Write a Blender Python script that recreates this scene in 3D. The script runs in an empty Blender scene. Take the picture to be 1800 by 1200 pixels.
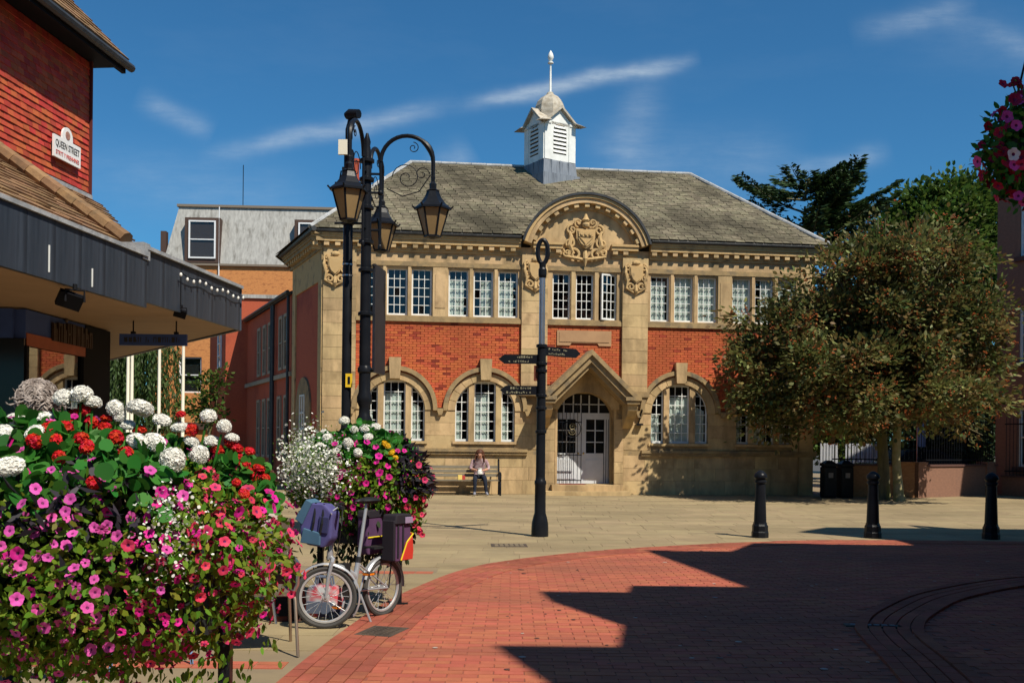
import bpy, math, random
import numpy as np
from mathutils import Vector, Matrix
from mathutils.geometry import tessellate_polygon
random.seed(7); rng = np.random.default_rng(7)
PI = math.pi
scene = bpy.context.scene
col = scene.collection

# ------------------------------------------------------------------ camera
ROLL, FPX, EYE = 0.0105, 1800.0, 1.6
cd = bpy.data.cameras.new('camera'); cam = bpy.data.objects.new('camera', cd); col.objects.link(cam)
cd.sensor_width = 36; cd.lens = 36; cd.shift_y = 175/1800; cd.clip_end = 2000; cd.clip_start = 0.05
scene.render.engine = 'CYCLES'; cy = scene.cycles; cy.max_bounces = 6; cy.diffuse_bounces = 3; cy.glossy_bounces = 3; cy.transmission_bounces = 4; cy.transparent_max_bounces = 10
cam.matrix_world = Matrix.Translation((0, 0, EYE)) @ Matrix.Rotation(PI/2, 4, 'X') @ Matrix.Rotation(ROLL, 4, 'Z')
scene.camera = cam

# ------------------------------------------------------------------ light
SUN_EL = math.radians(52); HD = Vector((-0.65, 0.76, 0))
tdir = Vector((HD.x*math.cos(SUN_EL), HD.y*math.cos(SUN_EL), -math.sin(SUN_EL)))
sd = bpy.data.lights.new('sun', 'SUN'); sd.energy = 5.0; sd.angle = math.radians(0.53); sd.color = (1.0, 0.93, 0.80)
sun = bpy.data.objects.new('sun', sd); col.objects.link(sun)
sun.rotation_euler = tdir.to_track_quat('-Z', 'Y').to_euler(); sun.location = (20, -20, 40)
world = bpy.data.worlds.new('World'); scene.world = world; world.use_nodes = True
scene.view_settings.view_transform = 'Standard'; scene.view_settings.look = 'None'
scene.view_settings.exposure = 0.26; scene.view_settings.gamma = 1.0

def build_sky():
    nt = world.node_tree; nt.nodes.clear(); N = nt.nodes; L = nt.links
    def mth(op, a, b=None, c=None, clamp=False):
        n = N.new('ShaderNodeMath'); n.operation = op; n.use_clamp = clamp
        for i, v in enumerate((a, b, c)):
            if v is None: continue
            if isinstance(v, (int, float)): n.inputs[i].default_value = v
            else: L.new(v, n.inputs[i])
        return n.outputs[0]
    sky = N.new('ShaderNodeTexSky'); sky.sky_type = 'NISHITA'; sky.sun_disc = False
    sky.sun_elevation = SUN_EL; sky.sun_rotation = math.radians(139.5)
    sky.air_density = 1.0; sky.dust_density = 0.45; sky.ozone_density = 3.2; sky.altitude = 300
    tc = N.new('ShaderNodeTexCoord'); sp = N.new('ShaderNodeSeparateXYZ'); L.new(tc.outputs['Generated'], sp.inputs[0])
    yy = mth('MAXIMUM', sp.outputs[1], 0.08)
    a = mth('DIVIDE', sp.outputs[0], yy); b = mth('DIVIDE', sp.outputs[2], yy)
    ahead = mth('MULTIPLY', mth('SUBTRACT', sp.outputs[1], 0.15), 4.0, clamp=True)
    cb = N.new('ShaderNodeCombineXYZ'); L.new(a, cb.inputs[0]); L.new(b, cb.inputs[1])
    def noise(scale, detail, vec, rough=0.55):
        n = N.new('ShaderNodeTexNoise'); n.inputs['Scale'].default_value = scale; n.inputs['Detail'].default_value = detail
        n.inputs['Roughness'].default_value = rough; L.new(vec, n.inputs['Vector']); return n.outputs['Fac']
    warp = mth('MULTIPLY', mth('SUBTRACT', noise(9, 4, cb.outputs[0]), 0.5), 0.06)
    mpf = N.new('ShaderNodeMapping'); mpf.inputs['Rotation'].default_value = (0, 0, -.5); mpf.inputs['Scale'].default_value = (.45, 2.4, 1); L.new(cb.outputs[0], mpf.inputs[0]); fine = noise(42, 8, mpf.outputs[0], 0.7); mid = noise(14, 6, cb.outputs[0], 0.6)
    total = None
    # thin vapour trails and cirrus streaks: start, end (tangent-plane coordinates of the north sky), half width, strength
    streaks = [((-0.055, .325), (.16, .372), .0070, 0.80), ((-0.30, .275), (-.075, .325), .008, .55), ((-.37, .33), (-.30, .30), .010, .35),
               ((.135, .36), (.10, .27), .020, .22), ((.06, .28), (.27, .27), .03, .18), ((.38, .42), (.60, .36), .03, .10),
               ((-.04, .283), (-.08, .26), .015, .25), ((.26, .26), (.36, .285), .010, .30), ((-.45, .26), (-.2, .23), .03, .15), ((.33, .40), (.44, .43), .012, .25),
               ((.42, .415), (.56, .37), .010, .2)]
    for (p0, p1, w, s) in streaks:
        dx, dy = p1[0]-p0[0], p1[1]-p0[1]; ln = math.hypot(dx, dy); dx /= ln; dy /= ln
        u = mth('ADD', mth('MULTIPLY', mth('SUBTRACT', a, p0[0]), dx), mth('MULTIPLY', mth('SUBTRACT', b, p0[1]), dy))
        v = mth('ADD', mth('MULTIPLY', mth('SUBTRACT', a, p0[0]), -dy), mth('MULTIPLY', mth('SUBTRACT', b, p0[1]), dx))
        v = mth('ADD', v, mth('MULTIPLY', warp, 0.35))
        t = mth('DIVIDE', u, ln)
        e = mth('MULTIPLY', mth('MULTIPLY', mth('ADD', t, 0.05), 3.0, clamp=True), mth('MULTIPLY', mth('SUBTRACT', 1.1, t), 4.0, clamp=True))
        q = mth('DIVIDE', v, w); g = mth('POWER', 2.718, mth('MULTIPLY', mth('MULTIPLY', q, q), -1.0))
        k = mth('MULTIPLY', mth('MULTIPLY', g, e), mth('MULTIPLY', mth('MULTIPLY', fine, mid), 3.2*s))
        total = k if total is None else mth('ADD', total, k)
    total = mth('MULTIPLY', total, ahead)
    mp = N.new('ShaderNodeMapping'); mp.inputs['Scale'].default_value = (1.2, 1.2, 4.5); mp.inputs['Rotation'].default_value = (0.25, 0.1, 0.3)
    L.new(tc.outputs['Generated'], mp.inputs[0])
    ci = mth('MULTIPLY', mth('SUBTRACT', noise(2.3, 8, mp.outputs[0], 0.62), 0.56), 0.22, clamp=True)
    total = mth('ADD', total, ci, clamp=True)
    tint = N.new('ShaderNodeMix'); tint.data_type = 'RGBA'; tint.blend_type = 'MULTIPLY'; tint.inputs[0].default_value = 1
    L.new(sky.outputs[0], tint.inputs[6]); tint.inputs[7].default_value = (0.32, 0.775, 1.0, 1)
    mx = N.new('ShaderNodeMix'); mx.data_type = 'RGBA'; L.new(mth('MULTIPLY', total, 0.7, clamp=True), mx.inputs[0])
    L.new(tint.outputs[2], mx.inputs[6]); mx.inputs[7].default_value = (6.0, 7.0, 7.8, 1)
    bg = N.new('ShaderNodeBackground'); bg.inputs[1].default_value = 0.084; L.new(mx.outputs[2], bg.inputs[0])
    out = N.new('ShaderNodeOutputWorld'); L.new(bg.outputs[0], out.inputs[0])
build_sky()

# ------------------------------------------------------------------ helpers
def un(x, y):
    u, v = x-900, y-600
    return u+v*ROLL, v-u*ROLL
def at(x, y, Y):                      # point at depth Y
    u, v = un(x, y); return Vector((u/FPX*Y, Y, EYE-(v-175)/FPX*Y))
def gr(x, y, z=0.0):                  # point on the ground
    u, v = un(x, y); Y = (EYE-z)*FPX/(v-175); return Vector((u/FPX*Y, Y, z))

MW = {}
def thing(name, label, cat, loc=(0, 0, 0), rz=0.0, group=None, kind=None):
    o = bpy.data.objects.new(name, None); col.objects.link(o); o.empty_display_size = 0.2
    o.location = loc; o.rotation_euler = (0, 0, rz)
    MW[o.name] = Matrix.Translation(loc) @ Matrix.Rotation(rz, 4, 'Z')
    if cat: tag(o, label, cat, group)
    if kind: o['kind'] = kind
    return o
def tag(o, label=None, cat=None, group=None, kind=None):
    if label: o['label'] = label
    if cat: o['category'] = cat
    if group: o['group'] = group
    if kind: o['kind'] = kind
    return o
def link(name, me, parent=None, loc=None, rot=None):
    o = bpy.data.objects.new(name, me); col.objects.link(o)
    if parent is not None: o.parent = parent
    if loc is not None: o.location = loc
    if rot is not None:
        if isinstance(rot, Matrix): o.rotation_euler = rot.to_euler()
        else: o.rotation_euler = rot
    return o
def copy_tree(o, parent=None):
    c = o.copy(); col.objects.link(c); c.parent = parent
    for ch in o.children: copy_tree(ch, c)
    return c

class MB:
    def __init__(s): s.v = []; s.f = []; s.m = []
    def add(s, vs, fs, mi=0):
        b = len(s.v); s.v += [tuple(p) for p in vs]
        for f in fs: s.f.append(tuple(i+b for i in f)); s.m.append(mi)
        return s
    def box(s, x0, x1, y0, y1, z0, z1, mi=0, M=None):
        vs = [(x, y, z) for z in (z0, z1) for y in (y0, y1) for x in (x0, x1)]
        if M is not None: vs = [M @ Vector(p) for p in vs]
        return s.add(vs, [(0, 2, 3, 1), (4, 5, 7, 6), (0, 1, 5, 4), (2, 6, 7, 3), (0, 4, 6, 2), (1, 3, 7, 5)], mi)
    def tube(s, pts, r, n=8, mi=0, caps=True, closed=False, flat=1.0):
        pts = [Vector(p) for p in pts]; k = len(pts)
        rs = r if isinstance(r, (list, tuple)) else [r]*k
        vs = []; up = None
        for i, p in enumerate(pts):
            if closed: d = pts[(i+1) % k]-pts[i-1]
            else: d = pts[min(i+1, k-1)]-pts[max(i-1, 0)]
            if d.length < 1e-9: d = Vector((0, 0, 1))
            d.normalize()
            if up is None:
                up = Vector((0, 0, 1)) if abs(d.z) < 0.9 else Vector((1, 0, 0))
            a = up-d*up.dot(d)
            if a.length < 1e-6: a = d.orthogonal()
            a.normalize(); b = d.cross(a); up = a
            for j in range(n):
                t = 2*PI*j/n; vs.append(p+(a*math.cos(t)+b*math.sin(t)*flat)*rs[i])
        fs = []
        for i in range(k if closed else k-1):
            i2 = (i+1) % k
            for j in range(n):
                j2 = (j+1) % n; fs.append((i*n+j, i*n+j2, i2*n+j2, i2*n+j))
        if caps and not closed:
            fs.append(tuple(range(n-1, -1, -1))); fs.append(tuple((k-1)*n+j for j in range(n)))
        return s.add(vs, fs, mi)
    def lathe(s, prof, cx=0, cy=0, n=16, mi=0, a0=0.0, M=None, caps=True):
        vs = []
        for (r, z) in prof:
            for j in range(n):
                t = a0+2*PI*j/n; vs.append(Vector((cx+r*math.cos(t), cy+r*math.sin(t), z)))
        if M is not None: vs = [M @ p for p in vs]
        k = len(prof); fs = []
        for i in range(k-1):
            for j in range(n):
                j2 = (j+1) % n; fs.append((i*n+j, i*n+j2, (i+1)*n+j2, (i+1)*n+j))
        if caps:
            fs.append(tuple(range(n-1, -1, -1))); fs.append(tuple((k-1)*n+j for j in range(n)))
        return s.add(vs, fs, mi)
    def plate(s, outer, holes=(), y0=0.0, y1=0.1, mi=0, fn=None):
        """polygon (with holes) in the x-z plane, extruded from y0 to y1; fn maps (x, y, z) to a point"""
        fn = fn or (lambda x, y, z: (x, y, z))
        loops = [list(outer)]+[list(h) for h in holes]
        tri = tessellate_polygon([[Vector((p[0], p[1], 0)) for p in lp] for lp in loops])
        flat = [p for lp in loops for p in lp]; n = len(flat)
        vs = [fn(p[0], y0, p[1]) for p in flat]+[fn(p[0], y1, p[1]) for p in flat]
        fs = []
        for t in tri:
            a, b, c = t
            ar = (flat[b][0]-flat[a][0])*(flat[c][1]-flat[a][1])-(flat[b][1]-flat[a][1])*(flat[c][0]-flat[a][0])
            if ar < 0: t = (a, c, b)
            fs.append(tuple(t)); fs.append(tuple(i+n for i in reversed(t)))
        o = 0
        for li, lp in enumerate(loops):
            k = len(lp)
            A = sum(lp[i][0]*lp[(i+1) % k][1]-lp[(i+1) % k][0]*lp[i][1] for i in range(k))
            fwd = (A > 0) == (li == 0)
            for i in range(k):
                i2 = (i+1) % k
                q = (o+i2, o+i, o+i+n, o+i2+n)
                fs.append(q if fwd else tuple(reversed(q)))
            o += k
        return s.add(vs, fs, mi)
    def sphere(s, c, r, n=10, m=6, mi=0, M=None):
        if not isinstance(r, (tuple, list)): r = (r, r, r)
        vs = []
        for i in range(m+1):
            t = PI*i/m
            for j in range(n):
                p = 2*PI*j/n; q = Vector((r[0]*math.sin(t)*math.cos(p), r[1]*math.sin(t)*math.sin(p), r[2]*math.cos(t)))
                if M is not None: q = M @ q
                vs.append(Vector(c)+q)
        fs = [(i*n+j, (i+1)*n+j, (i+1)*n+(j+1) % n, i*n+(j+1) % n) for i in range(m) for j in range(n)]
        return s.add(vs, fs, mi)
    def xf(s, M):
        s.v = [tuple(M @ Vector(p)) for p in s.v]; return s
    def mesh(s, name, mats, smooth=False, ang=40):
        me = bpy.data.meshes.new(name); me.from_pydata(s.v, [], s.f)
        mats = mats if isinstance(mats, (list, tuple)) else [mats]
        for m in mats: me.materials.append(m)
        if len(mats) > 1: me.polygons.foreach_set('material_index', s.m)
        if smooth:
            me.polygons.foreach_set('use_smooth', [True]*len(me.polygons)); me.set_sharp_from_angle(angle=math.radians(ang))
        me.update(); return me
    def build(s, name, mats, parent=None, smooth=False, W=False, ang=40, loc=None, rot=None):
        if W and parent is not None: s.xf(MW[parent.name].inverted())
        return link(name, s.mesh(name, mats, smooth, ang), parent, loc, rot)

BOXES = {}
def box_mesh(name, size, mat):
    k = (name, tuple(round(c, 3) for c in size), mat.name)
    if k not in BOXES:
        x, y, z = size; BOXES[k] = MB().box(-x/2, x/2, -y/2, y/2, -z/2, z/2).mesh(name, mat)
    return BOXES[k]
def pieces(parent, name, items, mat, limit=300, many=None, W=False):
    """items: (centre, size, rotation matrix or None); the first `limit` are single objects, the rest one stuff part"""
    inv = MW[parent.name].inverted() if W else Matrix()
    for (c, sz, R) in items[:limit]:
        M = inv @ Matrix.Translation(c) @ (R.to_4x4() if R is not None else Matrix())
        o = link(name, box_mesh(name, sz, mat), parent); o.matrix_basis = M
    if len(items) > limit:
        mb = MB()
        for (c, sz, R) in items[limit:]:
            M = inv @ Matrix.Translation(c) @ (R.to_4x4() if R is not None else Matrix())
            mb.box(-sz[0]/2, sz[0]/2, -sz[1]/2, sz[1]/2, -sz[2]/2, sz[2]/2, 0, M)
        o = mb.build(many or name+'s', mat, parent); o['kind'] = 'stuff'

# ------------------------------------------------------------------ materials
MATS = {}
def M_(name, c1, c2=None, rough=0.8, scale=4.0, bump=0.0, bscale=30.0, isl=0.0, hue=0.0, metal=0.0, spec=0.3, detail=5, stretch=None, c3=None, s3=1.2, emit=None, coat=0.0, transl=0.0, wn=None):
    m = bpy.data.materials.new(name); m.use_nodes = True; nt = m.node_tree; N = nt.nodes; L = nt.links
    p = N['Principled BSDF']; p.inputs['Roughness'].default_value = rough; p.inputs['Metallic'].default_value = metal
    p.inputs['Specular IOR Level'].default_value = spec; p.inputs['Coat Weight'].default_value = coat
    tc = N.new('ShaderNodeTexCoord'); vec = tc.outputs['Object']
    if stretch:
        mp = N.new('ShaderNodeMapping'); mp.inputs['Scale'].default_value = stretch; L.new(vec, mp.inputs[0]); vec = mp.outputs[0]
    rnd = None
    if isl:
        oi = N.new('ShaderNodeObjectInfo'); ge = N.new('ShaderNodeNewGeometry')
        ad = N.new('ShaderNodeMath'); ad.operation = 'ADD'; L.new(oi.outputs['Random'], ad.inputs[0]); L.new(ge.outputs['Random Per Island'], ad.inputs[1])
        fr = N.new('ShaderNodeMath'); fr.operation = 'FRACT'; L.new(ad.outputs[0], fr.inputs[0]); rnd = fr.outputs[0]
    def mixc(fac, a, b):
        x = N.new('ShaderNodeMix'); x.data_type = 'RGBA'
        L.new(fac, x.inputs[0])
        for i, v in ((6, a), (7, b)):
            if isinstance(v, (tuple, list)): x.inputs[i].default_value = (*v[:3], 1)
            else: L.new(v, x.inputs[i])
        return x.outputs[2]
    def noise(sc, det=detail, r=0.6):
        n = N.new('ShaderNodeTexNoise'); n.inputs['Scale'].default_value = sc; n.inputs['Detail'].default_value = det; n.inputs['Roughness'].default_value = r
        L.new(vec, n.inputs['Vector'])
        if rnd is not None:
            n.noise_dimensions = '4D'; mu = N.new('ShaderNodeMath'); mu.operation = 'MULTIPLY'; mu.inputs[1].default_value = 50; L.new(rnd, mu.inputs[0]); L.new(mu.outputs[0], n.inputs['W'])
        return n.outputs['Fac']
    def ramp(v, lo, hi):
        r = N.new('ShaderNodeMapRange'); r.inputs[1].default_value = lo; r.inputs[2].default_value = hi; L.new(v, r.inputs[0]); return r.outputs[0]
    c = c1
    if c2 is not None: c = mixc(ramp(noise(scale), 0.35, 0.65), c1, c2)
    if c3 is not None: c = mixc(ramp(noise(s3), 0.52, 0.72), c, c3)
    if isl:
        h = N.new('ShaderNodeHueSaturation')
        if isinstance(c, (tuple, list)): h.inputs['Color'].default_value = (*c[:3], 1)
        else: L.new(c, h.inputs['Color'])
        r = N.new('ShaderNodeMapRange'); r.inputs[3].default_value = 1-isl; r.inputs[4].default_value = 1+isl; L.new(rnd, r.inputs[0]); L.new(r.outputs[0], h.inputs['Value'])
        if hue:
            m7 = N.new('ShaderNodeMath'); m7.operation = 'MULTIPLY'; m7.inputs[1].default_value = 7.31; L.new(rnd, m7.inputs[0])
            f7 = N.new('ShaderNodeMath'); f7.operation = 'FRACT'; L.new(m7.outputs[0], f7.inputs[0])
            r2 = N.new('ShaderNodeMapRange'); r2.inputs[3].default_value = .5-hue; r2.inputs[4].default_value = .5+hue; L.new(f7.outputs[0], r2.inputs[0]); L.new(r2.outputs[0], h.inputs['Hue'])
        c = h.outputs[0]
    if wn:                                # broad grime and staining laid out over the place itself, not piece by piece
        g2 = N.new('ShaderNodeNewGeometry'); mp2 = N.new('ShaderNodeMapping'); mp2.inputs['Scale'].default_value = wn[2]; L.new(g2.outputs['Position'], mp2.inputs[0])
        n2 = N.new('ShaderNodeTexNoise'); n2.inputs['Scale'].default_value = wn[0]; n2.inputs['Detail'].default_value = 7; n2.inputs['Roughness'].default_value = .68; L.new(mp2.outputs[0], n2.inputs['Vector'])
        c = mixc(ramp(n2.outputs['Fac'], .44, .66), c, (0, 0, 0)); N.active = None
        mxn = c.node; dk = tuple(v*(1-wn[1]) for v in c1[:3]); mxn.inputs[7].default_value = (*(wn[3] if len(wn) > 3 else dk), 1)
    if isinstance(c, (tuple, list)): p.inputs['Base Color'].default_value = (*c[:3], 1)
    else: L.new(c, p.inputs['Base Color'])
    if bump:
        b = N.new('ShaderNodeBump'); b.inputs['Strength'].default_value = min(1.0, bump); b.inputs['Distance'].default_value = 0.02
        L.new(noise(bscale, 6), b.inputs['Height']); L.new(b.outputs[0], p.inputs['Normal'])
    if emit:
        p.inputs['Emission Color'].default_value = (*emit[:3], 1); p.inputs['Emission Strength'].default_value = emit[3]
    if transl:
        t = N.new('ShaderNodeBsdfTranslucent')
        if isinstance(c, (tuple, list)): t.inputs[0].default_value = (*c[:3], 1)
        else: L.new(c, t.inputs[0])
        ms = N.new('ShaderNodeMixShader'); ms.inputs[0].default_value = transl
        L.new(p.outputs[0], ms.inputs[1]); L.new(t.outputs[0], ms.inputs[2]); L.new(ms.outputs[0], N['Material Output'].inputs[0])
    MATS[name] = m; return m
def glass_mat(name, tint=(.86, .90, .90), refl=0.0):
    m = bpy.data.materials.new(name); m.use_nodes = True; nt = m.node_tree; N = nt.nodes; L = nt.links; N.clear()
    tr = N.new('ShaderNodeBsdfTransparent'); tr.inputs[0].default_value = (*tint, 1)
    gl = N.new('ShaderNodeBsdfGlossy'); gl.inputs['Roughness'].default_value = 0.015
    fr = N.new('ShaderNodeLayerWeight'); fr.inputs[0].default_value = .5
    pw = N.new('ShaderNodeMath'); pw.operation = 'POWER'; pw.inputs[1].default_value = 4.0; L.new(fr.outputs['Facing'], pw.inputs[0])
    ad = N.new('ShaderNodeMath'); ad.operation = 'MULTIPLY_ADD'; ad.inputs[1].default_value = .9; ad.inputs[2].default_value = .035+refl; ad.use_clamp = True; L.new(pw.outputs[0], ad.inputs[0])
    ms = N.new('ShaderNodeMixShader'); L.new(ad.outputs[0], ms.inputs[0]); L.new(tr.outputs[0], ms.inputs[1]); L.new(gl.outputs[0], ms.inputs[2])
    o = N.new('ShaderNodeOutputMaterial'); L.new(ms.outputs[0], o.inputs[0]); MATS[name] = m; return m

STONE = M_('sandstone', (.48, .335, .17), (.57, .40, .205), scale=2.2, bump=.25, bscale=25, isl=.10, hue=.006, c3=(.25, .165, .08), s3=1.6, rough=.88, wn=(.9, .45, (1.6, 1.6, .4)))
CARVE = M_('carved_sandstone', (.47, .31, .14), (.54, .37, .175), scale=3, bump=.3, bscale=30, c3=(.19, .13, .07), s3=3.0, rough=.9)
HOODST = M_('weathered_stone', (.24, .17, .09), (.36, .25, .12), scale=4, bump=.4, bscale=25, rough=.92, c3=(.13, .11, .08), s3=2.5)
MORTAR = M_('mortar', (.42, .11, .045), (.36, .09, .04), scale=6)
BRICK = M_('red_brick', (.54, .125, .042), (.47, .10, .036), scale=9, bump=.3, bscale=45, isl=.10, hue=.008, rough=.85, wn=(.55, .35, (1, 1, .6)))
BRICKD = M_('dark_brick', (.30, .045, .02), (.22, .035, .02), scale=9, bump=.3, bscale=45, isl=.3, rough=.85)
REDWALL = M_('red_brick_wall', (.46, .10, .045), (.39, .08, .04), scale=14, bump=.3, bscale=30, rough=.9, c3=(.28, .05, .03), s3=.6)
WHITE = M_('white_paint', (.78, .78, .74), (.66, .66, .62), scale=3, rough=.5)
WEATH = M_('weathered_white', (.72, .68, .60), (.52, .46, .38), scale=5, rough=.8, c3=(.30, .24, .17), s3=3)
LEAD = M_('lead', (.16, .18, .21), (.22, .24, .27), scale=5, rough=.55, stretch=(5, 5, .6), c3=(.09, .10, .12), s3=2)
GUTTER = M_('black_gutter', (.025, .027, .03), (.05, .05, .05), rough=.5)
IRON = M_('black_iron_paint', (.008, .009, .012), (.012, .013, .016), rough=.34, spec=.12, bump=.08, bscale=60)
GLASS = glass_mat('window_glass')
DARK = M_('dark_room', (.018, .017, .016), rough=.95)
CURT = M_('white_curtain', (.80, .80, .72), (.70, .71, .64), scale=3, rough=.9)
SLATE = M_('mossy_roof_tile', (.125, .105, .064), (.21, .182, .122), scale=9.0, isl=.24, hue=.012, rough=.95, bump=.6, bscale=26, c3=(.06, .05, .035), s3=3.2, wn=(.42, .6, (1, 1, 1.6)))
RIDGE = M_('ridge_mortar', (.42, .42, .42), (.26, .26, .25), scale=3, rough=.8)
GOLD = M_('gilt', (.55, .38, .08), rough=.35, metal=.8)
# ------------------------------------------------------------------ ground
BUFF = M_('buff_paving', (.335, .255, .14), (.29, .22, .125), scale=3, isl=.07, hue=.006, bump=.2, bscale=30, rough=.85, c3=(.235, .18, .105), s3=.7, wn=(.5, .38, (.5, 1.2, 1)))
BUFFJ = M_('paving_joint', (.25, .19, .11), (.21, .16, .10), scale=3)
PAVER = M_('clay_paver', (.44, .125, .068), (.38, .105, .058), scale=8, isl=.10, hue=.008, bump=.25, bscale=50, rough=.8, c3=(.30, .085, .05), s3=.9, wn=(.55, .42, (.6, 1.1, 1), (.26, .085, .05)))
PAVJ = M_('paver_joint', (.27, .085, .052), (.21, .07, .045), scale=5)
EDGEP = M_('edge_paver', (.36, .10, .055), (.29, .085, .05), scale=8, isl=.14, hue=.008, bump=.25, bscale=50, rough=.82, wn=(.7, .4, (1, 1, 1)))
TARM = M_('tarmac', (.07, .065, .06), (.09, .085, .08), scale=6, rough=.9)

EDGE = [(-1.75, 2.0), (-1.62, 4.5), (-1.52, 6.71), (-1.39, 8.52), (-1.14, 10.51), (-.54, 12.75), (.34, 14.08), (1.74, 15.33), (4.0, 16.6), (5.73, 17.07), (8.58, 17.15), (13, 17.2), (30, 17.3)]
def catmull(pts, n=8):
    P = [Vector((*p, 0)) if len(p) == 2 else Vector(p) for p in pts]; out = []
    for i in range(len(P)-1):
        p0 = P[max(i-1, 0)]; p1 = P[i]; p2 = P[i+1]; p3 = P[min(i+2, len(P)-1)]
        for k in range(n):
            t = k/n; out.append(.5*((2*p1)+(-p0+p2)*t+(2*p0-5*p1+4*p2-p3)*t*t+(-p0+3*p1-3*p2+p3)*t**3))
    out.append(P[-1]); return out
EC = catmull(EDGE, 10)
ECA = np.array([(p.x, p.y) for p in EC])
def edge_dist(x, y):
    """signed distance to the kerb line, positive on the brick side"""
    p = np.array((x, y)); a = ECA[:-1]; d = ECA[1:]-a; t = np.clip(((p-a)*d).sum(1)/(d*d).sum(1), 0, 1)
    q = a+d*t[:, None]-p; k = int(np.argmin((q*q).sum(1))); n = (d[k][1], -d[k][0])
    return math.sqrt((q[k]**2).sum())*(1 if ((x-a[k][0])*n[0]+(y-a[k][1])*n[1]) > 0 else -1)
def build_ground():
    g = MB().box(-400, 400, -60, 900, -.6, -.09).build('ground', TARM); g['kind'] = 'structure'
    # stone-flagged square
    pl = MB().box(-40, 40, -6, 60, -.085, -.006).build('plaza_paving', BUFFJ); pl['kind'] = 'structure'
    items = []; y = 2.0; row = 0
    while y < 34:
        h = random.choice((.42, .52, .6)); x = -11.0+random.random()*.6
        while x < 17:
            w = random.uniform(.55, .95); cx, cy = x+w/2, y+h/2
            if abs(cx) < .53*cy+1.2 and edge_dist(cx, cy) < .45 and not (cx < -1.0 and abs(cy-12.4) < .35) and not (cx < -1.0 and abs(cy-7.25) < .33):
                dz = random.uniform(-.0006, .0006)
                items.append((Vector((cx, cy, -.026+dz)), (round(w-.008, 2), round(h-.008, 2), .05), None))
            x += w
        y += h
    def vis(it):
        c = it[0]; return -(it[1][0]/c.y) if abs(c.x) < .5*c.y else 1
    vi = sorted(items, key=vis); pieces(pl, 'paving_slab', vi, BUFF, 300, 'paving_slabs')
    # two thin lines of red brick let into the flags
    st = []
    for yy in (12.4, 7.25):
        x = -9.0
        while x < -.9:
            if edge_dist(x, yy) < -.05:
                for k in (-.055, .055): st.append((Vector((x, yy+k*1.05, -.025)), (.205, .1, .05), None))
            x += .215
    pieces(pl, 'brick_strip_paver', st, PAVER, 300)
    # brick carriageway bed, 4 mm below its pavers
    bed = [(p.x, p.y) for p in EC]+[(30, -6), (-1.9, -6)]
    mb = MB(); tri = tessellate_polygon([[Vector((x, y, 0)) for x, y in bed]])
    mb.add([(x, y, .004) for x, y in bed], [t if ((bed[t[1]][0]-bed[t[0]][0])*(bed[t[2]][1]-bed[t[0]][1])-(bed[t[1]][1]-bed[t[0]][1])*(bed[t[2]][0]-bed[t[0]][0])) > 0 else (t[0], t[2], t[1]) for t in tri])
    rd = mb.build('brick_road', PAVJ); rd['kind'] = 'structure'
    # border rows follow the curve
    bord = []
    seg = []; s = 0
    for i in range(len(EC)-1):
        d = EC[i+1]-EC[i]; seg.append((s, d.length, EC[i], d.normalized())); s += d.length
    def onc(t):
        for (s0, l, p, d) in seg:
            if s0 <= t <= s0+l: return p+d*(t-s0), d
        return seg[-1][2], seg[-1][3]
    for r in range(5):
        off = .055+r*.11; t = 3.9+r*.1
        while t < 22:
            p, d = onc(t); n = Vector((d.y, -d.x, 0)); c = p+n*off
            if abs(c.x) < .53*c.y+.5:
                bord.append((Vector((c.x, c.y, .001+random.uniform(-.0015, .0015))), (.2, .1, .03), Matrix.Rotation(math.atan2(d.y, d.x), 3, 'Z')))
            t += .21
    bord.sort(key=lambda i: i[0].y); pieces(rd, 'border_paver', bord, EDGEP, 300, 'border_pavers')
    # second kerb line: a corner in rows of brick round the shaded carriageway to the right
    K = catmull([(2.30, 5.2, 0), (2.72, 7.4, 0), (2.88, 8.4, 0), (3.05, 9.05, 0), (3.5, 9.9, 0), (4.5, 11.2, 0), (6.2, 12.5, 0), (8.6, 13.2, 0)], 8)
    KA = np.array([(p.x, p.y) for p in K])
    def kd(x, y):
        p = np.array((x, y)); a = KA[:-1]; d = KA[1:]-a; t = np.clip(((p-a)*d).sum(1)/(d*d).sum(1), 0, 1)
        q = a+d*t[:, None]-p; k = int(np.argmin((q*q).sum(1))); n = (d[k][1], -d[k][0])
        return math.sqrt((q[k]**2).sum())*(1 if ((x-a[k][0])*n[0]+(y-a[k][1])*n[1]) > 0 else -1)
    s = 0; seg.clear()
    for i in range(len(K)-1):
        d = K[i+1]-K[i]; seg.append((s, d.length, K[i], d.normalized())); s += d.length
    ktot = s; kb = []
    for r in range(5):
        off = .055+r*.115; t = r*.07
        while t < ktot:
            p, d = onc(t); n = Vector((d.y, -d.x, 0)); c = p+n*off
            kb.append((Vector((c.x, c.y, .002+(.010 if r in (0, 4) else .0))), (.205, .1, .04), Matrix.Rotation(math.atan2(d.y, d.x), 3, 'Z')))
            t += .215
    pieces(rd, 'kerb_paver', kb, EDGEP, 300, 'kerb_pavers')
    # field of pavers, running bond across the street
    f = []; y = 3.0; row = 0
    while y < 17.2:
        x = -2.0+(row % 2)*.105
        while x < 9.2:
            cx, cy = x+.105, y+.0525
            if abs(cx) < .53*cy+.3 and edge_dist(cx, cy) > .50:
                k = kd(cx, cy)
                if k < -.03 or k > .60:
                    f.append((Vector((cx, cy, -.006+random.uniform(-.0018, .0018))), (.2, .096, .03), Matrix.Rotation(random.gauss(0, .006), 3, 'Z') ))
            x += .21
        y += .105; row += 1
    f.sort(key=lambda i: (0 if (abs(i[0].x) < .49*i[0].y and i[0].y > 6.7) else 1, i[0].y))
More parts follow.
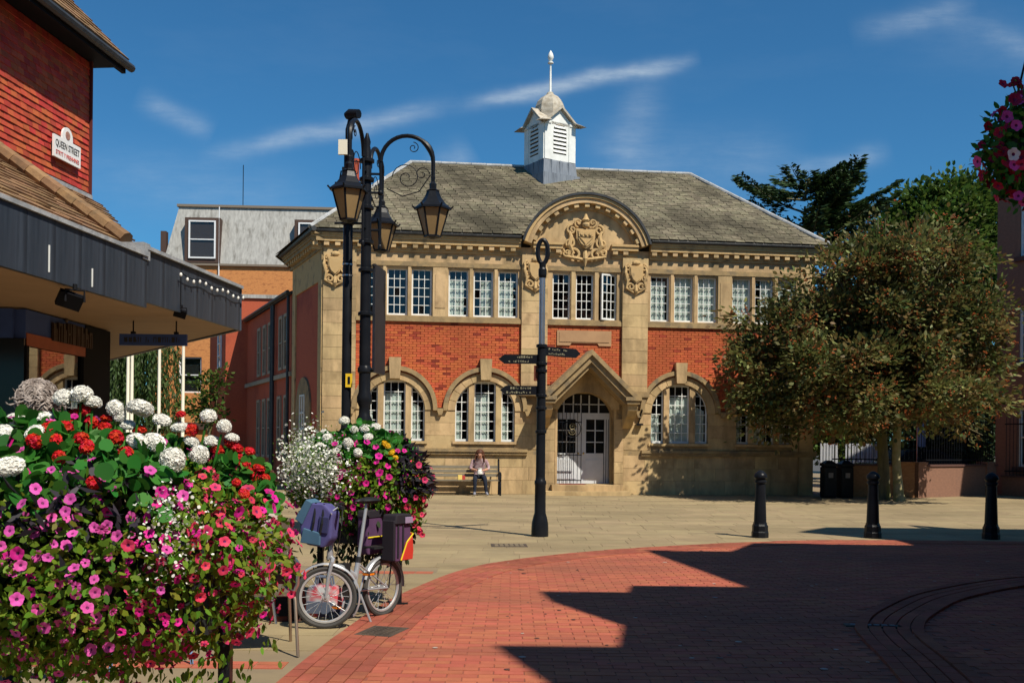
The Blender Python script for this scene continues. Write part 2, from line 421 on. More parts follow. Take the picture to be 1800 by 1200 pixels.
    pieces(rd, 'paver', f, PAVER, 300, 'pavers')
    gm = MB()                                             # trodden gum and oil drops, pale and dark
    for k in range(130):
        y = random.uniform(6.8, 15.5); x = random.uniform(-1.0, min(8.0, .48*y)); r = random.choice((.012, .016, .022, .03))
        if edge_dist(x, y) > .1: gm.lathe([(r, .0135), (r*.9, .0148)], x, y, 7, 1 if random.random() < .6 else 0)
    gm.build('gum_spots', [M_('gum', (.42, .33, .28), rough=.8), M_('oil_drop', (.10, .045, .035), rough=.5)], rd)['kind'] = 'stuff'
build_ground()

IRON2 = M_('worn_iron', (.07, .055, .045), (.12, .09, .065), rough=.6, metal=.3)
def cover(name, label, c, w, d, mat, zz=0.0, rz=0):
    t = thing(name, label, 'cover', (c.x, c.y, zz), rz)
    MB().box(-w/2, w/2, -d/2, d/2, -.02, .004).build('frame', IRON2, t)
    m = MB()
    for i in range(6):
        for j in range(4):
            m.box(-w/2+.04+i*(w-.08)/6+.01, -w/2+.04+(i+1)*(w-.08)/6-.01, -d/2+.04+j*(d-.08)/4+.01, -d/2+.04+(j+1)*(d-.08)/4-.01, 0, .008)
    m.build('lid', mat, t)
cover('access_cover', 'dull brown metal access cover in the flags before the signpost', gr(893, 958), .55, .45, M_('cover_infill', (.21, .16, .10), (.15, .12, .08), rough=.8), rz=.05)
cover('drain_cover', 'small dark drain cover in the brick border near the bicycle', gr(670, 1112), .42, .32, IRON2, .014, rz=1.3)
cover('channel_cover', 'grey metal plate set across the shaded brick kerb corner', gr(1532, 1102), .48, .12, M_('galvanised', (.24, .28, .32), (.16, .19, .22), rough=.4, metal=.6), .018, rz=-.1)
# ------------------------------------------------------------------ the library
LIB = thing('library', 'two-storey sandstone and red brick library with arched windows and white cupola', 'building', (2.17, 31.19, 0), math.radians(7))
XL, XR = -7.85, 7.3
def arc(cx, cz, r, a0, a1, n=20):
    return [(cx+r*math.cos(math.radians(a0+(a1-a0)*i/n)), cz+r*math.sin(math.radians(a0+(a1-a0)*i/n))) for i in range(n+1)]
AW = [-5.72, -3.01, 3.01, 5.72]                     # arched windows
UW = [(x, .60) for x in (-6.42, -5.68, -4.95, -3.85, -3.10, -2.35)]+[(x, .55) for x in (-.72, 0, .72)]+[(x, .60) for x in (2.35, 3.10, 3.85, 4.95, 5.68, 6.42)]
UZ0, UZ1 = 5.32, 6.72
def build_library():
    # --- walls
    bot = [(XL, 0)]
    bot += [(-.87, 0), (-.87, 2.2)]+arc(.04, 2.2, .91, 180, 0, 24)+[(.95, 2.2), (.95, 0), (XR, 0), (XR, 2.5)]
    # ground-floor stone wall with openings for arched windows (their semicircles sit in the brick zone)
    top = []
    for cx in reversed(AW):
        top += [(cx+.9, 2.5), (cx+.9, 1.58), (cx-.9, 1.58), (cx-.9, 2.5)]
    mid = [(1.95, 2.5), (1.95, 3.3), (-1.95, 3.3), (-1.95, 2.5)]
    outer = bot+top[:8]+mid+top[8:]+[(XL, 2.5)]
    wall = MB().plate(outer, (), .014, .4).build('stone_wall', HOODST, LIB)
    # brick backing
    o2 = [(-6.9, 2.5)]
    for cx in AW[:2]: o2 += arc(cx, 2.5, .95, 180, 0)
    o2 += [(-1.95, 2.5), (-1.95, 3.3), (1.95, 3.3), (1.95, 2.5)]
    for cx in AW[2:]: o2 += arc(cx, 2.5, .95, 180, 0)
    o2 += [(6.85, 2.5), (6.85, 5.15), (-6.9, 5.15)]
    bw = MB().plate(o2, (), .012, .4).build('brick_wall', MORTAR, LIB)
    red, drk = [], []
    z = 2.62; row = 0
    while z < 5.12:
        iv = [(-6.88, -1.96), (-1.14, 1.14), (1.96, 6.83)]
        cut = [(a-math.sqrt(max(0, 1.20**2-(z-2.54)**2)), a+math.sqrt(max(0, 1.20**2-(z-2.54)**2))) for a in AW if abs(z-2.54) < 1.2]
        if z < 3.35: cut.append((-1.2, 1.2))
        if 4.54 < z < 4.98: cut.append((-.86, .84))
        for (c0, c1) in cut:
            iv = [q for (a, b) in iv for q in ((a, min(b, c0)), (max(a, c1), b)) if q[1]-q[0] > .03]
        for (a, b) in iv:
            k = math.floor((a+6.88)/.225)-1
            while True:
                x0 = -6.88+k*.225+(row % 2)*.1125; k += 1
                if x0 > b: break
                p, q = max(x0, a), min(x0+.215, b)
                if q-p < .03: continue
                (drk if random.random() < .075 else red).append((Vector(((p+q)/2, .006+random.uniform(-.002, .002), z)), (round(q-p, 2), .04, .066), None))
        z += .075; row += 1
    key = lambda i: (0 if i[0].x < 2.9 else 1, random.random())
    red.sort(key=key); pieces(bw, 'brick', red, BRICK, 260, 'bricks'); pieces(bw, 'dark_brick', drk, BRICKD, 300)
    MB().box(-4.52, -4.34, -.02, .02, 4.24, 4.42).build('air_brick', BRICKD, bw)
    # upper storey
    holes = [[(x-w/2, UZ0), (x+w/2, UZ0), (x+w/2, UZ1), (x-w/2, UZ1)] for x, w in UW]
    up = MB().plate([(XL, 5.15), (XR, 5.15), (XR, 7.45), (XL, 7.45)], holes, 0, .4).build('upper_wall', STONE, LIB)
    # ashlar blocks
    blocks = []
    def course(x0, x1, z0, z1, y=0.0, th=.06, wmin=.6, wmax=1.0):
        x = x0
        while x < x1-.01:
            w = random.uniform(wmin, wmax)
            if x1-x-w < .35: w = x1-x
            blocks.append((Vector((x+w/2, y+th/2+random.uniform(-.002, .002), (z0+z1)/2)), (round(w-.008, 3), th, round(z1-z0-.008, 3)), None)); x += w
    for (x0, x1) in ((XL+.98, -1.2), (1.25, XR-.47)):
        for (z0, z1) in ((.0, .42), (.42, .81), (.81, 1.2)): course(x0, x1, z0, z1)
    for (x0, x1) in ((-1.2, -.88), (.96, 1.25)):
        for k in range(7): course(x0, x1, .33*k, .33*(k+1), -.02, .08)
    xs = [XL+.98]+[v for a in AW[:2] for v in (a-.9, a+.9)]+[-1.2]
    for side in (0, 1):
        xs = ([XL+.98]+[v for a in AW[:2] for v in (a-.9, a+.9)]+[-1.2]) if side == 0 else ([1.25]+[v for a in AW[2:] for v in (a-.9, a+.9)]+[XR-.47])
        for i in range(0, len(xs), 2):
            for (z0, z1) in ((1.36, 1.75), (1.75, 2.13), (2.13, 2.5)): course(xs[i], xs[i+1], z0, z1, wmin=.5, wmax=1.3)
    for (x0, x1, y) in ((XL, XL+.97, -.06), (XR-.46, XR, -.06)):
        z = 0
        while z < 7.2:
            h = .36; course(x0, x1, z, min(z+h, 7.22), y, .4 if False else .12, 2, 2); z += h
    for sgn in (-1, 1):
        z = 2.95
        while z < 7.2:
            course(sgn*1.55-.40, sgn*1.55+.40, z, min(z+.36, 7.22), -.12, .2, 2, 2); z += .36
    pieces(wall, 'stone_block', blocks, STONE, 300)
    # sills, bands, string course
    for (x0, x1) in ((XL+.97, -1.96), (-1.14, 1.14), (1.96, XR-.46)):
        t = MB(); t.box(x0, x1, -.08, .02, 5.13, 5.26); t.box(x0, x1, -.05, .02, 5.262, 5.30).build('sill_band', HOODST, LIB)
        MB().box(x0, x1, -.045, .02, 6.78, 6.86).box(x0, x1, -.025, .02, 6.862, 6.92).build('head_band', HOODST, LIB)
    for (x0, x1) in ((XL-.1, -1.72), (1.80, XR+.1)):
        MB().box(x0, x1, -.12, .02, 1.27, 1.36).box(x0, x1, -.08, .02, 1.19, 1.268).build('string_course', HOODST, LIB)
    for sgn in (-1, 1):                              # raised panels between upper windows
        MB().box(sgn*4.4-.22, sgn*4.4+.22, -.05, .01, 5.30, 6.76).box(sgn*4.4-.15, sgn*4.4+.15, -.065, -.045, 5.55, 6.55).build('panel', STONE, LIB)
        m = MB().box(sgn*1.55-.46, sgn*1.55+.46, -.17, .02, 2.98, 3.08).box(sgn*1.55-.43, sgn*1.55+.43, -.145, .02, 3.082, 3.15)
        m.build('pilaster_base', HOODST, LIB)
    # tie mullions
    for x in (-6.05, -5.315, -3.475, -2.725, -.36, .36, 2.725, 3.475, 5.315, 6.05):
        q = .06 if abs(x) < 1 else .045; MB().box(x-q, x+q, -.03, .01, UZ0-.02, UZ1+.04).build('mullion', STONE, LIB)
    # plaque
    MB().plate([(-.85, 4.52), (-.45, 4.52), (-.4, 4.60), (.40, 4.60), (.45, 4.52), (.83, 4.52), (.83, 4.98), (-.85, 4.98)], (), -.05, .02).box(-.78, .76, -.065, -.045, 4.63, 4.93).build('plaque', M_('worn_plaque_stone', (.42, .25, .13), (.36, .21, .11), scale=3, rough=.9), LIB)
    # --- upper windows
    pane_mats = GLASS
    cur = {-3.85: (.0, .82, .80), -3.10: (.42, .8, .8), -2.35: (.0, .82, .8), 2.35: (.0, .9, .85), 3.10: (0, 1, .98), 3.85: (0, 1, .98), 4.95: (0, 1, .98), 5.68: (.45, 1, .98), 6.42: (0, 1, .98)}
    bar = .018
    for (x, w) in UW:
        x0, x1 = x-w/2, x+w/2; cols, rows = (3, 5)
        ajar = abs(x-.72) < .01
        f = MB()
        for (a, b) in ((x0, x0+.045), (x1-.045, x1)): f.box(a, b, .10, .16, UZ0, UZ1)
        for (a, b) in ((UZ0, UZ0+.06), (UZ1-.045, UZ1)): f.box(x0+.045, x1-.045, .10, .16, a, b)
        gx0, gx1, gz0, gz1 = x0+.045, x1-.045, UZ0+.06, UZ1-.045
        for i in range(1, cols): c = gx0+(gx1-gx0)*i/cols; f.box(c-bar/2, c+bar/2, .112, .148, gz0, gz1)
        for j in range(1, rows): c = gz0+(gz1-gz0)*j/rows; f.box(gx0, gx1, .115, .145, c-bar/2, c+bar/2)
        wo = f.build('window', WHITE, LIB)
        if ajar:                                      # the open casement: turned out on its right-hand hinge
            wo.matrix_basis = Matrix.Translation((x1, .13, 0)) @ Matrix.Rotation(math.radians(24), 4, 'Z') @ Matrix.Translation((-x1, -.13, 0))
        pw, ph = (gx1-gx0)/cols-bar, (gz1-gz0)/rows-bar
        for i in range(cols):
            for j in range(rows):
                o = link('pane', box_mesh('pane', (pw+.012, .004, ph+.012), GLASS), wo)
                o.location = (gx0+(gx1-gx0)*(i+.5)/cols, .13, gz0+(gz1-gz0)*(j+.5)/rows)
                o.rotation_euler = (random.gauss(0, .012), 0, random.gauss(0, .012))
        if x in cur:
            l, top_, r_ = cur[x]
            cx0, cx1 = x0+w*l, x0+w*(r_ if l == 0 else .95); n = 26; vs = []; cz1 = UZ0+(UZ1-UZ0)*top_
            for i in range(n+1):
                for zz in (UZ0, cz1): vs.append((cx0+(cx1-cx0)*i/n, .20+.012*math.sin(i*1.7)+.006*math.sin(i*.6), zz))
            MB().add(vs, [(2*i, 2*i+2, 2*i+3, 2*i+1) for i in range(n)]).build('curtain', CURT, LIB, smooth=True, ang=80)
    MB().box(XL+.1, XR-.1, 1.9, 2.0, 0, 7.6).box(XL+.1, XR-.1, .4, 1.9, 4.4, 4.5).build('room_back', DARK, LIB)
    # --- arched windows
    for wi, cx in enumerate(AW):
        R = .9; cz = 2.5
        ring = arc(cx, cz, 1.12, 0, 180, 26)+arc(cx, cz, .9, 180, 0, 26)
        a = MB().plate(ring, (), -.02, .3).build('arch_surround', STONE, LIB)
        n_v = 11                                       # voussoir joints: separate wedge stones, slightly proud
        for k in range(n_v):
            a0 = 180*k/n_v+.5; a1 = 180*(k+1)/n_v-.5
            if 80 < (a0+a1)/2 < 100: continue
            MB().plate(arc(cx, cz, 1.125, a0, a1, 4)+arc(cx, cz, .905, a1, a0, 4), (), -.03, 0).build('voussoir', STONE, a)
        hd = MB().plate(arc(cx, cz+.04, 1.27, -2, 182, 30)+arc(cx, cz+.04, 1.14, 182, -2, 30), (), -.12, .03)
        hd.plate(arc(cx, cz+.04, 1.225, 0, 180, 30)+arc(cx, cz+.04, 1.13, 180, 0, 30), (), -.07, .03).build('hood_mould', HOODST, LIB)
        MB().plate([(cx-.15, 3.42), (cx+.15, 3.42), (cx+.18, 4.05), (cx-.18, 4.05)], (), -.2, .03).build('keystone', STONE, LIB)
        for sgn in (-1, 1): MB().box(cx+sgn*.41-.085, cx+sgn*.41+.085, .02, .22, 1.58, cz+.79).build('stone_mullion', STONE, LIB)
        MB().box(cx-.98, cx+.98, -.05, .3, 1.50, 1.58).build('window_sill', STONE, LIB)
        for (l0, l1, cols) in ((-.9, -.495, 2), (-.325, .325, 3), (.495, .9, 2)):
            f = MB(); y0, y1 = .13, .18
            top_ = lambda q: cz+math.sqrt(max(0.0, R*R-q*q))
            fw = .04
            def vbar(q0, q1, ya=y0, yb=y1): f.plate([(cx+q0, 1.58), (cx+q1, 1.58), (cx+q1, top_(q1)), (cx+q0, top_(q0))], (), ya, yb)
            vbar(l0, l0+fw); vbar(l1-fw, l1); f.box(cx+l0+fw, cx+l1-fw, y0, y1, 1.58, 1.65)
            qs = [l0+(l1-l0)*i/10 for i in range(11)]
            f.plate([(cx+q, top_(q)) for q in qs]+[(cx+q, top_(q)-.05) for q in reversed(qs)], (), y0+.002, y1-.002)
            for i in range(1, cols): q = l0+(l1-l0)*i/cols; vbar(q-.011, q+.011, y0+.01, y1-.01)
            for j in range(1, 7):
                zz = 1.62+j*.285
                q0, q1 = l0, l1
                if zz > cz:
                    lim = math.sqrt(max(0, R*R-(zz-cz)**2)); q0, q1 = max(l0, -lim), min(l1, lim)
                if q1-q0 > .05: f.box(cx+q0, cx+q1, y0+.012, y1-.012, zz-.011, zz+.011)
            wo = f.build('window', WHITE, LIB)
            MB().plate([(cx+l0+.01, 1.6), (cx+l1-.01, 1.6)]+[(cx+q, top_(q)-.02) for q in reversed(qs)], (), .152, .156).build('pane', GLASS, wo)
            # curtains
            lw = (.25, .22, .30, .18)[wi]; spans = {0: ((l0, l0+lw),), 1: ((-.27, -.27+lw*1.9),), 2: ((l0, l0+lw*1.1),)}[0 if l0 < -.8 else (1 if l0 < 0 else 2)]
            for (c0, c1) in spans:
                n = 18; ztop = min(3.0 if abs(c0) < .4 else 2.75, top_(max(abs(c0), abs(c1)))-.05); vs = []
                for i in range(n+1):
                    for zz in (1.6, ztop-(.15*i/n if l0 > 0 else 0)): vs.append((cx+c0+(c1-c0)*i/n, .215+.012*math.sin(i*1.9+wi*1.3), zz))
                MB().add(vs, [(2*i, 2*i+2, 2*i+3, 2*i+1) for i in range(n)]).build('curtain', CURT, LIB, smooth=True, ang=80)
    for x in (-6.99, -4.365, -1.72, 1.72, 4.365):
        MB().plate([(x-.05, 2.36), (x+.05, 2.36), (x+.11, 2.56), (x-.11, 2.56)], (), -.12, .02).build('corbel', HOODST, LIB)
    # --- cornice with dentils
    def cornice(x0, x1, full=True):
        m = MB(); m.box(x0, x1, -.05, .02, 7.20, 7.265); m.box(x0, x1, -.08, .02, 7.267, 7.30); m.box(x0, x1, -.06, .02, 7.302, 7.418)
        m.box(x0, x1, -.20, .02, 7.42, 7.53); m.box(x0, x1, -.24, .02, 7.532, 7.60)
        if full: m.box(x0, x1, -.27, .02, 7.602, 7.66)
        o = m.build('cornice', CARVE, LIB)
        x = x0+.10
        while x < x1-.1:
            link('dentil', box_mesh('dentil', (.15, .13, .115), STONE), o, (x+.02, -.115, 7.36)); x += .325
        if full:
            g = MB().tube([(x0, -.29, 7.72), (x1, -.29, 7.72)], .065, 8); g.box(x0, x1, -.27, .1, 7.665, 7.74); g.build('gutter', GUTTER, LIB)
    cornice(XL-.35, -2.0); cornice(2.0, XR+.35); cornice(-1.62, -.72, False); cornice(.78, 1.62, False)
    # frieze behind the arms
    tymp = MB().plate([(-1.7, 7.46)]+arc(0, 7.06, 1.72, 167, 13, 24)+[(1.7, 7.46)], (), -.03, .3).build('tympanum', STONE, LIB)
    C = (0, 7.05)
    def ring(r0, r1, y0, y1, mat, name, a=16):
        return MB().plate(arc(C[0], C[1], r1, a, 180-a, 40)+arc(C[0], C[1], r0, 180-a, a, 40), (), y0, y1).build(name, mat, LIB, smooth=True)
    ring(1.60, 1.76, -.10, .1, STONE, 'arch_bed_mould'); ring(1.76, 1.90, -.30, .1, STONE, 'arch_corona'); ring(1.90, 1.985, -.35, .1, CARVE, 'arch_cyma'); ring(1.99, 2.06, -.40, 3.2, GUTTER, 'arch_lead')
    for k in range(-6, 7):
        an = math.radians(90+k*11.2); pass
        o = link('arch_dentil', box_mesh('arch_dentil', (.14, .17, .11), STONE), tymp); o.location = (1.70*math.cos(an), -.18, C[1]+1.70*math.sin(an)); o.rotation_euler = (0, PI/2-an, 0)
    # --- carved arms
    def shield(cx, z0, z1, hw, y, big=False):
        h = z1-z0; m = MB()
        pts = [(cx-hw, z1), (cx, z1-.02*h), (cx+hw, z1), (cx+hw*.95, z0+.5*h), (cx+hw*.6, z0+.2*h), (cx, z0), (cx-hw*.6, z0+.2*h), (cx-hw*.95, z0+.5*h)]
        m.plate(pts, (), y-.10, y); m.plate([(cx+(px-cx)*.82, (z0+z1)/2+(pz-(z0+z1)/2)*.84) for px, pz in pts], (), y-.13, y-.095)
        return m
    def scroll(m, cx, cz, r, y, turns=1.4, a0=0.0, flip=1, th=.03):
        pts = []
        for i in range(20):
            t = i/19; a = a0+flip*t*turns*2*PI; rr = r*(1-.8*t); pts.append((cx+rr*math.cos(a), y-.03-.05*t, cz+rr*math.sin(a)))
        m.tube(pts, [th*(1-.4*i/19) for i in range(20)], 6)
    arms = shield(-.02, 7.45, 8.05, .30, -.08)
    arms.box(-.24, .20, -.235, -.20, 7.80, 7.97)
    for q in (-.15, -.02, .11): arms.lathe([(.05, 0), (.05, .03)], 0, 0, 8, M=Matrix.Translation((q, -.235, 7.885)) @ Matrix.Rotation(PI/2, 4, 'X'))
    arms.tube([(-.2, -.22, 7.78), (.0, -.225, 7.55)], .02, 5); arms.tube([(.18, -.22, 7.78), (-.05, -.225, 7.55)], .02, 5)
    arms = arms.build('coat_of_arms', CARVE, LIB)
    m = MB()
    m.sphere((-.02, -.16, 8.17), (.12, .1, .11)); m.lathe([(.10, 0), (.13, .05), (.09, .1), (.06, .16), (.03, .24)], 0, 0, 10, M=Matrix.Translation((-.02, -.15, 8.26)))
    m.build('helm', CARVE, arms)
    m = MB()
    for s_ in (-1, 1):
        scroll(m, -.02+s_*.42, 8.02, .16, -.05, 1.3, PI/2, -s_, .045); scroll(m, -.02+s_*.5, 7.62, .18, -.05, 1.4, PI/2, s_, .05)
        scroll(m, -.02+s_*.33, 7.27, .2, -.05, 1.2, 0 if s_ > 0 else PI, s_, .055); scroll(m, -.02+s_*.22, 8.24, .13, -.05, 1.2, -PI/2, s_, .035)
        scroll(m, -.02+s_*.56, 7.32, .12, -.05, 1.3, PI, -s_, .04)
        m.tube([(-.02+s_*.36, -.06, 7.3), (-.02+s_*.5, -.12, 7.55), (-.02+s_*.44, -.1, 7.8), (-.02+s_*.5, -.1, 8.0)], [.06, .08, .07, .03], 7)
        m.tube([(-.02, -.08, 7.12), (-.02+s_*.3, -.12, 7.16), (-.02+s_*.62, -.08, 7.22), (-.02+s_*.66, -.05, 7.45)], [.05, .06, .05, .03], 7)
    m.tube([(-.02, -.06, 7.4), (-.02, -.12, 7.15), (-.02, -.1, 6.92)], [.07, .08, .02], 7)
    m.build('mantling', CARVE, arms)
    for cx in (-7.5, -1.55, 1.55):
        yb = -.12 if abs(cx) < 3 else -.06
        sh = shield(cx, 6.42, 6.98, .22, yb).build('carved_shield', CARVE, LIB)
        m = MB()
        for s_ in (-1, 1):
            scroll(m, cx+s_*.24, 6.92, .11, yb, 1.3, PI/2, -s_, .04); scroll(m, cx+s_*.27, 6.6, .11, yb, 1.3, PI/2, s_, .04); scroll(m, cx+s_*.16, 6.32, .13, yb, 1.2, 0 if s_ > 0 else PI, s_, .045)
            m.tube([(cx+s_*.3, yb-.03, 7.0), (cx+s_*.33, yb-.08, 6.75), (cx+s_*.26, yb-.06, 6.5), (cx+s_*.3, yb-.05, 6.3), (cx, yb-.05, 6.12)], [.02, .05, .05, .04, .02], 6)
        m.sphere((cx, yb-.08, 7.06), (.14, .07, .08), 8, 5); m.tube([(cx, yb-.05, 6.4), (cx, yb-.09, 6.2), (cx, yb-.05, 6.06)], [.05, .06, .01], 6)
        m.build('scrollwork', CARVE, sh)
    # --- porch hood
    ap = (.06, 4.34); ft = [(-1.38, 2.96), (1.50, 2.96)]
    ph = MB()
    def rake(w0, w1, y0, y1, mat, name):
        out = []
        for (ox, oz) in (w0, w1): pass
    for (d0, d1, yf) in ((0, .13, -.95), (.13, .30, -.86), (.30, .42, -.74)):
        k = 1.25
        for sgn, f_ in ((-1, ft[0]), (1, ft[1])):
            e0 = (f_[0], f_[1]-d0*.0); dx = f_[0]-ap[0]; dz = f_[1]-ap[1]; L_ = math.hypot(dx, dz); nx, nz = -dz/L_*sgn, dx/L_*sgn
            nx, nz = (-abs(nx) if sgn > 0 else abs(nx)), -abs(nz)
            q = [(ap[0], ap[1]-d0*k), (ap[0], ap[1]-d1*k), (f_[0]+nx*d1*1.2, f_[1]+nz*d1*.8), (f_[0]+nx*d0*1.2, f_[1]+nz*d0*.8)]
            if sgn > 0: q = q[::-1]
            ph.plate(q, (), yf+(.003 if sgn > 0 else 0), -.002)
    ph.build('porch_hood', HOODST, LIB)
    for sgn, x in ((-1, -1.22), (1, 1.34)):
        b = MB().box(x-.24, x+.24, -.95, 0, 2.84, 2.95).box(x-.2, x+.2, -.9, 0, 2.74, 2.838)
        b.build('bracket_cap', HOODST, LIB)
        prof = [(0, 2.74), (-.80, 2.74), (-.78, 2.55), (-.62, 2.38), (-.42, 2.32), (-.30, 2.18), (-.12, 2.06), (0, 2.02)]
        MB().plate(prof, (), 0, .28, fn=lambda a, b_, c, x=x: (x-.14+b_, a, c)).build('bracket', STONE, LIB)
    MB().plate([(-1.0, 2.6)]+arc(.04, 2.2, .91, 155, 25, 20)+[(1.1, 2.6), (1.1, 3.0), (.06, 4.0), (-1.0, 3.0)], (), -.06, .012).build('porch_gable', STONE, LIB)
    # step
    MB().box(-1.25, 1.3, -.75, .0, 0, .12).build('step', STONE, LIB); MB().box(-1.0, 1.08, -.35, .9, .122, .30).build('threshold', STONE, LIB)
    MB().box(-.87, -.80, .0, 1.0, 0, 3.2).box(.95, 1.02, .0, 1.0, 0, 3.2).box(-.87, .95, .4, 1.0, 3.1, 3.2).build('door_reveal', STONE, LIB)
    MB().box(-.7, .1, .02, .5, .302, .312).build('door_mat', M_('red_mat', (.16, .02, .02), rough=.95), LIB)
    GREYW = M_('door_paint', (.62, .64, .66), (.55, .57, .60), rough=.5)
    for (x0, x1) in ((-.86, .04), (.045, .945)):
        holes = []
        w = x1-x0
        for i in range(2):
            for j in range(3): holes.append([(x0+.16+i*(w-.32+.03)/2, 1.25+j*.36), (x0+.16+(i+1)*(w-.32+.03)/2-.03, 1.25+j*.36), (x0+.16+(i+1)*(w-.32+.03)/2-.03, 1.25+j*.36+.33), (x0+.16+i*(w-.32+.03)/2, 1.25+j*.36+.33)])
        d = MB().plate([(x0, .31), (x1, .31), (x1, 2.42), (x0, 2.42)], holes, .62, .67).box(x0+.14, x1-.14, .605, .62, .45, 1.05).build('door', GREYW, LIB)
        MB().box(x0+.1, x1-.1, .645, .65, 1.2, 2.35).build('pane', GLASS, d)
        MB().sphere((x1-.08 if x0 < 0 else x0+.08, .58, 1.25), .03, 8, 5).build('handle', GOLD, d)
    f = MB().box(-.86, .945, .62, .67, 2.42, 2.50)
    for q in (-.5, -.2, .04, .3, .6): f.box(q-.02, q+.02, .63, .66, 2.5, 3.05)
    f.box(-.86, .945, .63, .66, 2.75, 2.78); f.build('fanlight', GREYW, LIB)
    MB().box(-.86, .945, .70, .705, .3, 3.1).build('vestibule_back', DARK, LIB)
    # iron gate leaf
    g = MB()
    for i in range(8): x = -.84+i*.118; g.tube([(x, .25, .33), (x, .25, 2.55+.25*math.sin((i+1)/9*PI/2))], .010, 5)
    for zz in (.42, 1.2, 2.2): g.box(-.85, .0, .235, .265, zz-.015, zz+.015)
    gate = g.build('iron_gate', IRON, LIB)
    m = MB(); m.tube([(-.3+.26*math.cos(t*.3), .22, 2.0+.26*math.sin(t*.3)) for t in range(21)], .012, 5, closed=True)
    m.build('gate_ring', IRON, gate); m = MB()
    scroll(m, -.3, 2.05, .12, .23, 1.5, 0, 1, .013); scroll(m, -.3, 1.92, .12, .23, 1.5, PI, 1, .013); m.build('gilt_ornament', M_('dull_bronze', (.20, .17, .10), rough=.5, metal=.4), gate)
    g = MB()
    for i in range(3): x = .70+i*.1; g.tube([(x, .3+i*.12, .33), (x, .3+i*.12, 2.3)], .010, 5)
    g.build('iron_gate', IRON, LIB)
    MB().tube([(1.72, -.02, 2.2), (1.78, -.2, 2.6), (1.80, -.02, 2.62)], .02, 6).box(1.62, 1.82, -.18, -.02, 2.12, 2.18).build('wall_hook', IRON, LIB)
    # --- left flank
    sd_ = Vector((-.286, .957, 0)).normalized()
    def SW(a, y, z): # a along the flank from the front corner, y outwards negative
        p = Vector((XL, 0, 0))+sd_*a; n = Vector((-sd_.y, sd_.x, 0)); return (p.x-n.x*y, p.y-n.y*y, z)
    MB().plate([(0.0, 0), (4.2, 0), (4.2, 7.3), (0, 7.3)], [[(2.0, .9), (2.9, .9), (2.9, 2.6), (2.0, 2.6)]], -.3, 0.0, fn=lambda a, y, z: SW(a, -y, z)).build('flank_wall', REDWALL, LIB)
    fl = MB()
    def flbox(a0, a1, y0, y1, z0, z1): fl.plate([(a0, z0), (a1, z0), (a1, z1), (a0, z1)], (), y0, y1, fn=SW)
    flbox(0, .45, -.05, .01, 0, 7.3); flbox(3.75, 4.2, -.05, .01, 0, 7.3); flbox(.45, 3.75, -.04, .01, 6.3, 7.3); flbox(.45, 3.75, -.04, .01, 0, 1.3)
    fl.build('flank_stone', CARVE, LIB)
    fl = MB(); fl.plate(arc(2.45, 2.5, 1.05, 0, 180)+[(1.4, 1.3), (3.5, 1.3)], [], -.06, .01, fn=SW); fl.build('flank_arch', HOODST, LIB)
    fl = MB(); flbox(2.1, 2.16, -.09, -.03, 1.4, 3.0); flbox(2.74, 2.8, -.09, -.03, 1.4, 3.0); flbox(2.42, 2.48, -.09, -.03, 1.4, 3.0)
    for zz in (1.4, 1.9, 2.4, 2.95): flbox(2.1, 2.8, -.085, -.035, zz, zz+.05)
    fl.build('flank_window', WHITE, LIB)
    fl = MB(); flbox(-.05, 4.5, -.08, .01, 7.20, 7.30); flbox(-.2, 4.55, -.27, .01, 7.42, 7.53); flbox(-.2, 4.6, -.31, .01, 7.532, 7.60); flbox(-.05, 4.5, -.06, .01, 7.302, 7.418); flbox(-.25, 4.62, -.34, .01, 7.602, 7.66)
    fc = fl.build('flank_cornice', HOODST, LIB)
    for k in range(13):
        fl = MB(); flbox(.1+k*.325, .25+k*.325, -.22, -.06, 7.303, 7.418); fl.build('dentil', CARVE, fc)
    MB().tube([SW(-.40, -.38, 7.72), SW(4.6, -.38, 7.72)], .075, 8).build('gutter', GUTTER, LIB)
    MB().plate([(XR, 0), (XR+.01, 0), (XR+.01, 7.3), (XR, 7.3)], (), .0, 9.0).build('east_wall', REDWALL, LIB)
    # --- roof
    E0, E1, RL, RR = Vector((XL-.38, -.34, 7.76)), Vector((XR+.38, -.34, 7.76)), Vector((-5.2, 5, 11.2)), Vector((4.75, 5, 11.2))
    LB = Vector(SW(4.7, -.55, 7.70)); BL, BR = Vector((-9.0, 10.3, 7.70)), Vector((XR+.38, 10.3, 7.70)); LR2 = Vector((-6.0, 5.3, 11.0))
    notch = []
    for i in range(19):
        an = math.radians(161-142*i/18); zz = max(7.76, 7.05+1.99*math.sin(an)); notch.append((1.99*math.cos(an), zz))
    flat = [(E0.x, 7.76)]+notch+[(E1.x, 7.76), (RR.x, 11.2), (RL.x, 11.2)]
    mbr = MB(); tri = tessellate_polygon([[Vector((x, z, 0)) for x, z in flat]])
    mbr.add([(x, -.34+(z-7.76)*5.34/3.44, z) for x, z in flat], [tuple(t) for t in tri])
    mbr.add([E0, E1, RR, RL, LB, BL, BR], [(4, 0, 3), (5, 4, 3), (1, 6, 2), (6, 5, 3, 2)])
    roof = mbr.build('roof', M_('roof_base', (.12, .10, .06), rough=.95), LIB)
    sl = (RL-E0); dv = Vector((0, 5.34, 3.44)).normalized(); nv = Vector((0, -dv.z, dv.y)); items = []
    R = Matrix((Vector((1, 0, 0)), dv, nv)).transposed()
    slen = math.hypot(5.34, 3.44); r = 0; gauge = .2
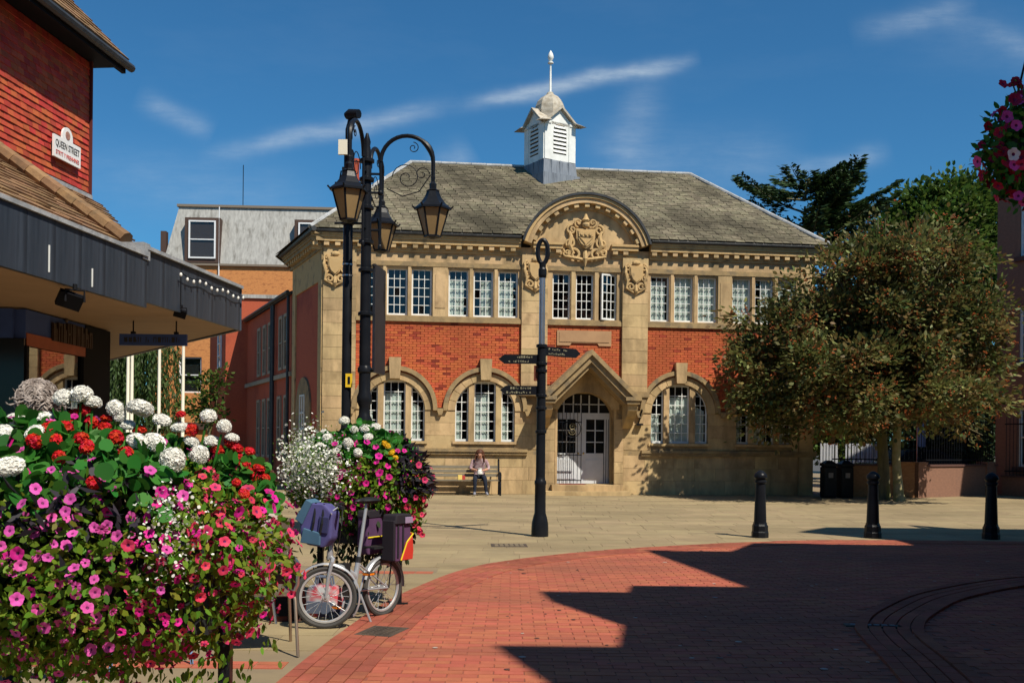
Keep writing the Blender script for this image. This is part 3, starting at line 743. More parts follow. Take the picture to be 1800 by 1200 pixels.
    while r*gauge < slen-.05:
        t = (r+.5)*gauge/slen; xa = E0.x+(RL.x-E0.x)*t; xb = E1.x+(RR.x-E1.x)*t
        x = xa+.06+(r % 2)*.15
        while x < xb-.1:
            c = Vector((x, -.34, 7.76))+dv*((r+.5)*gauge)+nv*(.022+random.uniform(0, .014))
            # clear of the pediment's lead barrel and the lantern base
            inb = (c.x**2+(c.z-7.05)**2) < 2.02**2 and c.y < 3.2
            if not inb:
                RR_ = R @ Matrix.Rotation(random.gauss(-.035, .012), 3, 'X') @ Matrix.Rotation(random.gauss(0, .012), 3, 'Z')
                items.append((c, (random.choice((.285, .275, .29)), .25, .018), RR_))
            x += .3
        r += 1
    random.shuffle(items); pieces(roof, 'roof_tile', items, SLATE, 300, 'roof_tiles')
    fl = MB()                                                     # left hip slope and right hip slope tiles
    def hip(A, B, T, n):
        pts = [Vector(p) for p in (A, B, T)]
        nrm = (pts[1]-pts[0]).cross(pts[2]-pts[0]).normalized()
        if nrm.z < 0: nrm = -nrm
        for i in range(n):
            t0, t1 = i/n, (i+1.25)/n; t1 = min(t1, 1)
            a0, b0, a1, b1 = A.lerp(T, t0), B.lerp(T, t0), A.lerp(T, t1), B.lerp(T, t1)
            fl.add([a0+nrm*.04, b0+nrm*.04, b1+nrm*.012, a1+nrm*.012], [(0, 1, 2, 3)])
    hip(LB, E0, RL, 30); hip(E1, BR, RR, 30)
    fl.build('hip_tiles', SLATE, roof)
    for (a, b) in ((RL, RR), (E0, RL), (E1, RR)):
        d = (b-a); n = max(6, int(d.length/.5))
        for i in range(n):
            MB().tube([a+d*(i/n)+Vector((0, 0, .03)), a+d*((i+.97)/n)+Vector((0, 0, .035))], .07, 8).build('ridge_cap', RIDGE, roof, smooth=True)
    # --- cupola, set square to the diagonal street
    cup = MB(); Mc = Matrix.Translation((-.42, 4.5, 0)) @ Matrix.Rotation(math.radians(24), 4, 'Z')
    hw = .60
    cup.box(-hw, hw, -hw, hw, 11.20, 12.55)
    cup = cup.xf(Mc).build('cupola', WEATH, LIB)
    b = MB().lathe([(1.02, 10.2), (.98, 10.65), (.92, 11.16), (.90, 11.21)], n=4, a0=PI/4).box(-.75, .75, -.78, .72, 10.2, 10.72); b.xf(Mc).build('lead_base', LEAD, cup)
    sm = MB()
    for k in range(4):
        a = k*PI/2; Rk = Matrix.Rotation(a, 4, 'Z')
        for q in (-.35, 0, .35): sm.box(q-.02, q+.02, -.69, -.62, 10.66, 11.19, 0, Rk)
    sm.xf(Mc).build('lead_rolls', LEAD, cup)
    SLOT = M_('louvre_gap', (.05, .045, .04), rough=.9)
    for k in range(4):
        Rk = Mc @ Matrix.Rotation(k*PI/2, 4, 'Z')
        fr = MB()
        fr.box(-hw-.02, -.36, -hw-.06, -hw+.01, 11.20, 12.60, 0, Rk); fr.box(.36, hw+.02, -hw-.06, -hw+.01, 11.20, 12.60, 0, Rk); fr.box(-hw-.05, -.38, -hw-.09, -hw, 12.42, 12.50, 0, Rk); fr.box(.38, hw+.05, -hw-.09, -hw, 12.42, 12.50, 0, Rk)
        gp = MB(); gp.plate([(-.36, 11.20), (.36, 11.20), (.36, 12.5), (.5, 12.5), (0, 12.98), (-.5, 12.5), (-.36, 12.5)], [[(-.27, 11.42), (.27, 11.42)]+arc(0, 12.2, .27, 0, 180, 10)], -hw-.04, -hw+.01)
        fr.v += [tuple(Rk @ Vector(p)) for p in gp.v]; o0 = len(fr.v)-len(gp.v); fr.f += [tuple(i+o0 for i in f) for f in gp.f]; fr.m += gp.m
        fr.build('louvre_frame', WHITE, cup)
        MB().box(-.28, .28, -hw-.012, -hw-.004, 11.40, 12.5, 0, Rk).build('louvre_gap', SLOT, cup)
        for j in range(7):
            zz = 11.47+j*.14; wq = .265 if zz < 12.2 else math.sqrt(max(0.001, .27**2-(zz+.05-12.2)**2))
            Rj = Rk @ Matrix.Translation((0, -hw-.03, zz+.04)) @ Matrix.Rotation(math.radians(-25), 4, 'X')
            MB().box(-wq, wq, -.012, .012, -.045, .045, 0, Rj).build('louvre', WHITE, cup)
        gb = MB()                                              # gablet roof
        for s_ in (-1, 1):
            vs = [Vector((0, -hw-.17, 13.07)), Vector((s_*.64, -hw-.17, 12.50)), Vector((s_*.64, -.0, 12.50)), Vector((0, 0, 13.07))]
            vs += [p+Vector((0, 0, -.09)) for p in vs]
            vs = [Rk @ p for p in vs]
            gb.add(vs, [(0, 1, 2, 3), (7, 6, 5, 4), (0, 4, 5, 1), (1, 5, 6, 2), (2, 6, 7, 3), (3, 7, 4, 0)])
        gb.build('gablet', M_('weathered_board%d' % k, (.50, .45, .37), (.32, .27, .20), scale=7, rough=.85) if k == 0 else MATS['weathered_board0'], cup)
    for k in range(4):
        Rk = Mc @ Matrix.Rotation(k*PI/2, 4, 'Z'); MB().add([Rk @ Vector(p) for p in ((.44, -.44, 12.72), (.92, -.92, 12.42), (.92, -.50, 12.47), (.50, -.92, 12.47), (.44, -.44, 12.55))], [(0, 3, 1), (0, 1, 2), (4, 1, 3), (4, 2, 1), (0, 2, 4), (0, 4, 3)]).build('eaves_corner', MATS['weathered_board0'], cup)
    MB().lathe([(.52, 12.75), (.54, 13.0), (.52, 13.2), (.45, 13.38), (.32, 13.53), (.16, 13.62), (.10, 13.72), (.02, 13.74)], n=8, a0=PI/8).xf(Mc).build('dome', MATS['weathered_board0'], cup)
    MB().lathe([(.16, 13.58), (.07, 13.66), (.045, 13.72), (.03, 14.7), (.10, 14.73), (.10, 14.77), (.04, 14.8), (.09, 14.88), (.11, 14.96), (.07, 15.08), (.01, 15.18)], n=10).xf(Mc).build('finial', WHITE, cup, smooth=True)
    MB().lathe([(.14, 9.5), (.14, 11.95), (.17, 11.96), (.17, 12.05), (.12, 12.05)], -7.2, 8.0, 10).build('chimney_pot', M_('terracotta', (.42, .08, .04), (.33, .06, .03), rough=.85), LIB)
build_library()
# ------------------------------------------------------------------ other buildings
ORANGE = M_('orange_brick', (.60, .26, .085), (.48, .19, .065), scale=10, bump=.3, bscale=25, rough=.9, stretch=(1, 1, 2.2), c3=(.28, .10, .04), s3=3.5)
MANS = M_('grey_slate_hanging', (.42, .41, .38), (.30, .29, .27), scale=5, rough=.85, c3=(.16, .15, .13), s3=2.0, stretch=(2, 2, .5))
BROWNBR = M_('brown_brick', (.25, .13, .085), (.19, .10, .068), scale=9, bump=.3, bscale=25, rough=.9, stretch=(1, 1, 2.5))
FRAMEW = M_('white_frame', (.72, .73, .74), rough=.5)
BROWNT = M_('brown_trim', (.07, .04, .03), rough=.7)
BLIND = M_('pale_blind', (.35, .34, .30), rough=.9)

def window_on(parent, M, w, h, frame=FRAMEW, trim=None, cols=1, rows=2, blind=0.0, fw=.07, W=False):
    """window in the x-z plane of M, facing -y"""
    inv = MW[parent.name].inverted() if W else Matrix()
    M = inv @ M
    f = MB()
    f.box(-w/2, -w/2+fw, -.04, .05, 0, h, 0, M); f.box(w/2-fw, w/2, -.04, .05, 0, h, 0, M); f.box(-w/2+fw, w/2-fw, -.04, .05, 0, fw, 0, M); f.box(-w/2+fw, w/2-fw, -.04, .05, h-fw, h, 0, M)
    for i in range(1, cols): x = -w/2+w*i/cols; f.box(x-.02, x+.02, -.03, .03, fw, h-fw, 0, M)
    for j in range(1, rows): z = h*j/rows; f.box(-w/2+fw, w/2-fw, -.035, .035, z-.025, z+.025, 0, M)
    o = f.build('window', frame, parent)
    MB().box(-w/2+fw*.8, w/2-fw*.8, .0, .006, fw*.8, h-fw*.8, 0, M).build('pane', GLASS, o)
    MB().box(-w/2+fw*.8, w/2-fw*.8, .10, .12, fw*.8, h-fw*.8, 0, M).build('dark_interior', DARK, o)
    if blind: MB().box(-w/2+fw, w/2-fw, .05, .06, h*(1-blind), h-fw, 0, M).build('blind', BLIND, o)
    if trim:
        t = MB(); t.box(-w/2-.12, -w/2, -.09, .05, -.1, h+.12, 0, M); t.box(w/2, w/2+.12, -.09, .05, -.1, h+.12, 0, M); t.box(-w/2, w/2, -.09, .05, h, h+.12, 0, M); t.box(-w/2, w/2, -.12, .05, -.1, 0, 0, M); t.build('surround', trim, o)
    return o

# rear wing of the library, running back along the side street
WD = Vector((-.40, .915, 0)).normalized(); W0 = at(514, 780, 34.0); W0.z = 0
WING = thing('library_wing', 'two-storey red brick wing in shade behind the library corner', 'building', W0, math.atan2(WD.y, WD.x)-PI/2)
# local frame: y runs back along the wall, x to the right (into the building), outside is -x
def build_wing():
    hl = []
    L_ = 9.6
    MB().box(0, 6, .3, L_, 0, 6.45).build('wall', REDWALL, WING)
    MB().add([(-.15, .3, 6.5), (-.15, L_, 6.5), (3.2, L_, 8.2), (3.2, .3, 8.2), (-.15, .3, 6.42), (-.15, L_, 6.42), (3.2, L_, 8.0), (3.2, .3, 8.0)], [(0, 3, 2, 1), (4, 5, 6, 7), (0, 1, 5, 4), (3, 0, 4, 7), (1, 2, 6, 5)]).build('roof', M_('dark_slate', (.07, .07, .075), (.10, .10, .10), rough=.7), WING)
    MB().tube([(-.2, .2, 6.5), (-.2, L_, 6.5)], .06, 8).build('gutter', GUTTER, WING)
    for y in (.5, 3.2, 3.5): MB().tube([(-.12, y, 0), (-.12, y, 6.4), (-.2, y, 6.5)], .055, 8).build('downpipe', GUTTER, WING)
    STW = M_('window_stone', (.36, .30, .22), (.30, .25, .18), rough=.9)
    for (y, z, h) in [(yy, 4.0, 1.9) for yy in (1.3, 2.2, 4.3, 5.4, 6.6)]+[(yy, .9, 2.2) for yy in (1.2, 2.4, 4.3, 5.4, 6.6)]:
        Mx = Matrix.Translation((-.02, y, z)) @ Matrix.Rotation(-PI/2, 4, 'Z')
        window_on(WING, Mx, .62, h, frame=STW, rows=2, fw=.1)
    MB().box(-.1, 0, .3, L_, 3.7, 3.85).build('string_course', STW, WING)
build_wing()
A0 = at(393, 780, 42.7); A0.z = 0; A1 = at(475, 780, 42.9); A1.z = 0
ANX = thing('brick_annexe', 'sunlit red brick annexe beyond the shaded wing, crossed by a slanting shadow', 'building', A0, math.atan2((A1-A0).y, (A1-A0).x))
def build_annexe():
    w = (A1-A0).length+1
    wl = MB().plate([(0, 0), (w, 0), (w, 7.45), (0, 7.45)], (), 0, .3).build('wall', REDWALL, ANX)
    inv = MW[ANX.name].inverted().to_3x3(); d = inv @ WD
    MB().add([(0, 0, 0), (d.x*5, d.y*5, 0), (d.x*5, d.y*5, 7.45), (0, 0, 7.45), (0.02, .3, 0), (d.x*5+.2, d.y*5, 0), (d.x*5+.2, d.y*5, 7.45), (.02, .3, 7.45)], [(0, 3, 2, 1), (3, 7, 6, 2), (4, 5, 6, 7)]).build('side_wall', REDWALL, ANX)
    MB().box(-.1, w, -.08, .3, 7.45, 7.6).build('coping', MATS['grey_slate_hanging'], ANX)
    Mw = Matrix.Translation((d.x*1.6-.0, d.y*1.6, 4.6)) @ Matrix.Rotation(math.atan2(d.y, d.x)+PI, 4, 'Z')
    window_on(ANX, Mw @ Matrix.Translation((0, -.03, 0)), .9, 1.6, rows=3)
build_annexe()
# orange brick office block with grey mansard
OB0 = at(258, 780, 50); OB0.z = 0
OFF = thing('office_block', 'orange brick block with a grey slate mansard storey and brown-framed windows', 'building', OB0, math.radians(3))
def build_office():
    w = 11.5
    MB().plate([(0, 0), (w, 0), (w, 10.1), (0, 10.1)], [[(1.45, 3.8), (2.55, 3.8), (2.55, 5.55), (1.45, 5.55)]], 0, .4).build('wall', ORANGE, OFF)
    MB().box(0, .3, .4, 9, 0, 10.1).build('side_wall', ORANGE, OFF)
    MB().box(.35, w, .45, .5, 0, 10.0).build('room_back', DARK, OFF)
    MB().box(-.1, w, -.15, .1, 2.0, 2.35).build('string_course', BROWNT, OFF)
    MB().add([(.65, -.05, 10.1), (w, -.05, 10.1), (w, .55, 13.0), (1.25, .55, 13.0), (1.25, 8, 13.0), (.65, 8, 10.1), (w, 8, 13)], [(0, 1, 2, 3), (0, 3, 4, 5), (3, 2, 6, 4)]).build('mansard', MANS, OFF)
    MB().box(1.15, w, .45, .75, 13.0, 13.12).box(.6, w, -.12, 0, 10.02, 10.12).build('coping', M_('coping_brown', (.20, .16, .12), rough=.8), OFF)
    for x in (2.55, 7.85):
        Mx = Matrix.Translation((x, -.02, 10.25))
        MB().box(x-.85, x+.85, -.12, .6, 10.15, 12.35).build('dormer_cheek', BROWNT, OFF)
        window_on(OFF, Mx @ Matrix.Translation((0, -.13, .1)), 1.3, 1.85, rows=2, blind=.45)
    window_on(OFF, Matrix.Translation((2.0, .12, 3.8)), 1.1, 1.75, rows=2)
    MB().box(.48, .74, .1, .5, 10.1, 11.7).build('duct', BROWNT, OFF)
    MB().tube([(4.3, .8, 13), (4.3, .8, 15.2)], .02, 5).build('aerial', IRON, OFF)
    MB().tube([(3.35, -.1, 10.1), (3.35, -.1, 12.9)], .025, 5).tube([(3.35, -.1, 10.1), (3.35, -.06, 6)], .03, 5).build('conductor', FRAMEW, OFF)
build_office()
def wall_thing(name, label, cat, p0, p1, h, th, mat, cap=None):
    p0 = Vector(p0); p1 = Vector(p1); d = p1-p0
    t = thing(name, label, cat, p0, math.atan2(d.y, d.x)); w = d.length
    MB().box(0, w, 0, th, 0, h).build('wall', mat, t)
    if cap: MB().box(-.03, w+.03, -.04, th+.04, h, h+.08).build('coping', cap, t)
    return t
wall_thing('garden_wall', 'low reddish garden wall in front of the orange block, behind the flagpoles', 'wall', at(240, 780, 43).xy.to_3d(), at(395, 780, 42).xy.to_3d(), 1.2, .25, MATS['brown_brick'], BROWNT)

# right-hand brown brick building
RB0 = Vector((16.05, 34.0, 0)); RD = Vector((.43, -.9, 0)).normalized()
RBD = thing('brown_brick_building', 'three-storey brown brick building with white sash windows at the right edge', 'building', RB0, math.atan2(RD.y, RD.x))
def build_right():
    hs = []
    wz = [(.95, 1.9), (4.3, 1.85), (7.75, 1.85)]
    for (z, h) in wz:
        for x in (1.4, 4.0): hs.append([(x-.55, z), (x+.55, z), (x+.55, z+h), (x-.55, z+h)])
    MB().plate([(0, 0), (9, 0), (9, 10.6), (0, 10.6)], hs, 0, .35).build('wall', BROWNBR, RBD)
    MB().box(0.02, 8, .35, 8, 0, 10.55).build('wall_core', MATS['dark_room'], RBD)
    MB().box(-.12, 9, -.12, 8, 10.6, 10.75).build('parapet', M_('dark_coping', (.10, .05, .04), rough=.8), RBD)
    for (z, h) in wz:
        for x in (1.4, 4.0):
            window_on(RBD, Matrix.Translation((x, .10, z)), 1.1, h, rows=2)
            MB().box(x-.7, x+.7, -.09, .1, z-.15, z-.002).build('sill', MATS['dark_coping'], RBD)
build_right()

# buildings of the shaded side of the street, right of and behind the camera: they throw the gabled shadows
SHOPBR = M_('terrace_brick', (.26, .10, .06), (.20, .08, .05), scale=7, bump=.3, bscale=25, rough=.9)
TROOF = M_('terrace_roof', (.10, .08, .07), (.14, .11, .09), scale=5, rough=.9)
def row(name, label, X0, X1, prof, ybase0, ybase1):
    t = thing(name, label, 'building', (X0, ybase0, 0))
    pts = [(y, h) for y, h in prof]
    poly = [(ybase0, 0)]+pts+[(ybase1, 0)]
    poly = poly[::-1]
    MB().plate(poly, (), 0, X1-X0, fn=lambda a, b, c: (X0+b, a, c)).build('wall', SHOPBR, t, W=True)
    k = 0
    y = ybase0+1.2
    while y < ybase1-1.2:
        for z in (.6, 4.0):
            window_on(t, Matrix.Translation((X0-.02, y, z)) @ Matrix.Rotation(-PI/2, 4, 'Z'), 1.3, 1.9, W=True)
        y += 2.4
    return t
row('gabled_shop', 'tall gabled brick shop on the shaded side of the street, beside the viewer', 5.2, 7.4, [(-1.5, 8.4), (.99, 9.8), (1.76, 10.5), (2.81, 8.62), (3.97, 8.33), (4.59, 9.45), (5.16, 9.65), (6.1, 7.84), (6.87, 7.62), (8.32, 5.1)], -1.5, 8.32)
row('gabled_corner_shop', 'gabled brick corner shop on the shaded side of the street', 7.5, 10.9, [(3, 9.5), (5.63, 9.63), (8.63, 10.9), (10.08, 8.43), (12.1, 7.17), (12.5, 6.3)], 3, 12.5)
row('stepped_gable_house', 'brick house with a stepped gable beyond the corner shop', 11.0, 17.0, [(8, 9.0), (11.9, 9.06), (11.9, 11.4), (14.1, 9.65), (18.5, 2.2)], 8, 18.5)
t = thing('shop_terrace', 'long brick terrace of shops across the end of the street behind the viewer', 'building', (-16, -22, 0))
MB().box(0, 26, -8, 0, 0, 8.5).build('wall', SHOPBR, t)
MB().add([(-.3, .3, 8.5), (26.3, .3, 8.5), (26.3, -4, 11.0), (-.3, -4, 11.0), (26.3, -8.3, 8.5), (-.3, -8.3, 8.5)], [(0, 1, 2, 3), (3, 2, 4, 5)]).build('roof', TROOF, t)
for k in range(10):
    for z in (.5, 4.8): window_on(t, Matrix.Translation((1.5+k*2.5, .02, z)) @ Matrix.Rotation(PI, 4, 'Z'), 1.6, 2.0)

# ------------------------------------------------------------------ corner cafe with canopy (left)
TILEH = M_('hanging_tile', (.46, .08, .034), (.38, .06, .03), scale=8, isl=.22, hue=.014, bump=.25, bscale=40, rough=.75)
RTILE = M_('brown_roof_tile', (.27, .155, .075), (.20, .115, .06), scale=7, isl=.22, hue=.01, bump=.5, bscale=30, rough=.9, c3=(.11, .075, .045), s3=4)
FASC = M_('lead_fascia', (.022, .028, .038), (.045, .055, .072), scale=3, rough=.45, stretch=(3.0, 3.0, .25), c3=(.02, .023, .03), s3=2.0)
SOFF = M_('soffit_board', (.33, .215, .13), (.29, .19, .115), scale=2, rough=.7)
FLASH = M_('lead_flashing', (.38, .38, .38), (.24, .25, .26), scale=6, rough=.6, bump=.4, bscale=20)
NAVY = M_('navy_panel', (.06, .10, .28), (.05, .085, .24), rough=.6, spec=.15)
DIMWOOD = M_('dark_timber', (.035, .018, .010), (.05, .026, .014), rough=.5)
BLK = M_('black_pier', (.010, .010, .012), rough=.7, spec=.08)
TERR = M_('terracotta_panel', (.42, .11, .05), (.34, .09, .045), rough=.6)
SGLASS = glass_mat('shop_glass', (.35, .36, .38), .26)
Cr = Vector((-7.27, 17.5, 0))
SH = thing('corner_cafe', 'corner cafe with red tile-hung upper wall and black lead canopy', 'building', Cr, -math.radians(5.54))
def build_shop():
    # tile-hung upper storey: wall plane x = 0, far corner y = 0
    wl = MB().box(-6, -.03, -9, 0, 5.55, 8.05).build('upper_wall', M_('batten_dark', (.10, .02, .015), rough=.9), SH)
    it = []; z = 5.72; r = 0
    while z < 7.98:
        y = -.004
        y0 = 0 if r % 2 == 0 else -.08
        k = 0
        while True:
            a = y0-k*.165; b = a-.16; k += 1
            if b < -3.6: break
            if k == 1 and y0 < 0:
                it.append((Vector((-.012, -.04, z)), (.014, .075, .125), Matrix.Rotation(-.09, 3, 'Y')))
            it.append((Vector((-.012+random.uniform(-.004, .004), (a+b)/2, z)), (.014, .16, .125), Matrix.Rotation(-.17+random.gauss(0, .02), 3, 'Y')))
        z += .1; r += 1
    it.sort(key=lambda i: (0 if i[0].y > -2.3 else 1, random.random())); pieces(wl, 'hanging_tile', it, TILEH, 300, 'hanging_tiles')
    MB().box(-.03, .05, -9, .02, 5.60, 5.72).build('apron_flashing', FLASH, SH)
    MB().box(-6, .44, -9, .30, 8.00, 8.06).build('eaves_soffit', BLK, SH)
    MB().box(.40, .47, -9, .32, 7.90, 8.12).build('eaves_board', BLK, SH)
    MB().tube([(.53, -9, 8.02), (.53, .42, 8.02)], .07, 8).build('gutter', GUTTER, SH)
    MB().box(-.02, .04, -.02, .02, 5.7, 8.0).build('corner_trim', MATS['batten_dark'], SH)
    # upper roof, big plain tiles, courses stepping up
    dv = Vector((-.70, 0, .714)); nv = Vector((.714, 0, .70)); base = Vector((.50, 0, 8.10))
    R = Matrix((Vector((0, 1, 0)), dv, nv)).transposed()
    uroof = MB().add([(.5, -9, 8.08), (.5, .30, 8.08), (-3.0, .30, 11.65), (-3.0, -9, 11.65)], [(0, 1, 2, 3)]).build('upper_roof', BROWNT, SH)
    it = []
    for r in range(18):
        y = .30-(.15 if r % 2 else 0)
        if r % 2: it.append((base+dv*(.24*r+.14)+Vector((0, .30-.075, 0))+nv*.03, (.14, .30, .03), R @ Matrix.Rotation(-.07, 3, 'X')))
        while y > -3.5:
            it.append((base+dv*(.24*r+.14)+Vector((0, y-.15, 0))+nv*(.03+random.uniform(0, .008)), (.292, .30, .03), R @ Matrix.Rotation(-.07+random.gauss(0, .01), 3, 'X'))); y -= .3
    it.sort(key=lambda i: i[0].z); pieces(uroof, 'roof_tile', it, RTILE, 300, 'roof_tiles')
    # lower lean-to roof
    e = Vector((2.50, 0, 4.08)); top = Vector((.03, 0, 5.64)); dv = (top-e).normalized(); nv = Vector((-dv.z, 0, dv.x)); nv = nv if nv.z > 0 else -nv
    R = Matrix((Vector((0, 1, 0)), dv, nv)).transposed(); sl = (top-e).length
    lroof = MB().add([(2.5, -12, 4.06), (2.5, -3.35, 4.06), (.03, -.02, 5.62), (.03, -12, 5.62)], [(0, 1, 2, 3)]).build('lower_roof', BROWNT, SH)
    it = []; gauge = .2; n = int(sl/gauge)
    for r in range(n):
        t = (r+.5)/n; ylim = -3.30+3.26*t
        y = ylim
        while y > -8.5:
            w = .33
            it.append((e+dv*(gauge*r+.11)+Vector((0, y-w/2, 0))+nv*(.03+random.uniform(0, .012)), (w-.01, .25, .025), R @ Matrix.Rotation(-.09+random.gauss(0, .012), 3, 'X'))); y -= w
    it.sort(key=lambda i: (0 if i[0].y > -5.5 else 1)); pieces(lroof, 'roof_tile', it, RTILE, 300, 'roof_tiles')
    hp0, hp1 = Vector((2.42, -3.55, 4.22)), Vector((.05, -3.0, 5.76))
    for k in range(9):
        a = hp0.lerp(hp1, k/9); b = hp0.lerp(hp1, (k+1.08)/9); MB().tube([a+Vector((0, 0, .02)), b+Vector((0, 0, .035))], [.115, .10], 8).build('hip_tile', RTILE, lroof)
    # canopy
    po = [(2.62, -12), (2.62, .02), (-3.4, 7.1), (-8, 7.1), (-8, -12)]
    MB().plate(po[::-1], (), 3.44, 3.52, fn=lambda a, b, c: (a, c, b)).build('soffit', SOFF, SH)
    MB().plate([(-8, -12), (2.55, -12), (2.55, -3.5), (-8, -3.5)], (), 3.36, 3.436, fn=lambda a, b, c: (a, c, b)).build('soffit_drop', SOFF, SH)
    MB().plate([(-8, -12), (2.5, -12), (2.5, -.05), (-3.4, 6.9), (-8, 6.9)], (), 3.95, 4.03, fn=lambda a, b, c: (a, c, b)).build('canopy_deck', FLASH, SH)
    # fascia in upright lead sheets
    def sheets(a, b, z0, z1, seam=.55, th=.05):
        a = Vector(a); b = Vector(b); d = (b-a); L_ = d.length; d.normalize(); n = Vector((d.y, -d.x, 0)); k = max(1, round(L_/seam)); w = L_/k
        for i in range(k):
            p = a+d*(w*(i+.5))
            M = Matrix.Translation((p.x, p.y, (z0+z1)/2)) @ Matrix.Rotation(math.atan2(d.y, d.x), 4, 'Z')
            o = link('fascia_sheet', box_mesh('fascia_sheet', (round(w-.006, 3), th+random.choice((0, .006)), z1-z0), FASC), SH); o.matrix_basis = M
    sheets((2.66, -12, 0), (2.66, -3.48, 0), 3.34, 4.02); sheets((2.64, -3.48, 0), (2.64, .04, 0), 3.42, 4.12); sheets((2.66, .06, 0), (-3.4, 7.14, 0), 3.42, 4.12)
    MB().box(2.42, 2.72, -12, -3.5, 4.02, 4.07).box(2.40, 2.71, -3.49, .08, 4.12, 4.17).build('fascia_capping', FLASH, SH)
    MB().box(2.1, 2.70, -3.62, -3.42, 3.98, 4.20).build('capping_end', FLASH, SH)
    for (y, z0, z1) in ((-5.9, 3.42, 3.72), (-4.95, 3.40, 3.62)): MB().box(2.688, 2.70, y-.007, y+.007, z0, z1).build('lime_streak', WHITE, SH)
    # street-name plate
    pl = MB().plate([(-1.26, 6.05), (-.44, 6.05), (-.44, 6.40), (-1.26, 6.40)], (), -.05, -.02, fn=lambda a, b, c: (-b+.03, a, c))
    sg = pl.build('street_sign', M_('enamel_white', (.80, .78, .74), rough=.35), SH)
    MB().plate([(-1.01, 6.40)]+arc(-.85, 6.45, .16, 0, 180, 14)[::-1]+[(-.69, 6.40)], (), -.05, -.021, fn=lambda a, b, c: (-b+.03, a, c)).build('crest_panel', MATS['enamel_white'], sg)
    MB().plate(arc(-.85, 6.48, .07, 0, 360, 14)[:-1], (), -.055, -.05, fn=lambda a, b, c: (-b+.03, a, c)).build('crest', M_('crest_buff', (.45, .28, .18), (.30, .12, .10), scale=30, rough=.5), sg)
    Mt = Matrix.Translation((.083, -.85, 0)) @ Matrix.Rotation(PI/2, 4, 'Z') @ Matrix.Rotation(PI/2, 4, 'X')
    text('QUEEN STREET', .155, Mt @ Matrix.Translation((0, 6.23, 0)), M_('sign_black', (.02, .02, .02), rough=.5), sg, wmax=.73)
    text('STRYT Y FRENHINES', .10, Mt @ Matrix.Translation((0, 6.10, 0)), M_('sign_red', (.50, .04, .03), rough=.5), sg, wmax=.71)
    # ground-floor shop front (world aligned)
    X = -7.0
    MB().box(X-.15, X, 14.7, 17.6, 2.90, 3.42).build('sign_board', NAVY, SH, W=True)
    MB().box(X-.12, X+.015, 14.72, 17.45, 2.90, 3.08).build('sign_board_foot', TERR, SH, W=True)
    lt = MB()
    y = 15.5
    random.seed(3)
    for k in range(9):
        h = .28+random.uniform(-.03, .05); w = random.uniform(.10, .15)
        lt.box(X+.012, X+.05, y, y+.04, 3.05, 3.05+h); lt.box(X+.012, X+.05, y+w-.04, y+w, 3.05, 3.05+h*random.choice((1, .7)))
        lt.box(X+.012, X+.048, y+.04, y+w-.04, 3.05+h*random.choice((.42, .85, .0)), 3.05+h*random.choice((.52, .98)) if k % 2 else 3.05+h); y += w+.045
    lt.sphere((X+.03, 15.98, 3.42), (.02, .05, .05), 8, 5); lt.build('raised_lettering', DIMWOOD, SH, W=True)
    sw = MB().box(X-.08, X+.02, 14.7, 14.78, 0, 2.9).box(X-.08, X+.02, 16.66, 16.74, 0, 2.9).box(X-.08, X+.02, 14.78, 16.66, 0, .5).build('shop_window', BLK, SH, W=True)
    MB().box(X-.04, X-.03, 14.78, 16.66, .5, 2.9).build('pane', SGLASS, sw, W=False).matrix_basis = MW[SH.name].inverted()
    MB().box(X-.25, X+.02, 16.74, 17.75, 0, 3.42).build('pier', BLK, SH, W=True)
    MB().box(-16, X-.15, 14.62, 14.70, 3.0, 3.42).build('side_sign_board', NAVY, SH, W=True)
    MB().box(-16, X, 14.66, 14.72, 0, 3.0).build('side_shop_front', M_('dark_glazing', (.012, .012, .014), rough=.12), SH, W=True)
    MB().box(-14, X-.6, 16.0, 17.6, 0, 3.44).build('interior_wall', M_('dim_interior', (.03, .02, .015), rough=.9), SH, W=True)
    for (y, z) in ((15.15, 2.6), (15.9, 2.45)):
        t = MB().tube([(X-.4, y, 3.4), (X-.4, y, z+.08)], .006, 5).build('pendant_flex', BLK, SH, W=True)
        MB().sphere((X-.4, y, z), .05, 10, 6).build('pendant_bulb', M_('lit_bulb', (1, .7, .3), emit=(1.0, .62, .22, 9)) if 'lit_bulb' not in MATS else MATS['lit_bulb'], SH, W=True, smooth=True)
def text(s, size, M, mat, parent, wmax=None, bold=0.0, name='lettering'):
    cu = bpy.data.curves.new(name, 'FONT'); cu.body = s; cu.size = size; cu.align_x = 'CENTER'; cu.extrude = .002; cu.offset = bold; cu.resolution_u = 3
    ob = bpy.data.objects.new(name, cu); col.objects.link(ob)
    dg = bpy.context.evaluated_depsgraph_get(); me = bpy.data.meshes.new_from_object(ob.evaluated_get(dg)); bpy.data.objects.remove(ob); bpy.data.curves.remove(cu)
    co = np.array([v.co[:] for v in me.vertices]); w = co[:, 0].max()-co[:, 0].min()
    S = Matrix.Scale(min(1, wmax/w), 4, (1, 0, 0)) if wmax else Matrix()
    me.transform(M @ S); me.materials.clear(); me.materials.append(mat)
    return link(name, me, parent)
build_shop()

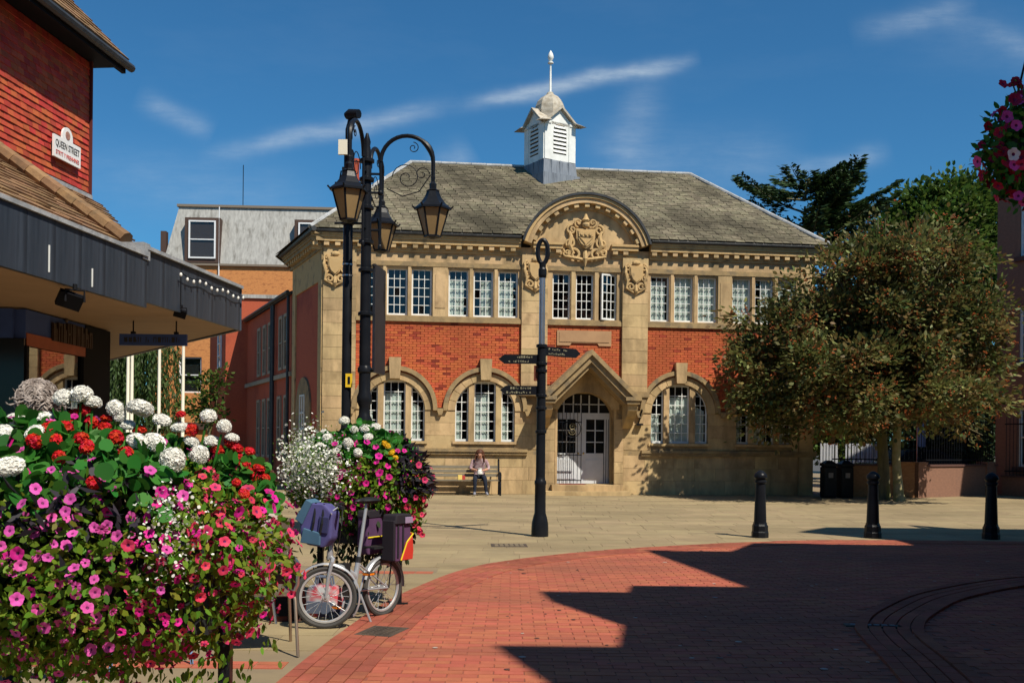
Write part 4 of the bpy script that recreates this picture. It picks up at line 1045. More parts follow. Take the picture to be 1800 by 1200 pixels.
# hanging sign, floodlights, string of bulbs: things fixed under the canopy
hs = thing('hanging_sign', 'long narrow navy sign hanging beneath the canopy soffit', 'sign', at(268, 593, 16.2))
hs.location.z = 3.14
MB().box(-.53, .53, -.03, .03, -.09, .09).build('board', NAVY, hs)
for x in (-.32, .36): MB().tube([(x, 0, .09), (x, 0, .30)], .012, 6).box(x-.03, x+.03, -.03, .03, .09, .13).build('hanger', BLK, hs)
m = MB(); x = -.45
for k in range(13):
    if k in (4, 6): x += .05; continue
    w = .05; m.box(x, x+.012, -.036, -.03, -.04, .04); m.box(x+w-.012, x+w, -.036, -.03, -.04, random.choice((.0, .04))); m.box(x+.012, x+w-.012, -.0355, -.03, random.choice((.028, -.04)), random.choice((.04, .03))); x += .072
m.build('lettering', M_('dim_gold', (.035, .03, .03), rough=.5), hs)
def flood(label, p, s, rz):
    f = thing('floodlight', label, 'floodlight', p, rz, 'floodlights under the canopy')
    MB().box(-.16*s, .16*s, -.05*s, .05*s, -.30*s, -.08*s, 0, Matrix.Rotation(.6, 4, 'X') @ Matrix.Rotation(.3, 4, 'Y')).build('lamp_head', BLK, f)
    MB().tube([(-.12*s, 0, -.18*s), (-.12*s, 0, -.02*s), (.12*s, 0, -.02*s), (.12*s, 0, -.18*s)], .018*s, 6).tube([(0, 0, -.02*s), (0, 0, .06*s)], .03*s, 6).build('bracket', BLK, f)
flood('larger black floodlight under the canopy at left', at(130, 507, 11.9), .85, .5)
flood('small black lamp under the canopy beneath the string of bulbs', at(318, 540, 14.9), .55, .2)
sl_ = thing('string_lights', 'string of small white bulbs looped along the dark canopy fascia', 'string lights', at(300, 468, 15.2))
pts = []
BULB = M_('bulb_glass', (.75, .72, .66), rough=.2)
P0 = MW[SH.name] @ Vector((2.73, -2.5, 3.98)); P1 = MW[SH.name] @ Vector((2.73, 0.0, 4.0))
for k in range(12):
    p = P0.lerp(P1, k/11); p.z -= .04*math.sin((k % 4)/3*PI); pts.append(p)
MB().tube(pts, .007, 5).build('cable', BLK, sl_, W=True)
for p in pts: MB().sphere((p.x, p.y, p.z-.035), (.022, .022, .032), 8, 5).build('bulb', BULB, sl_, W=True, smooth=True)
MB().tube([P0, P0+Vector((0, 0, -.5))], .007, 5).build('cable', BLK, sl_, W=True)
# ------------------------------------------------------------------ street furniture
SILVER = M_('bare_steel', (.45, .47, .50), (.38, .40, .43), rough=.35, metal=.9)
LAMPG = M_('amber_lamp_glass', (.42, .28, .13), (.36, .24, .11), rough=.35, transl=.35)
YEL = M_('yellow_sign', (.70, .45, .02), rough=.5)
CREAM = M_('cream_paint', (.74, .68, .54), rough=.55)

# bollards
def bollard_parts(t):
    MB().lathe([(.145, 0), (.145, .09), (.135, .11), (.135, .2), (.118, .23), (.112, .26)], n=8, a0=PI/8).build('base', IRON, t)
    MB().lathe([(.108, .26), (.085, .92)], n=12).build('shaft', IRON, t, smooth=True)
    MB().lathe([(.085, .92), (.105, .935), (.105, .965), (.088, .98), (.09, 1.0), (.115, 1.02), (.118, 1.05), (.10, 1.09), (.055, 1.13), (.025, 1.145), (0.001, 1.15)], n=14).build('cap', IRON, t, smooth=True)
B0 = None
for (px, lab) in (((1334, 944), 'black cast-iron bollard standing in sun, leftmost of the three'), ((1532, 945), 'black cast-iron bollard in front of the berry tree, middle of the three'), ((1740, 947), 'black cast-iron bollard before the brown brick building, rightmost of the three')):
    p = gr(*px)
    if B0 is None: B0 = o = thing('bollard', lab, 'bollard', p, 0, 'bollards along the brick road'); bollard_parts(o)
    else:
        o = copy_tree(B0); o.location = p; o['label'] = lab

# fingerpost
p = gr(947, 942)
FP = thing('fingerpost', 'black and grey pedestrian fingerpost with three pointing arms on the square', 'signpost', p)
def build_fingerpost():
    MB().lathe([(.145, 0), (.145, .10), (.14, .22), (.115, .33), (.095, .40), (.092, .86), (.10, .88), (.10, .93), (.085, .95), (.08, 1.0)], n=12).build('base', IRON, FP, smooth=True)
    MB().lathe([(.08, 1.0), (.072, 3.22)], n=12).build('shaft', IRON, FP, smooth=True)
    MB().lathe([(.05, 3.22), (.05, 4.40)], n=12).build('upper_pole', SILVER, FP, smooth=True)
    for z in (1.75, 2.15, 2.36, 2.78, 2.9, 3.2): MB().lathe([(.078, z-.02), (.095, z-.01), (.095, z+.03), (.078, z+.04)], n=12).build('collar', IRON, FP)
    MB().lathe([(.055, 4.36), (.07, 4.40), (.07, 4.50), (.055, 4.53), (.06, 4.62)], n=12).build('collar', IRON, FP)
    MB().tube([(.085*math.cos(t*PI/12), 0, 4.80+.20*math.sin(t*PI/12)) for t in range(24)], .038, 8, closed=True).build('loop_finial', IRON, FP, smooth=True)
    def arm(z, ang, L_, lines, th=.03, h=.155):
        M = Matrix.Translation((0, 0, z)) @ Matrix.Rotation(ang, 4, 'Z')
        pts = [(.06, -h/2), (L_-.10, -h/2), (L_-.07, -h*.36), (L_, 0), (L_-.07, h*.36), (L_-.10, h/2), (.06, h/2)]
        o = MB().plate(pts, (), -th/2, th/2).xf(M).build('arm', IRON, FP)
        m = MB()
        for s in (-1, 1):
            for (lz, x0, x1) in lines:
                x = x0
                while x < x1:
                    w = random.choice((.018, .026, .03)); hh = random.choice((.022, .034, .034))
                    if random.random() < .86: m.box(x, x+w*.35, s*(th/2+.001)-.001, s*(th/2+.001)+.001, lz-.017, lz-.017+hh); m.box(x+w*.3, x+w, s*(th/2+.001)-.0012, s*(th/2+.001)+.0012, lz-.017+hh*random.choice((0, .45, .75)), lz-.017+hh*random.choice((.2, .62, 1.0))+.001)
                    x += w+.012
        m.xf(M).build('lettering', M_('sign_cream', (.24, .22, .14), rough=.5) if 'sign_cream' not in MATS else MATS['sign_cream'], o)
    arm(2.985, PI, .73, ((.036, .16, .42), (-.036, .22, .60)))
    arm(2.46, PI-.02, .70, ((.036, .10, .5), (-.036, .14, .60)))
    arm(3.13, math.radians(38), .86, ((.036, .14, .6), (-.036, .14, .5)))
    MB().box(-.13, -.055, -.02, .02, 2.62, 2.88).build('bracket', M_('rust', (.14, .04, .02), rough=.8), FP)
build_fingerpost()

# ornate triple lamp
LP = thing('street_lamp', 'ornate black iron lamp post with three amber lanterns on curved brackets', 'lamp post', (at(638, 780, 16.4).x, 16.4, 0))
def build_lamp():
    MB().lathe([(.22, 0), (.22, .5), (.17, .62), (.15, .75), (.13, 1.5), (.10, 1.6), (.085, 1.75), (.12, 1.82), (.13, 1.92), (.09, 2.0), (.085, 2.12), (.12, 2.2), (.125, 2.28), (.095, 2.36), (.095, 2.66), (.115, 2.68), (.115, 2.74), (.09, 2.78)], n=14).build('base', IRON, LP, smooth=True)
    MB().lathe([(.09, 2.78), (.082, 5.0), (.07, 6.2), (.05, 6.3), (.06, 6.36), (.02, 6.5)], n=14).build('column', IRON, LP, smooth=True)
    for z in (3.6, 4.3, 4.75, 5.3, 5.75, 6.05): MB().lathe([(.085, z-.03), (.12, z-.015), (.12, z+.03), (.085, z+.05)], n=14).build('collar', IRON, LP, smooth=True)
    def lantern(parent, M):
        # hexagonal: tapering amber panes, black ribs, swept roof and finial
        w1, w0, z0, z1 = .25, .125, -.80, -.36
        b = MB().lathe([(.30, z1-.01), (.30, z1+.02), (.20, z1+.10), (.13, z1+.20), (.10, z1+.28), (.11, z1+.30), (.055, z1+.33), (.06, z1+.40), (.03, z1+.44), (.035, z1+.52), (.015, z1+.56)], n=6)
        for k in range(6):
            a = k*PI/3; c, s = math.cos(a), math.sin(a)
            b.tube([(w0*c, w0*s, z0), (w1*c, w1*s, z1)], .016, 5); b.tube([(.29*c, .29*s, z1+.01), (.33*c, .33*s, z1+.05)], .014, 5)
        b.lathe([(.03, z0-.04), (w0+.015, z0-.01), (w0+.015, z0+.015)], n=6)
        o = b.xf(M).build('lantern', IRON, parent)
        for k in range(6):
            a, a2 = k*PI/3, (k+1)*PI/3
            f = [(w0*math.cos(a), w0*math.sin(a), z0), (w0*math.cos(a2), w0*math.sin(a2), z0), (w1*math.cos(a2), w1*math.sin(a2), z1), (w1*math.cos(a), w1*math.sin(a), z1)]
            MB().add([M @ (Vector(q)*.985 if False else Vector(q)) for q in f], [(0, 1, 2, 3)]).build('pane', LAMPG, o)
    def bracket(az, drop, off=.22, rad=.42):
        M = Matrix.Rotation(az, 4, 'Z') @ Matrix.Translation((0, 0, drop))
        m = MB()
        m.tube([(off, 0, 4.72), (off, 0, 6.05)], .022, 6); m.sphere((off, 0, 4.68), (.03, .03, .06), 8, 5); m.sphere((off, 0, 5.55), (.045, .045, .05), 8, 5)
        for z in (4.95, 5.55, 5.85): m.tube([(0, 0, z), (off, 0, z)], .02, 6)
        arcp = [(off+rad-rad*math.cos(t*PI/16), 0, 6.05+rad*math.sin(t*PI/16)) for t in range(17)]
        m.tube(arcp+[(off+2*rad, 0, 5.78)], [.034]*12+[.045, .05, .045, .036, .034, .03], 8)
        o = m.xf(M).build('bracket', IRON, LP, smooth=True)
        sc = MB()
        def spiral(cx, cz, r, a0, turns, fl):
            sc.tube([(cx+r*(1-.85*i/26)*math.cos(a0+fl*turns*2*PI*i/26), 0, cz+r*(1-.85*i/26)*math.sin(a0+fl*turns*2*PI*i/26)) for i in range(27)], .008, 5)
        spiral(off+.42, 5.80, .24, PI, 1.5, -1); spiral(off+.52, 6.28, .09, PI/2, 1.4, -1); spiral(off+.66, 5.86, .12, 0, 1.3, 1)
        sc.tube([(off+.10, 0, 5.62), (off+.35, 0, 5.50), (off+.62, 0, 5.58), (off+.80, 0, 5.85)], .010, 5)
        sc.xf(M).build('scrollwork', IRON, o)
        lantern(LP, M @ Matrix.Translation((off+2*rad, 0, 5.66)))
    bracket(0.02, 0.0); bracket(math.radians(-96), .02); bracket(math.radians(84), -.05)
build_lamp()
bn = thing('lamp_banner', 'tall narrow black banner panel hung beside the lamp post', 'banner', (LP.location.x+.13, 16.42, 0), math.radians(84))
MB().box(0, .75, -.02, .02, 2.68, 4.42).build('panel', M_('black_banner', (.012, .013, .018), (.02, .022, .03), rough=.45), bn)
for z in (2.72, 4.38): MB().tube([(-.1, 0, z), (.78, 0, z)], .015, 6).build('rail', IRON, bn)

# camera pole
cp = at(606, 780, 16.6)
CC = thing('camera_pole', 'plain black pole carrying a surveillance camera and pale box on top', 'pole', (cp.x, 16.6, 0))
MB().lathe([(.20, 0), (.20, 1.55), (.19, 1.62), (.085, 1.78), (.08, 1.85)], n=16).build('base', IRON, CC, smooth=True)
MB().lathe([(.078, 1.8), (.078, 6.25), (.05, 6.3), (.05, 6.45)], n=14).build('pole', IRON, CC, smooth=True)
for z in (4.25, 4.43): MB().lathe([(.08, z-.012), (.086, z-.01), (.086, z+.012), (.08, z+.014)], n=14).build('band', SILVER, CC)
MB().box(-.15, .05, -.13, -.08, 6.18, 6.42).build('junction_box', CREAM, CC)
MB().lathe([(.04, 6.4), (.06, 6.48), (.06, 6.62), (.04, 6.7)], n=10).tube([(0, 0, 6.68), (.03, -.03, 6.80)], .04, 8).build('camera_mount', IRON, CC, smooth=True)
MB().tube([(-.05, .02, 6.84), (.02, -.02, 6.86), (.17, -.10, 6.84)], [.06, .085, .075], 10).build('camera', IRON, CC, smooth=True)
MB().box(-.1, -.05, -.05, .05, 5.8, 6.0).tube([(-.12, 0, 5.95), (-.18, 0, 5.6), (-.1, 0, 5.4)], .012, 5).build('cabling', IRON, CC)
for z in (5.1, 5.5, 5.75): MB().lathe([(.085, z-.03), (.1, z-.02), (.1, z+.04), (.085, z+.05)], n=12).tube([(-.22, 0, z), (.22, 0, z)], .02, 6).build('clamp', IRON, CC)
MB().box(.0, .11, -.10, -.085, 2.44, 2.66).build('notice', YEL, CC); MB().box(.035, .075, -.104, -.10, 2.49, 2.61).build('pictogram', IRON, CC)

# flagpoles
for (px, lab) in (((222, 620), 'cream flagpole beside the willow, nearer of the close pair'), ((229, 620), 'cream flagpole just right of its twin beside the willow'), ((277, 620), 'cream flagpole in front of the orange brick wall'), ((319, 620), 'cream flagpole crossing the lower window of the orange block')):
    q = at(px[0], 780, 38.0); t = thing('flagpole', lab, 'flagpole', (q.x, 38.0, 0), 0, 'cream flagpoles beyond the canopy')
    MB().lathe([(.10, 0), (.10, .2), (.065, .25), (.052, 6.5), (.001, 6.55)], n=10).build('pole', CREAM, t, smooth=True)
    MB().lathe([(.17, 0), (.17, .06), (.13, .08)], n=10).build('base_plate', CREAM, t)

# bench
BN = thing('bench', 'dark metal bench with worn timber slats against the library wall', 'bench', (-1.48, 30.12, 0), math.radians(7))
def build_bench():
    TIM = M_('worn_timber', (.20, .17, .12), (.13, .11, .08), scale=5, stretch=(.6, 6, 6), rough=.85)
    for i in range(4): link('seat_slat', box_mesh('seat_slat', (2.2, .09, .03), TIM), BN, (0, -.22+i*.11, .44))
    for i in range(3):
        o = link('back_slat', box_mesh('back_slat', (2.2, .025, .085), TIM), BN, (0, .22+i*.035, .58+i*.12)); o.rotation_euler = (-.22, 0, 0)
    for s in (-1, 1):
        x = s*1.13
        MB().tube([(x, -.25, 0), (x, -.27, .25), (x, -.24, .43), (x, .14, .41), (x, .22, 0)], .028, 6).tube([(x, .14, .41), (x, .24, .7), (x, .32, 1.0), (x, .30, 1.06)], .028, 6).build('end_frame', IRON, BN)
        MB().tube([(x, -.24, .43), (x, -.30, .60), (x, -.22, .66), (x, .0, .67), (x, .22, .66)], .03, 6).tube([(x, -.30, .60), (x, -.33, .52), (x, -.28, .48)], .022, 6).build('arm_rest', IRON, BN)
build_bench()

# low walls, piers and railings at the right, with a parked car behind
YBR = M_('buff_brick', (.36, .17, .07), (.27, .12, .05), scale=9, bump=.3, bscale=25, stretch=(1, 1, 2.5), rough=.9)
def low_wall(label, a, b, h, mat, piers=(), rail=0.0):
    a = Vector(a); b = Vector(b); d = b-a; L_ = d.length
    t = thing('low_wall', label, 'wall', a, math.atan2(d.y, d.x), 'low walls and railings right of the library')
    MB().box(0, L_, 0, .24, 0, h).build('wall', mat, t); MB().box(-.03, L_+.03, -.04, .28, h, h+.06).build('coping', MATS['dark_coping'], t)
    for x in piers: MB().box(x-.2, x+.2, -.06, .30, 0, h+.07).box(x-.23, x+.23, -.09, .33, h+.072, h+.14).build('pier', mat, t)
    if rail:
        r = MB().box(0, L_, .10, .14, h+.18, h+.22).box(0, L_, .10, .14, h+rail-.2, h+rail-.16).build('rail', IRON, t)
        k = 0
        while k*.13 < L_:
            x = k*.13+.05; k += 1
            o = link('baluster', bal_mesh(rail), r, (x, .12, h+.06))
BAL = {}
def bal_mesh(r):
    if r not in BAL: BAL[r] = MB().tube([(0, 0, 0), (0, 0, r-.06), (0, 0, r)], [.011, .011, .002], 5).mesh('baluster', IRON)
    return BAL[r]
low_wall('buff brick wall with black railings between the library and the berry tree', (10.0, 31.9, 0), (12.3, 31.4, 0), .95, YBR, (2.2,), 1.5)
low_wall('brown brick wall with railings in shade right of the berry tree trunk', (12.55, 31.4, 0), (15.9, 33.6, 0), .95, BROWNBR, (0, 3.6), 1.6)
low_wall('short brick wall stub beside the right-hand building', (15.95, 33.3, 0), (16.6, 32.0, 0), .6, BROWNBR, (), 1.9)
# pale metal fence panels beyond the wall
GREYF = M_('galvanised_fence', (.50, .51, .53), (.44, .45, .47), rough=.5, metal=.3)
for (x0, x1, lab) in ((12.35, 13.05, 'small pale grey fence panel behind the buff wall'), (13.35, 14.75, 'wider pale grey fence panel behind the berry tree trunk')):
    t = thing('fence_panel', lab, 'fence', (x0, 41.0, 0), 0, 'pale fence panels behind the buff wall')
    MB().box(0, x1-x0, .0, .04, .7, .78).box(0, x1-x0, 0, .04, 1.55, 1.63).build('rail', GREYF, t)
    n = int((x1-x0)/.12)
    for k in range(n+1): link('pale', box_mesh('pale', (.085, .03, 1.3), GREYF), t, (k*.12+.04, -.02, 1.0))
CAR = thing('parked_car', 'dark parked hatchback half hidden behind the railings', 'car', (15.1, 39.0, 0), math.radians(8))
def build_car():
    PA = M_('dark_car_paint', (.015, .02, .035), rough=.2, coat=.6); prof = [(-1.95, .35), (-1.98, .75), (-1.75, .92), (-1.0, .98), (-.45, 1.42), (.75, 1.47), (1.45, 1.1), (1.95, 1.0), (2.0, .4)]
    MB().plate(prof[::-1], (), -.8, .8).build('body', PA, CAR)
    for s in (-1, 1): MB().plate([(-.88, 1.0), (-.42, 1.36), (.7, 1.4), (1.25, 1.06)][::-1], (), s*.805-.004, s*.805+.004).build('side_window', MATS['dark_glazing'], CAR)
    for x in (-1.25, 1.25):
        for s in (-1, 1):
            w = MB().tube([(x, s*.83, .32), (x, s*.62, .32)], .32, 18).build('wheel', M_('tyre_rubber', (.02, .02, .02), rough=.8) if 'tyre_rubber' not in MATS else MATS['tyre_rubber'], CAR)
            MB().tube([(x, s*.84, .32), (x, s*.82, .32)], .2, 14).build('rim', SILVER, w)
build_car()
bp = thing('blue_banner', 'blue and white upright banner behind the railings', 'banner', (at(1618, 770, 38).x, 38, 0))
MB().box(-.14, .14, -.02, .02, 1.55, 3.0).build('panel', M_('banner_blue', (.10, .20, .42), (.35, .42, .55), scale=2, rough=.6), bp); MB().tube([(-.16, 0, 0), (-.16, 0, 3.05)], .02, 6).build('pole', SILVER, bp)
for (px, lab) in ((1420, 'black litter bin with a notice in the tree shade, left of the pair'), (1446, 'black litter bin against the buff wall, right of the pair')):
    q = gr(px, 868); t = thing('litter_bin', lab, 'bin', (q.x, 30.9, 0), .1, 'litter bins beside the library')
    MB().lathe([(.24, 0), (.26, .05), (.26, .9), (.22, .95)], n=4, a0=PI/4).build('body', IRON, t); MB().lathe([(.28, .95), (.28, 1.02), (.1, 1.12)], n=4, a0=PI/4).build('lid', IRON, t)
    MB().box(-.07, .07, -.20, -.19, .6, .75).build('notice', M_('bin_notice', (.25, .22, .20), rough=.5) if 'bin_notice' not in MATS else MATS['bin_notice'], t)
# ------------------------------------------------------------------ plants
def leaf_m(name, c, c2, isl=.35, hue=.02, transl=.35, rough=.55):
    return M_(name, c, c2, scale=2, isl=isl, hue=hue, transl=transl, rough=rough, spec=.25, detail=1)
LF_WB = leaf_m('whitebeam_leaf', (.075, .105, .028), (.125, .105, .032), .40, .03, .35)
LF_WB3 = leaf_m('whitebeam_olive_leaf', (.16, .14, .045), (.20, .11, .04), .35, .025, .35)
LF_WB2 = leaf_m('whitebeam_pale_leaf', (.21, .23, .075), (.17, .19, .06), .3, .02, .25)
BERRY = M_('orange_berry', (.34, .09, .025), (.26, .065, .02), scale=9, isl=.3, rough=.4)
LF_CON = leaf_m('conifer_needles', (.022, .048, .014), (.035, .062, .016), .4, .02, .1)
LF_BR = leaf_m('broad_leaf', (.055, .105, .018), (.085, .13, .022), .4, .02, .35)
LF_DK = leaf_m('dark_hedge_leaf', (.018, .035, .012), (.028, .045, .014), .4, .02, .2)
LF_WIL = leaf_m('willow_leaf', (.045, .085, .022), (.07, .11, .03), .4, .02, .35)
BARK = M_('bark', (.10, .085, .05), (.16, .14, .07), scale=6, bump=.6, bscale=20, stretch=(2, 2, .6), rough=.95, c3=(.17, .16, .03), s3=2)
DIAM = np.array([(0, 0), (.5, .5), (1, 0), (.5, -.5)]); HEX = np.array([(0, 0), (.25, .45), (.75, .48), (1, 0), (.75, -.48), (.25, -.45)]); ROUND = np.array([(.06, 0), (0, .22), (.14, .46), (.45, .56), (.80, .46), (1, .16), (1, -.16), (.80, -.46), (.45, -.56), (.14, -.46), (0, -.22)]); OVAL = np.array([(0, 0), (.3, .5), (.7, .42), (1, 0), (.7, -.42), (.3, -.5)])
def unit(a): return a/np.maximum(np.linalg.norm(a, axis=1, keepdims=True), 1e-9)
def leaf_cloud(name, pos, axis, length, aspect, mat, parent, W=True, tmpl=DIAM, face=None, tilt=.6):
    """one flat polygon per leaf; pos (N,3), axis (N,3) leaf direction, face (N,3) preferred normal"""
    n = len(pos); k = len(tmpl); axis = unit(axis)
    nr = rng.normal(size=(n, 3))*tilt+(face if face is not None else np.array((0, 0, 1.0)))
    side = unit(np.cross(axis, nr)); nrm = np.cross(side, axis)
    length = np.broadcast_to(np.asarray(length, float), (n,))
    V = np.zeros((n, k, 3))
    for i, (u, v) in enumerate(tmpl):
        V[:, i] = pos+axis*(length*u)[:, None]+side*(length*aspect*v)[:, None]-nrm*(length*.18*abs(v)*1.0)[:, None]
    V = V.reshape(-1, 3)
    if W and parent is not None:
        inv = np.array(MW[parent.name].inverted()); V = V @ inv[:3, :3].T+inv[:3, 3]
    me = bpy.data.meshes.new(name); me.vertices.add(n*k); me.vertices.foreach_set('co', V.ravel())
    me.loops.add(n*k); me.loops.foreach_set('vertex_index', np.arange(n*k, dtype=np.int32)); me.polygons.add(n)
    me.polygons.foreach_set('loop_start', np.arange(0, n*k, k, dtype=np.int32)); me.polygons.foreach_set('loop_total', np.full(n, k, dtype=np.int32))
    me.materials.append(mat); me.update(calc_edges=True); me.validate()
    return link(name, me, parent)
def lobes_px(lst, Y, dy):
    out = []
    for (px, py, rx, rz, off) in lst:
        c = at(px, py, Y+off); out.append((np.array(c), np.array((rx/FPX*Y, dy*min(1.0, rx/110), rz/FPX*Y))))
    return out
def crown_points(lobes, nclump, per, spread, shell=.45):
    vol = np.array([l[1].prod() for l in lobes]); cnt = np.maximum(1, (nclump*vol/vol.sum()).astype(int)); P, A, C = [], [], []
    for (c, r), m in zip(lobes, cnt):
        d = unit(rng.normal(size=(m, 3))); rad = rng.uniform(shell**3, 1, size=(m, 1))**(1/3); cc = c+d*rad*r
        for q, dd in zip(cc, d):
            k = int(per*rng.uniform(.5, 1.5)); g = rng.normal(size=(k, 3))*spread*rng.uniform(.6, 1.25)*np.array((1, 1, .7))
            P.append(q+g); A.append(unit(g+dd*spread*.8+rng.normal(size=(k, 3))*spread*.6)); C.append(q)
    return np.concatenate(P), np.concatenate(A), np.array(C)
def limbs(t, base, top_pts, r0, name='trunk', mat=BARK, fork=.35, n=14):
    """tapered trunk and limbs to the crown"""
    base = Vector(base); mb = MB(); f = Vector(top_pts[0]); hub = base.lerp(Vector((base.x*.4+f.x*.6, base.y*.4+f.y*.6, f.z)), fork)
    mid = base.lerp(hub, .5)+Vector((.05, 0, 0))
    mb.tube([base+Vector((0, 0, -.05)), base+Vector((0, 0, .12)), mid, hub], [r0*1.35, r0*1.1, r0*.9, r0*.75], 10)
    o = mb.build(name, mat, t, smooth=True, W=True)
    lm = MB()
    for p in top_pts:
        p = Vector(p); m1 = hub.lerp(p, .45)+Vector((random.uniform(-.2, .2), random.uniform(-.2, .2), random.uniform(0, .3)))
        lm.tube([hub+Vector((0, 0, -.1)), m1, p], [r0*.5, r0*.28, r0*.08], 6)
    lm.build('limbs', mat, o, W=False).matrix_basis = MW[t.name].inverted() if False else Matrix()
    return o, lm

def build_whitebeam():
    b = gr(1552, 878)
    T = thing('berry_tree', 'round-headed tree with grey-green leaves and orange berries before the library end', 'tree', b)
    L = lobes_px([(1390, 650, 105, 95, -.3), (1480, 545, 130, 105, 0), (1590, 500, 130, 100, .3), (1650, 600, 95, 115, .2), (1520, 670, 170, 85, -.8), (1585, 445, 80, 50, 0), (1350, 590, 60, 60, 0), (1690, 690, 60, 60, 0), (1440, 715, 120, 45, 0), (1640, 700, 100, 50, -.8), (1698, 560, 48, 66, .3), (1500, 600, 150, 100, 1.2), (1300, 640, 26, 20, 0), (1318, 560, 24, 18, 0), (1760, 640, 20, 24, 0), (1750, 520, 20, 22, 0), (1545, 398, 22, 16, 0), (1640, 412, 24, 16, 0), (1430, 462, 24, 18, 0), (1345, 745, 30, 16, -.4), (1700, 760, 28, 16, -.4)], 29.4, 2.6)
    inv = MW[T.name].inverted()
    # trunk: two stems
    tr = MB()
    tr.tube([b+Vector((-.05, 0, -.05)), b+Vector((0, 0, .2)), b+Vector((-.02, .05, 1.2)), b+Vector((-.1, .1, 2.4)), b+Vector((-.5, .2, 4.0))], [.24, .19, .16, .15, .08], 10)
    tr.build('trunk', BARK, T, smooth=True, W=True)
    b2 = gr(1576, 880); tr = MB(); tr.tube([b2+Vector((.06, 0, -.05)), b2+Vector((.03, 0, .2)), b2+Vector((-.02, .1, 1.2)), b2+Vector((.05, .2, 2.4)), b2+Vector((.6, .3, 4.2))], [.2, .15, .12, .12, .06], 10)
    tr.build('trunk', M_('pale_bark', (.30, .25, .15), (.20, .18, .07), scale=6, bump=.5, bscale=20, rough=.95), T, smooth=True, W=True)
    lm = MB()
    for (c, r) in L:
        for k in range(4):
            p = Vector(c)+Vector((random.uniform(-.8, .8)*r[0], random.uniform(-.6, .6)*r[1], random.uniform(-.3, .8)*r[2])); h = (b if k % 2 else b2)+Vector((-.05, .1, 2.2+random.random()*.5))
            lm.tube([h, h.lerp(p, .5)+Vector((random.uniform(-.3, .3), random.uniform(-.3, .3), .2)), p], [.07, .04, .012], 5)
    lm.build('limbs', BARK, T, W=True)['kind'] = 'stuff'
    P, A, C = crown_points(L, 370, 150, .31, .6)
    d2 = ((P[:, None, :2]*0).sum(2)[:, 0]); cl = np.sin(P[:, 0]*2.3+1.1*np.sin(P[:, 2]*2.9))+np.sin(P[:, 1]*2.1+P[:, 2]*2.7)+rng.normal(size=len(P))*.5
    for nm, m, mt in (('crown', cl < .35, LF_WB), ('olive_leaves', (cl >= .35) & (cl < 1.35), LF_WB3), ('pale_leaves', cl >= 1.35, LF_WB2)):
        leaf_cloud(nm, P[m], A[m], rng.uniform(.11, .20, m.sum()), .52, mt, T, tmpl=OVAL)['kind'] = 'stuff'
    # berries in bunches
    q = C[rng.integers(0, len(C), 1700)]+rng.normal(size=(1700, 3))*.27
    pos = np.repeat(q, 5, 0)+rng.normal(size=(8500, 3))*.05
    mb = MB(); oct_ = [(1, 0, 0), (-1, 0, 0), (0, 1, 0), (0, -1, 0), (0, 0, 1), (0, 0, -1)]; fs = [(0, 2, 4), (2, 1, 4), (1, 3, 4), (3, 0, 4), (2, 0, 5), (1, 2, 5), (3, 1, 5), (0, 3, 5)]
    for p in pos: mb.add([(p[0]+.028*a, p[1]+.028*b_, p[2]+.028*c_) for a, b_, c_ in oct_], fs)
    mb.build('berries', BERRY, T, W=True)['kind'] = 'stuff'
    st = thing('tree_stake', 'pale wooden stake beside the twin trunks of the berry tree', 'stake', gr(1560, 876))
    MB().box(-.035, .035, -.035, .035, 0, .95).box(-.05, .05, -.05, .05, .80, .86).build('post', M_('stake_wood', (.42, .24, .10), rough=.85), st)
build_whitebeam()

def build_conifer():
    b = at(1405, 780, 50); b.z = 0
    T = thing('conifer', 'dark green conifer with sweeping branches behind the library roof', 'tree', b)
    MB().tube([b, b+Vector((0, 0, 8)), b+Vector((.1, 0, 13.2))], [.4, .28, .05], 8).build('trunk', BARK, T, W=True)
    P, A = [], []; br = MB()
    for k in range(88):
        z = random.choice((6.2, 7.3, 8.4, 9.4, 10.4, 11.3, 12.1, 12.9, 13.6, 14.2))+random.gauss(0, .14); a = random.uniform(0, 2*PI); L_ = min(4.2, (15.2-z)*1.35+.8)*random.uniform(.65, 1.1)
        d = Vector((math.cos(a), math.sin(a), 0)); h = b+Vector((.1, 0, z)); prev = h
        pts = [h+d*(L_*t)+Vector((0, 0, L_*(.10*t+.28*t*t))) for t in (0, .25, .5, .75, 1)]
        br.tube(pts, [.06, .05, .035, .02, .008], 4)
        for j in range(int(125*L_)):
            t = random.uniform(.15, 1)**.8; i = min(3, int(t*4)); p = pts[i].lerp(pts[i+1], t*4-i); w = .34*(1-.6*t)+.07
            s = Vector((-d.y, d.x, 0))*random.gauss(0, w*.8)
            q = p+s+Vector((0, 0, random.gauss(-.03, .06))); P.append(q); A.append(d*.6+s.normalized()*.7+Vector((0, 0, random.uniform(-.25, .25))))
    br.build('limbs', BARK, T, W=True)['kind'] = 'stuff'
    leaf_cloud('crown', np.array(P), np.array(A), rng.uniform(.20, .42, len(P)), .34, LF_CON, T)['kind'] = 'stuff'
build_conifer()
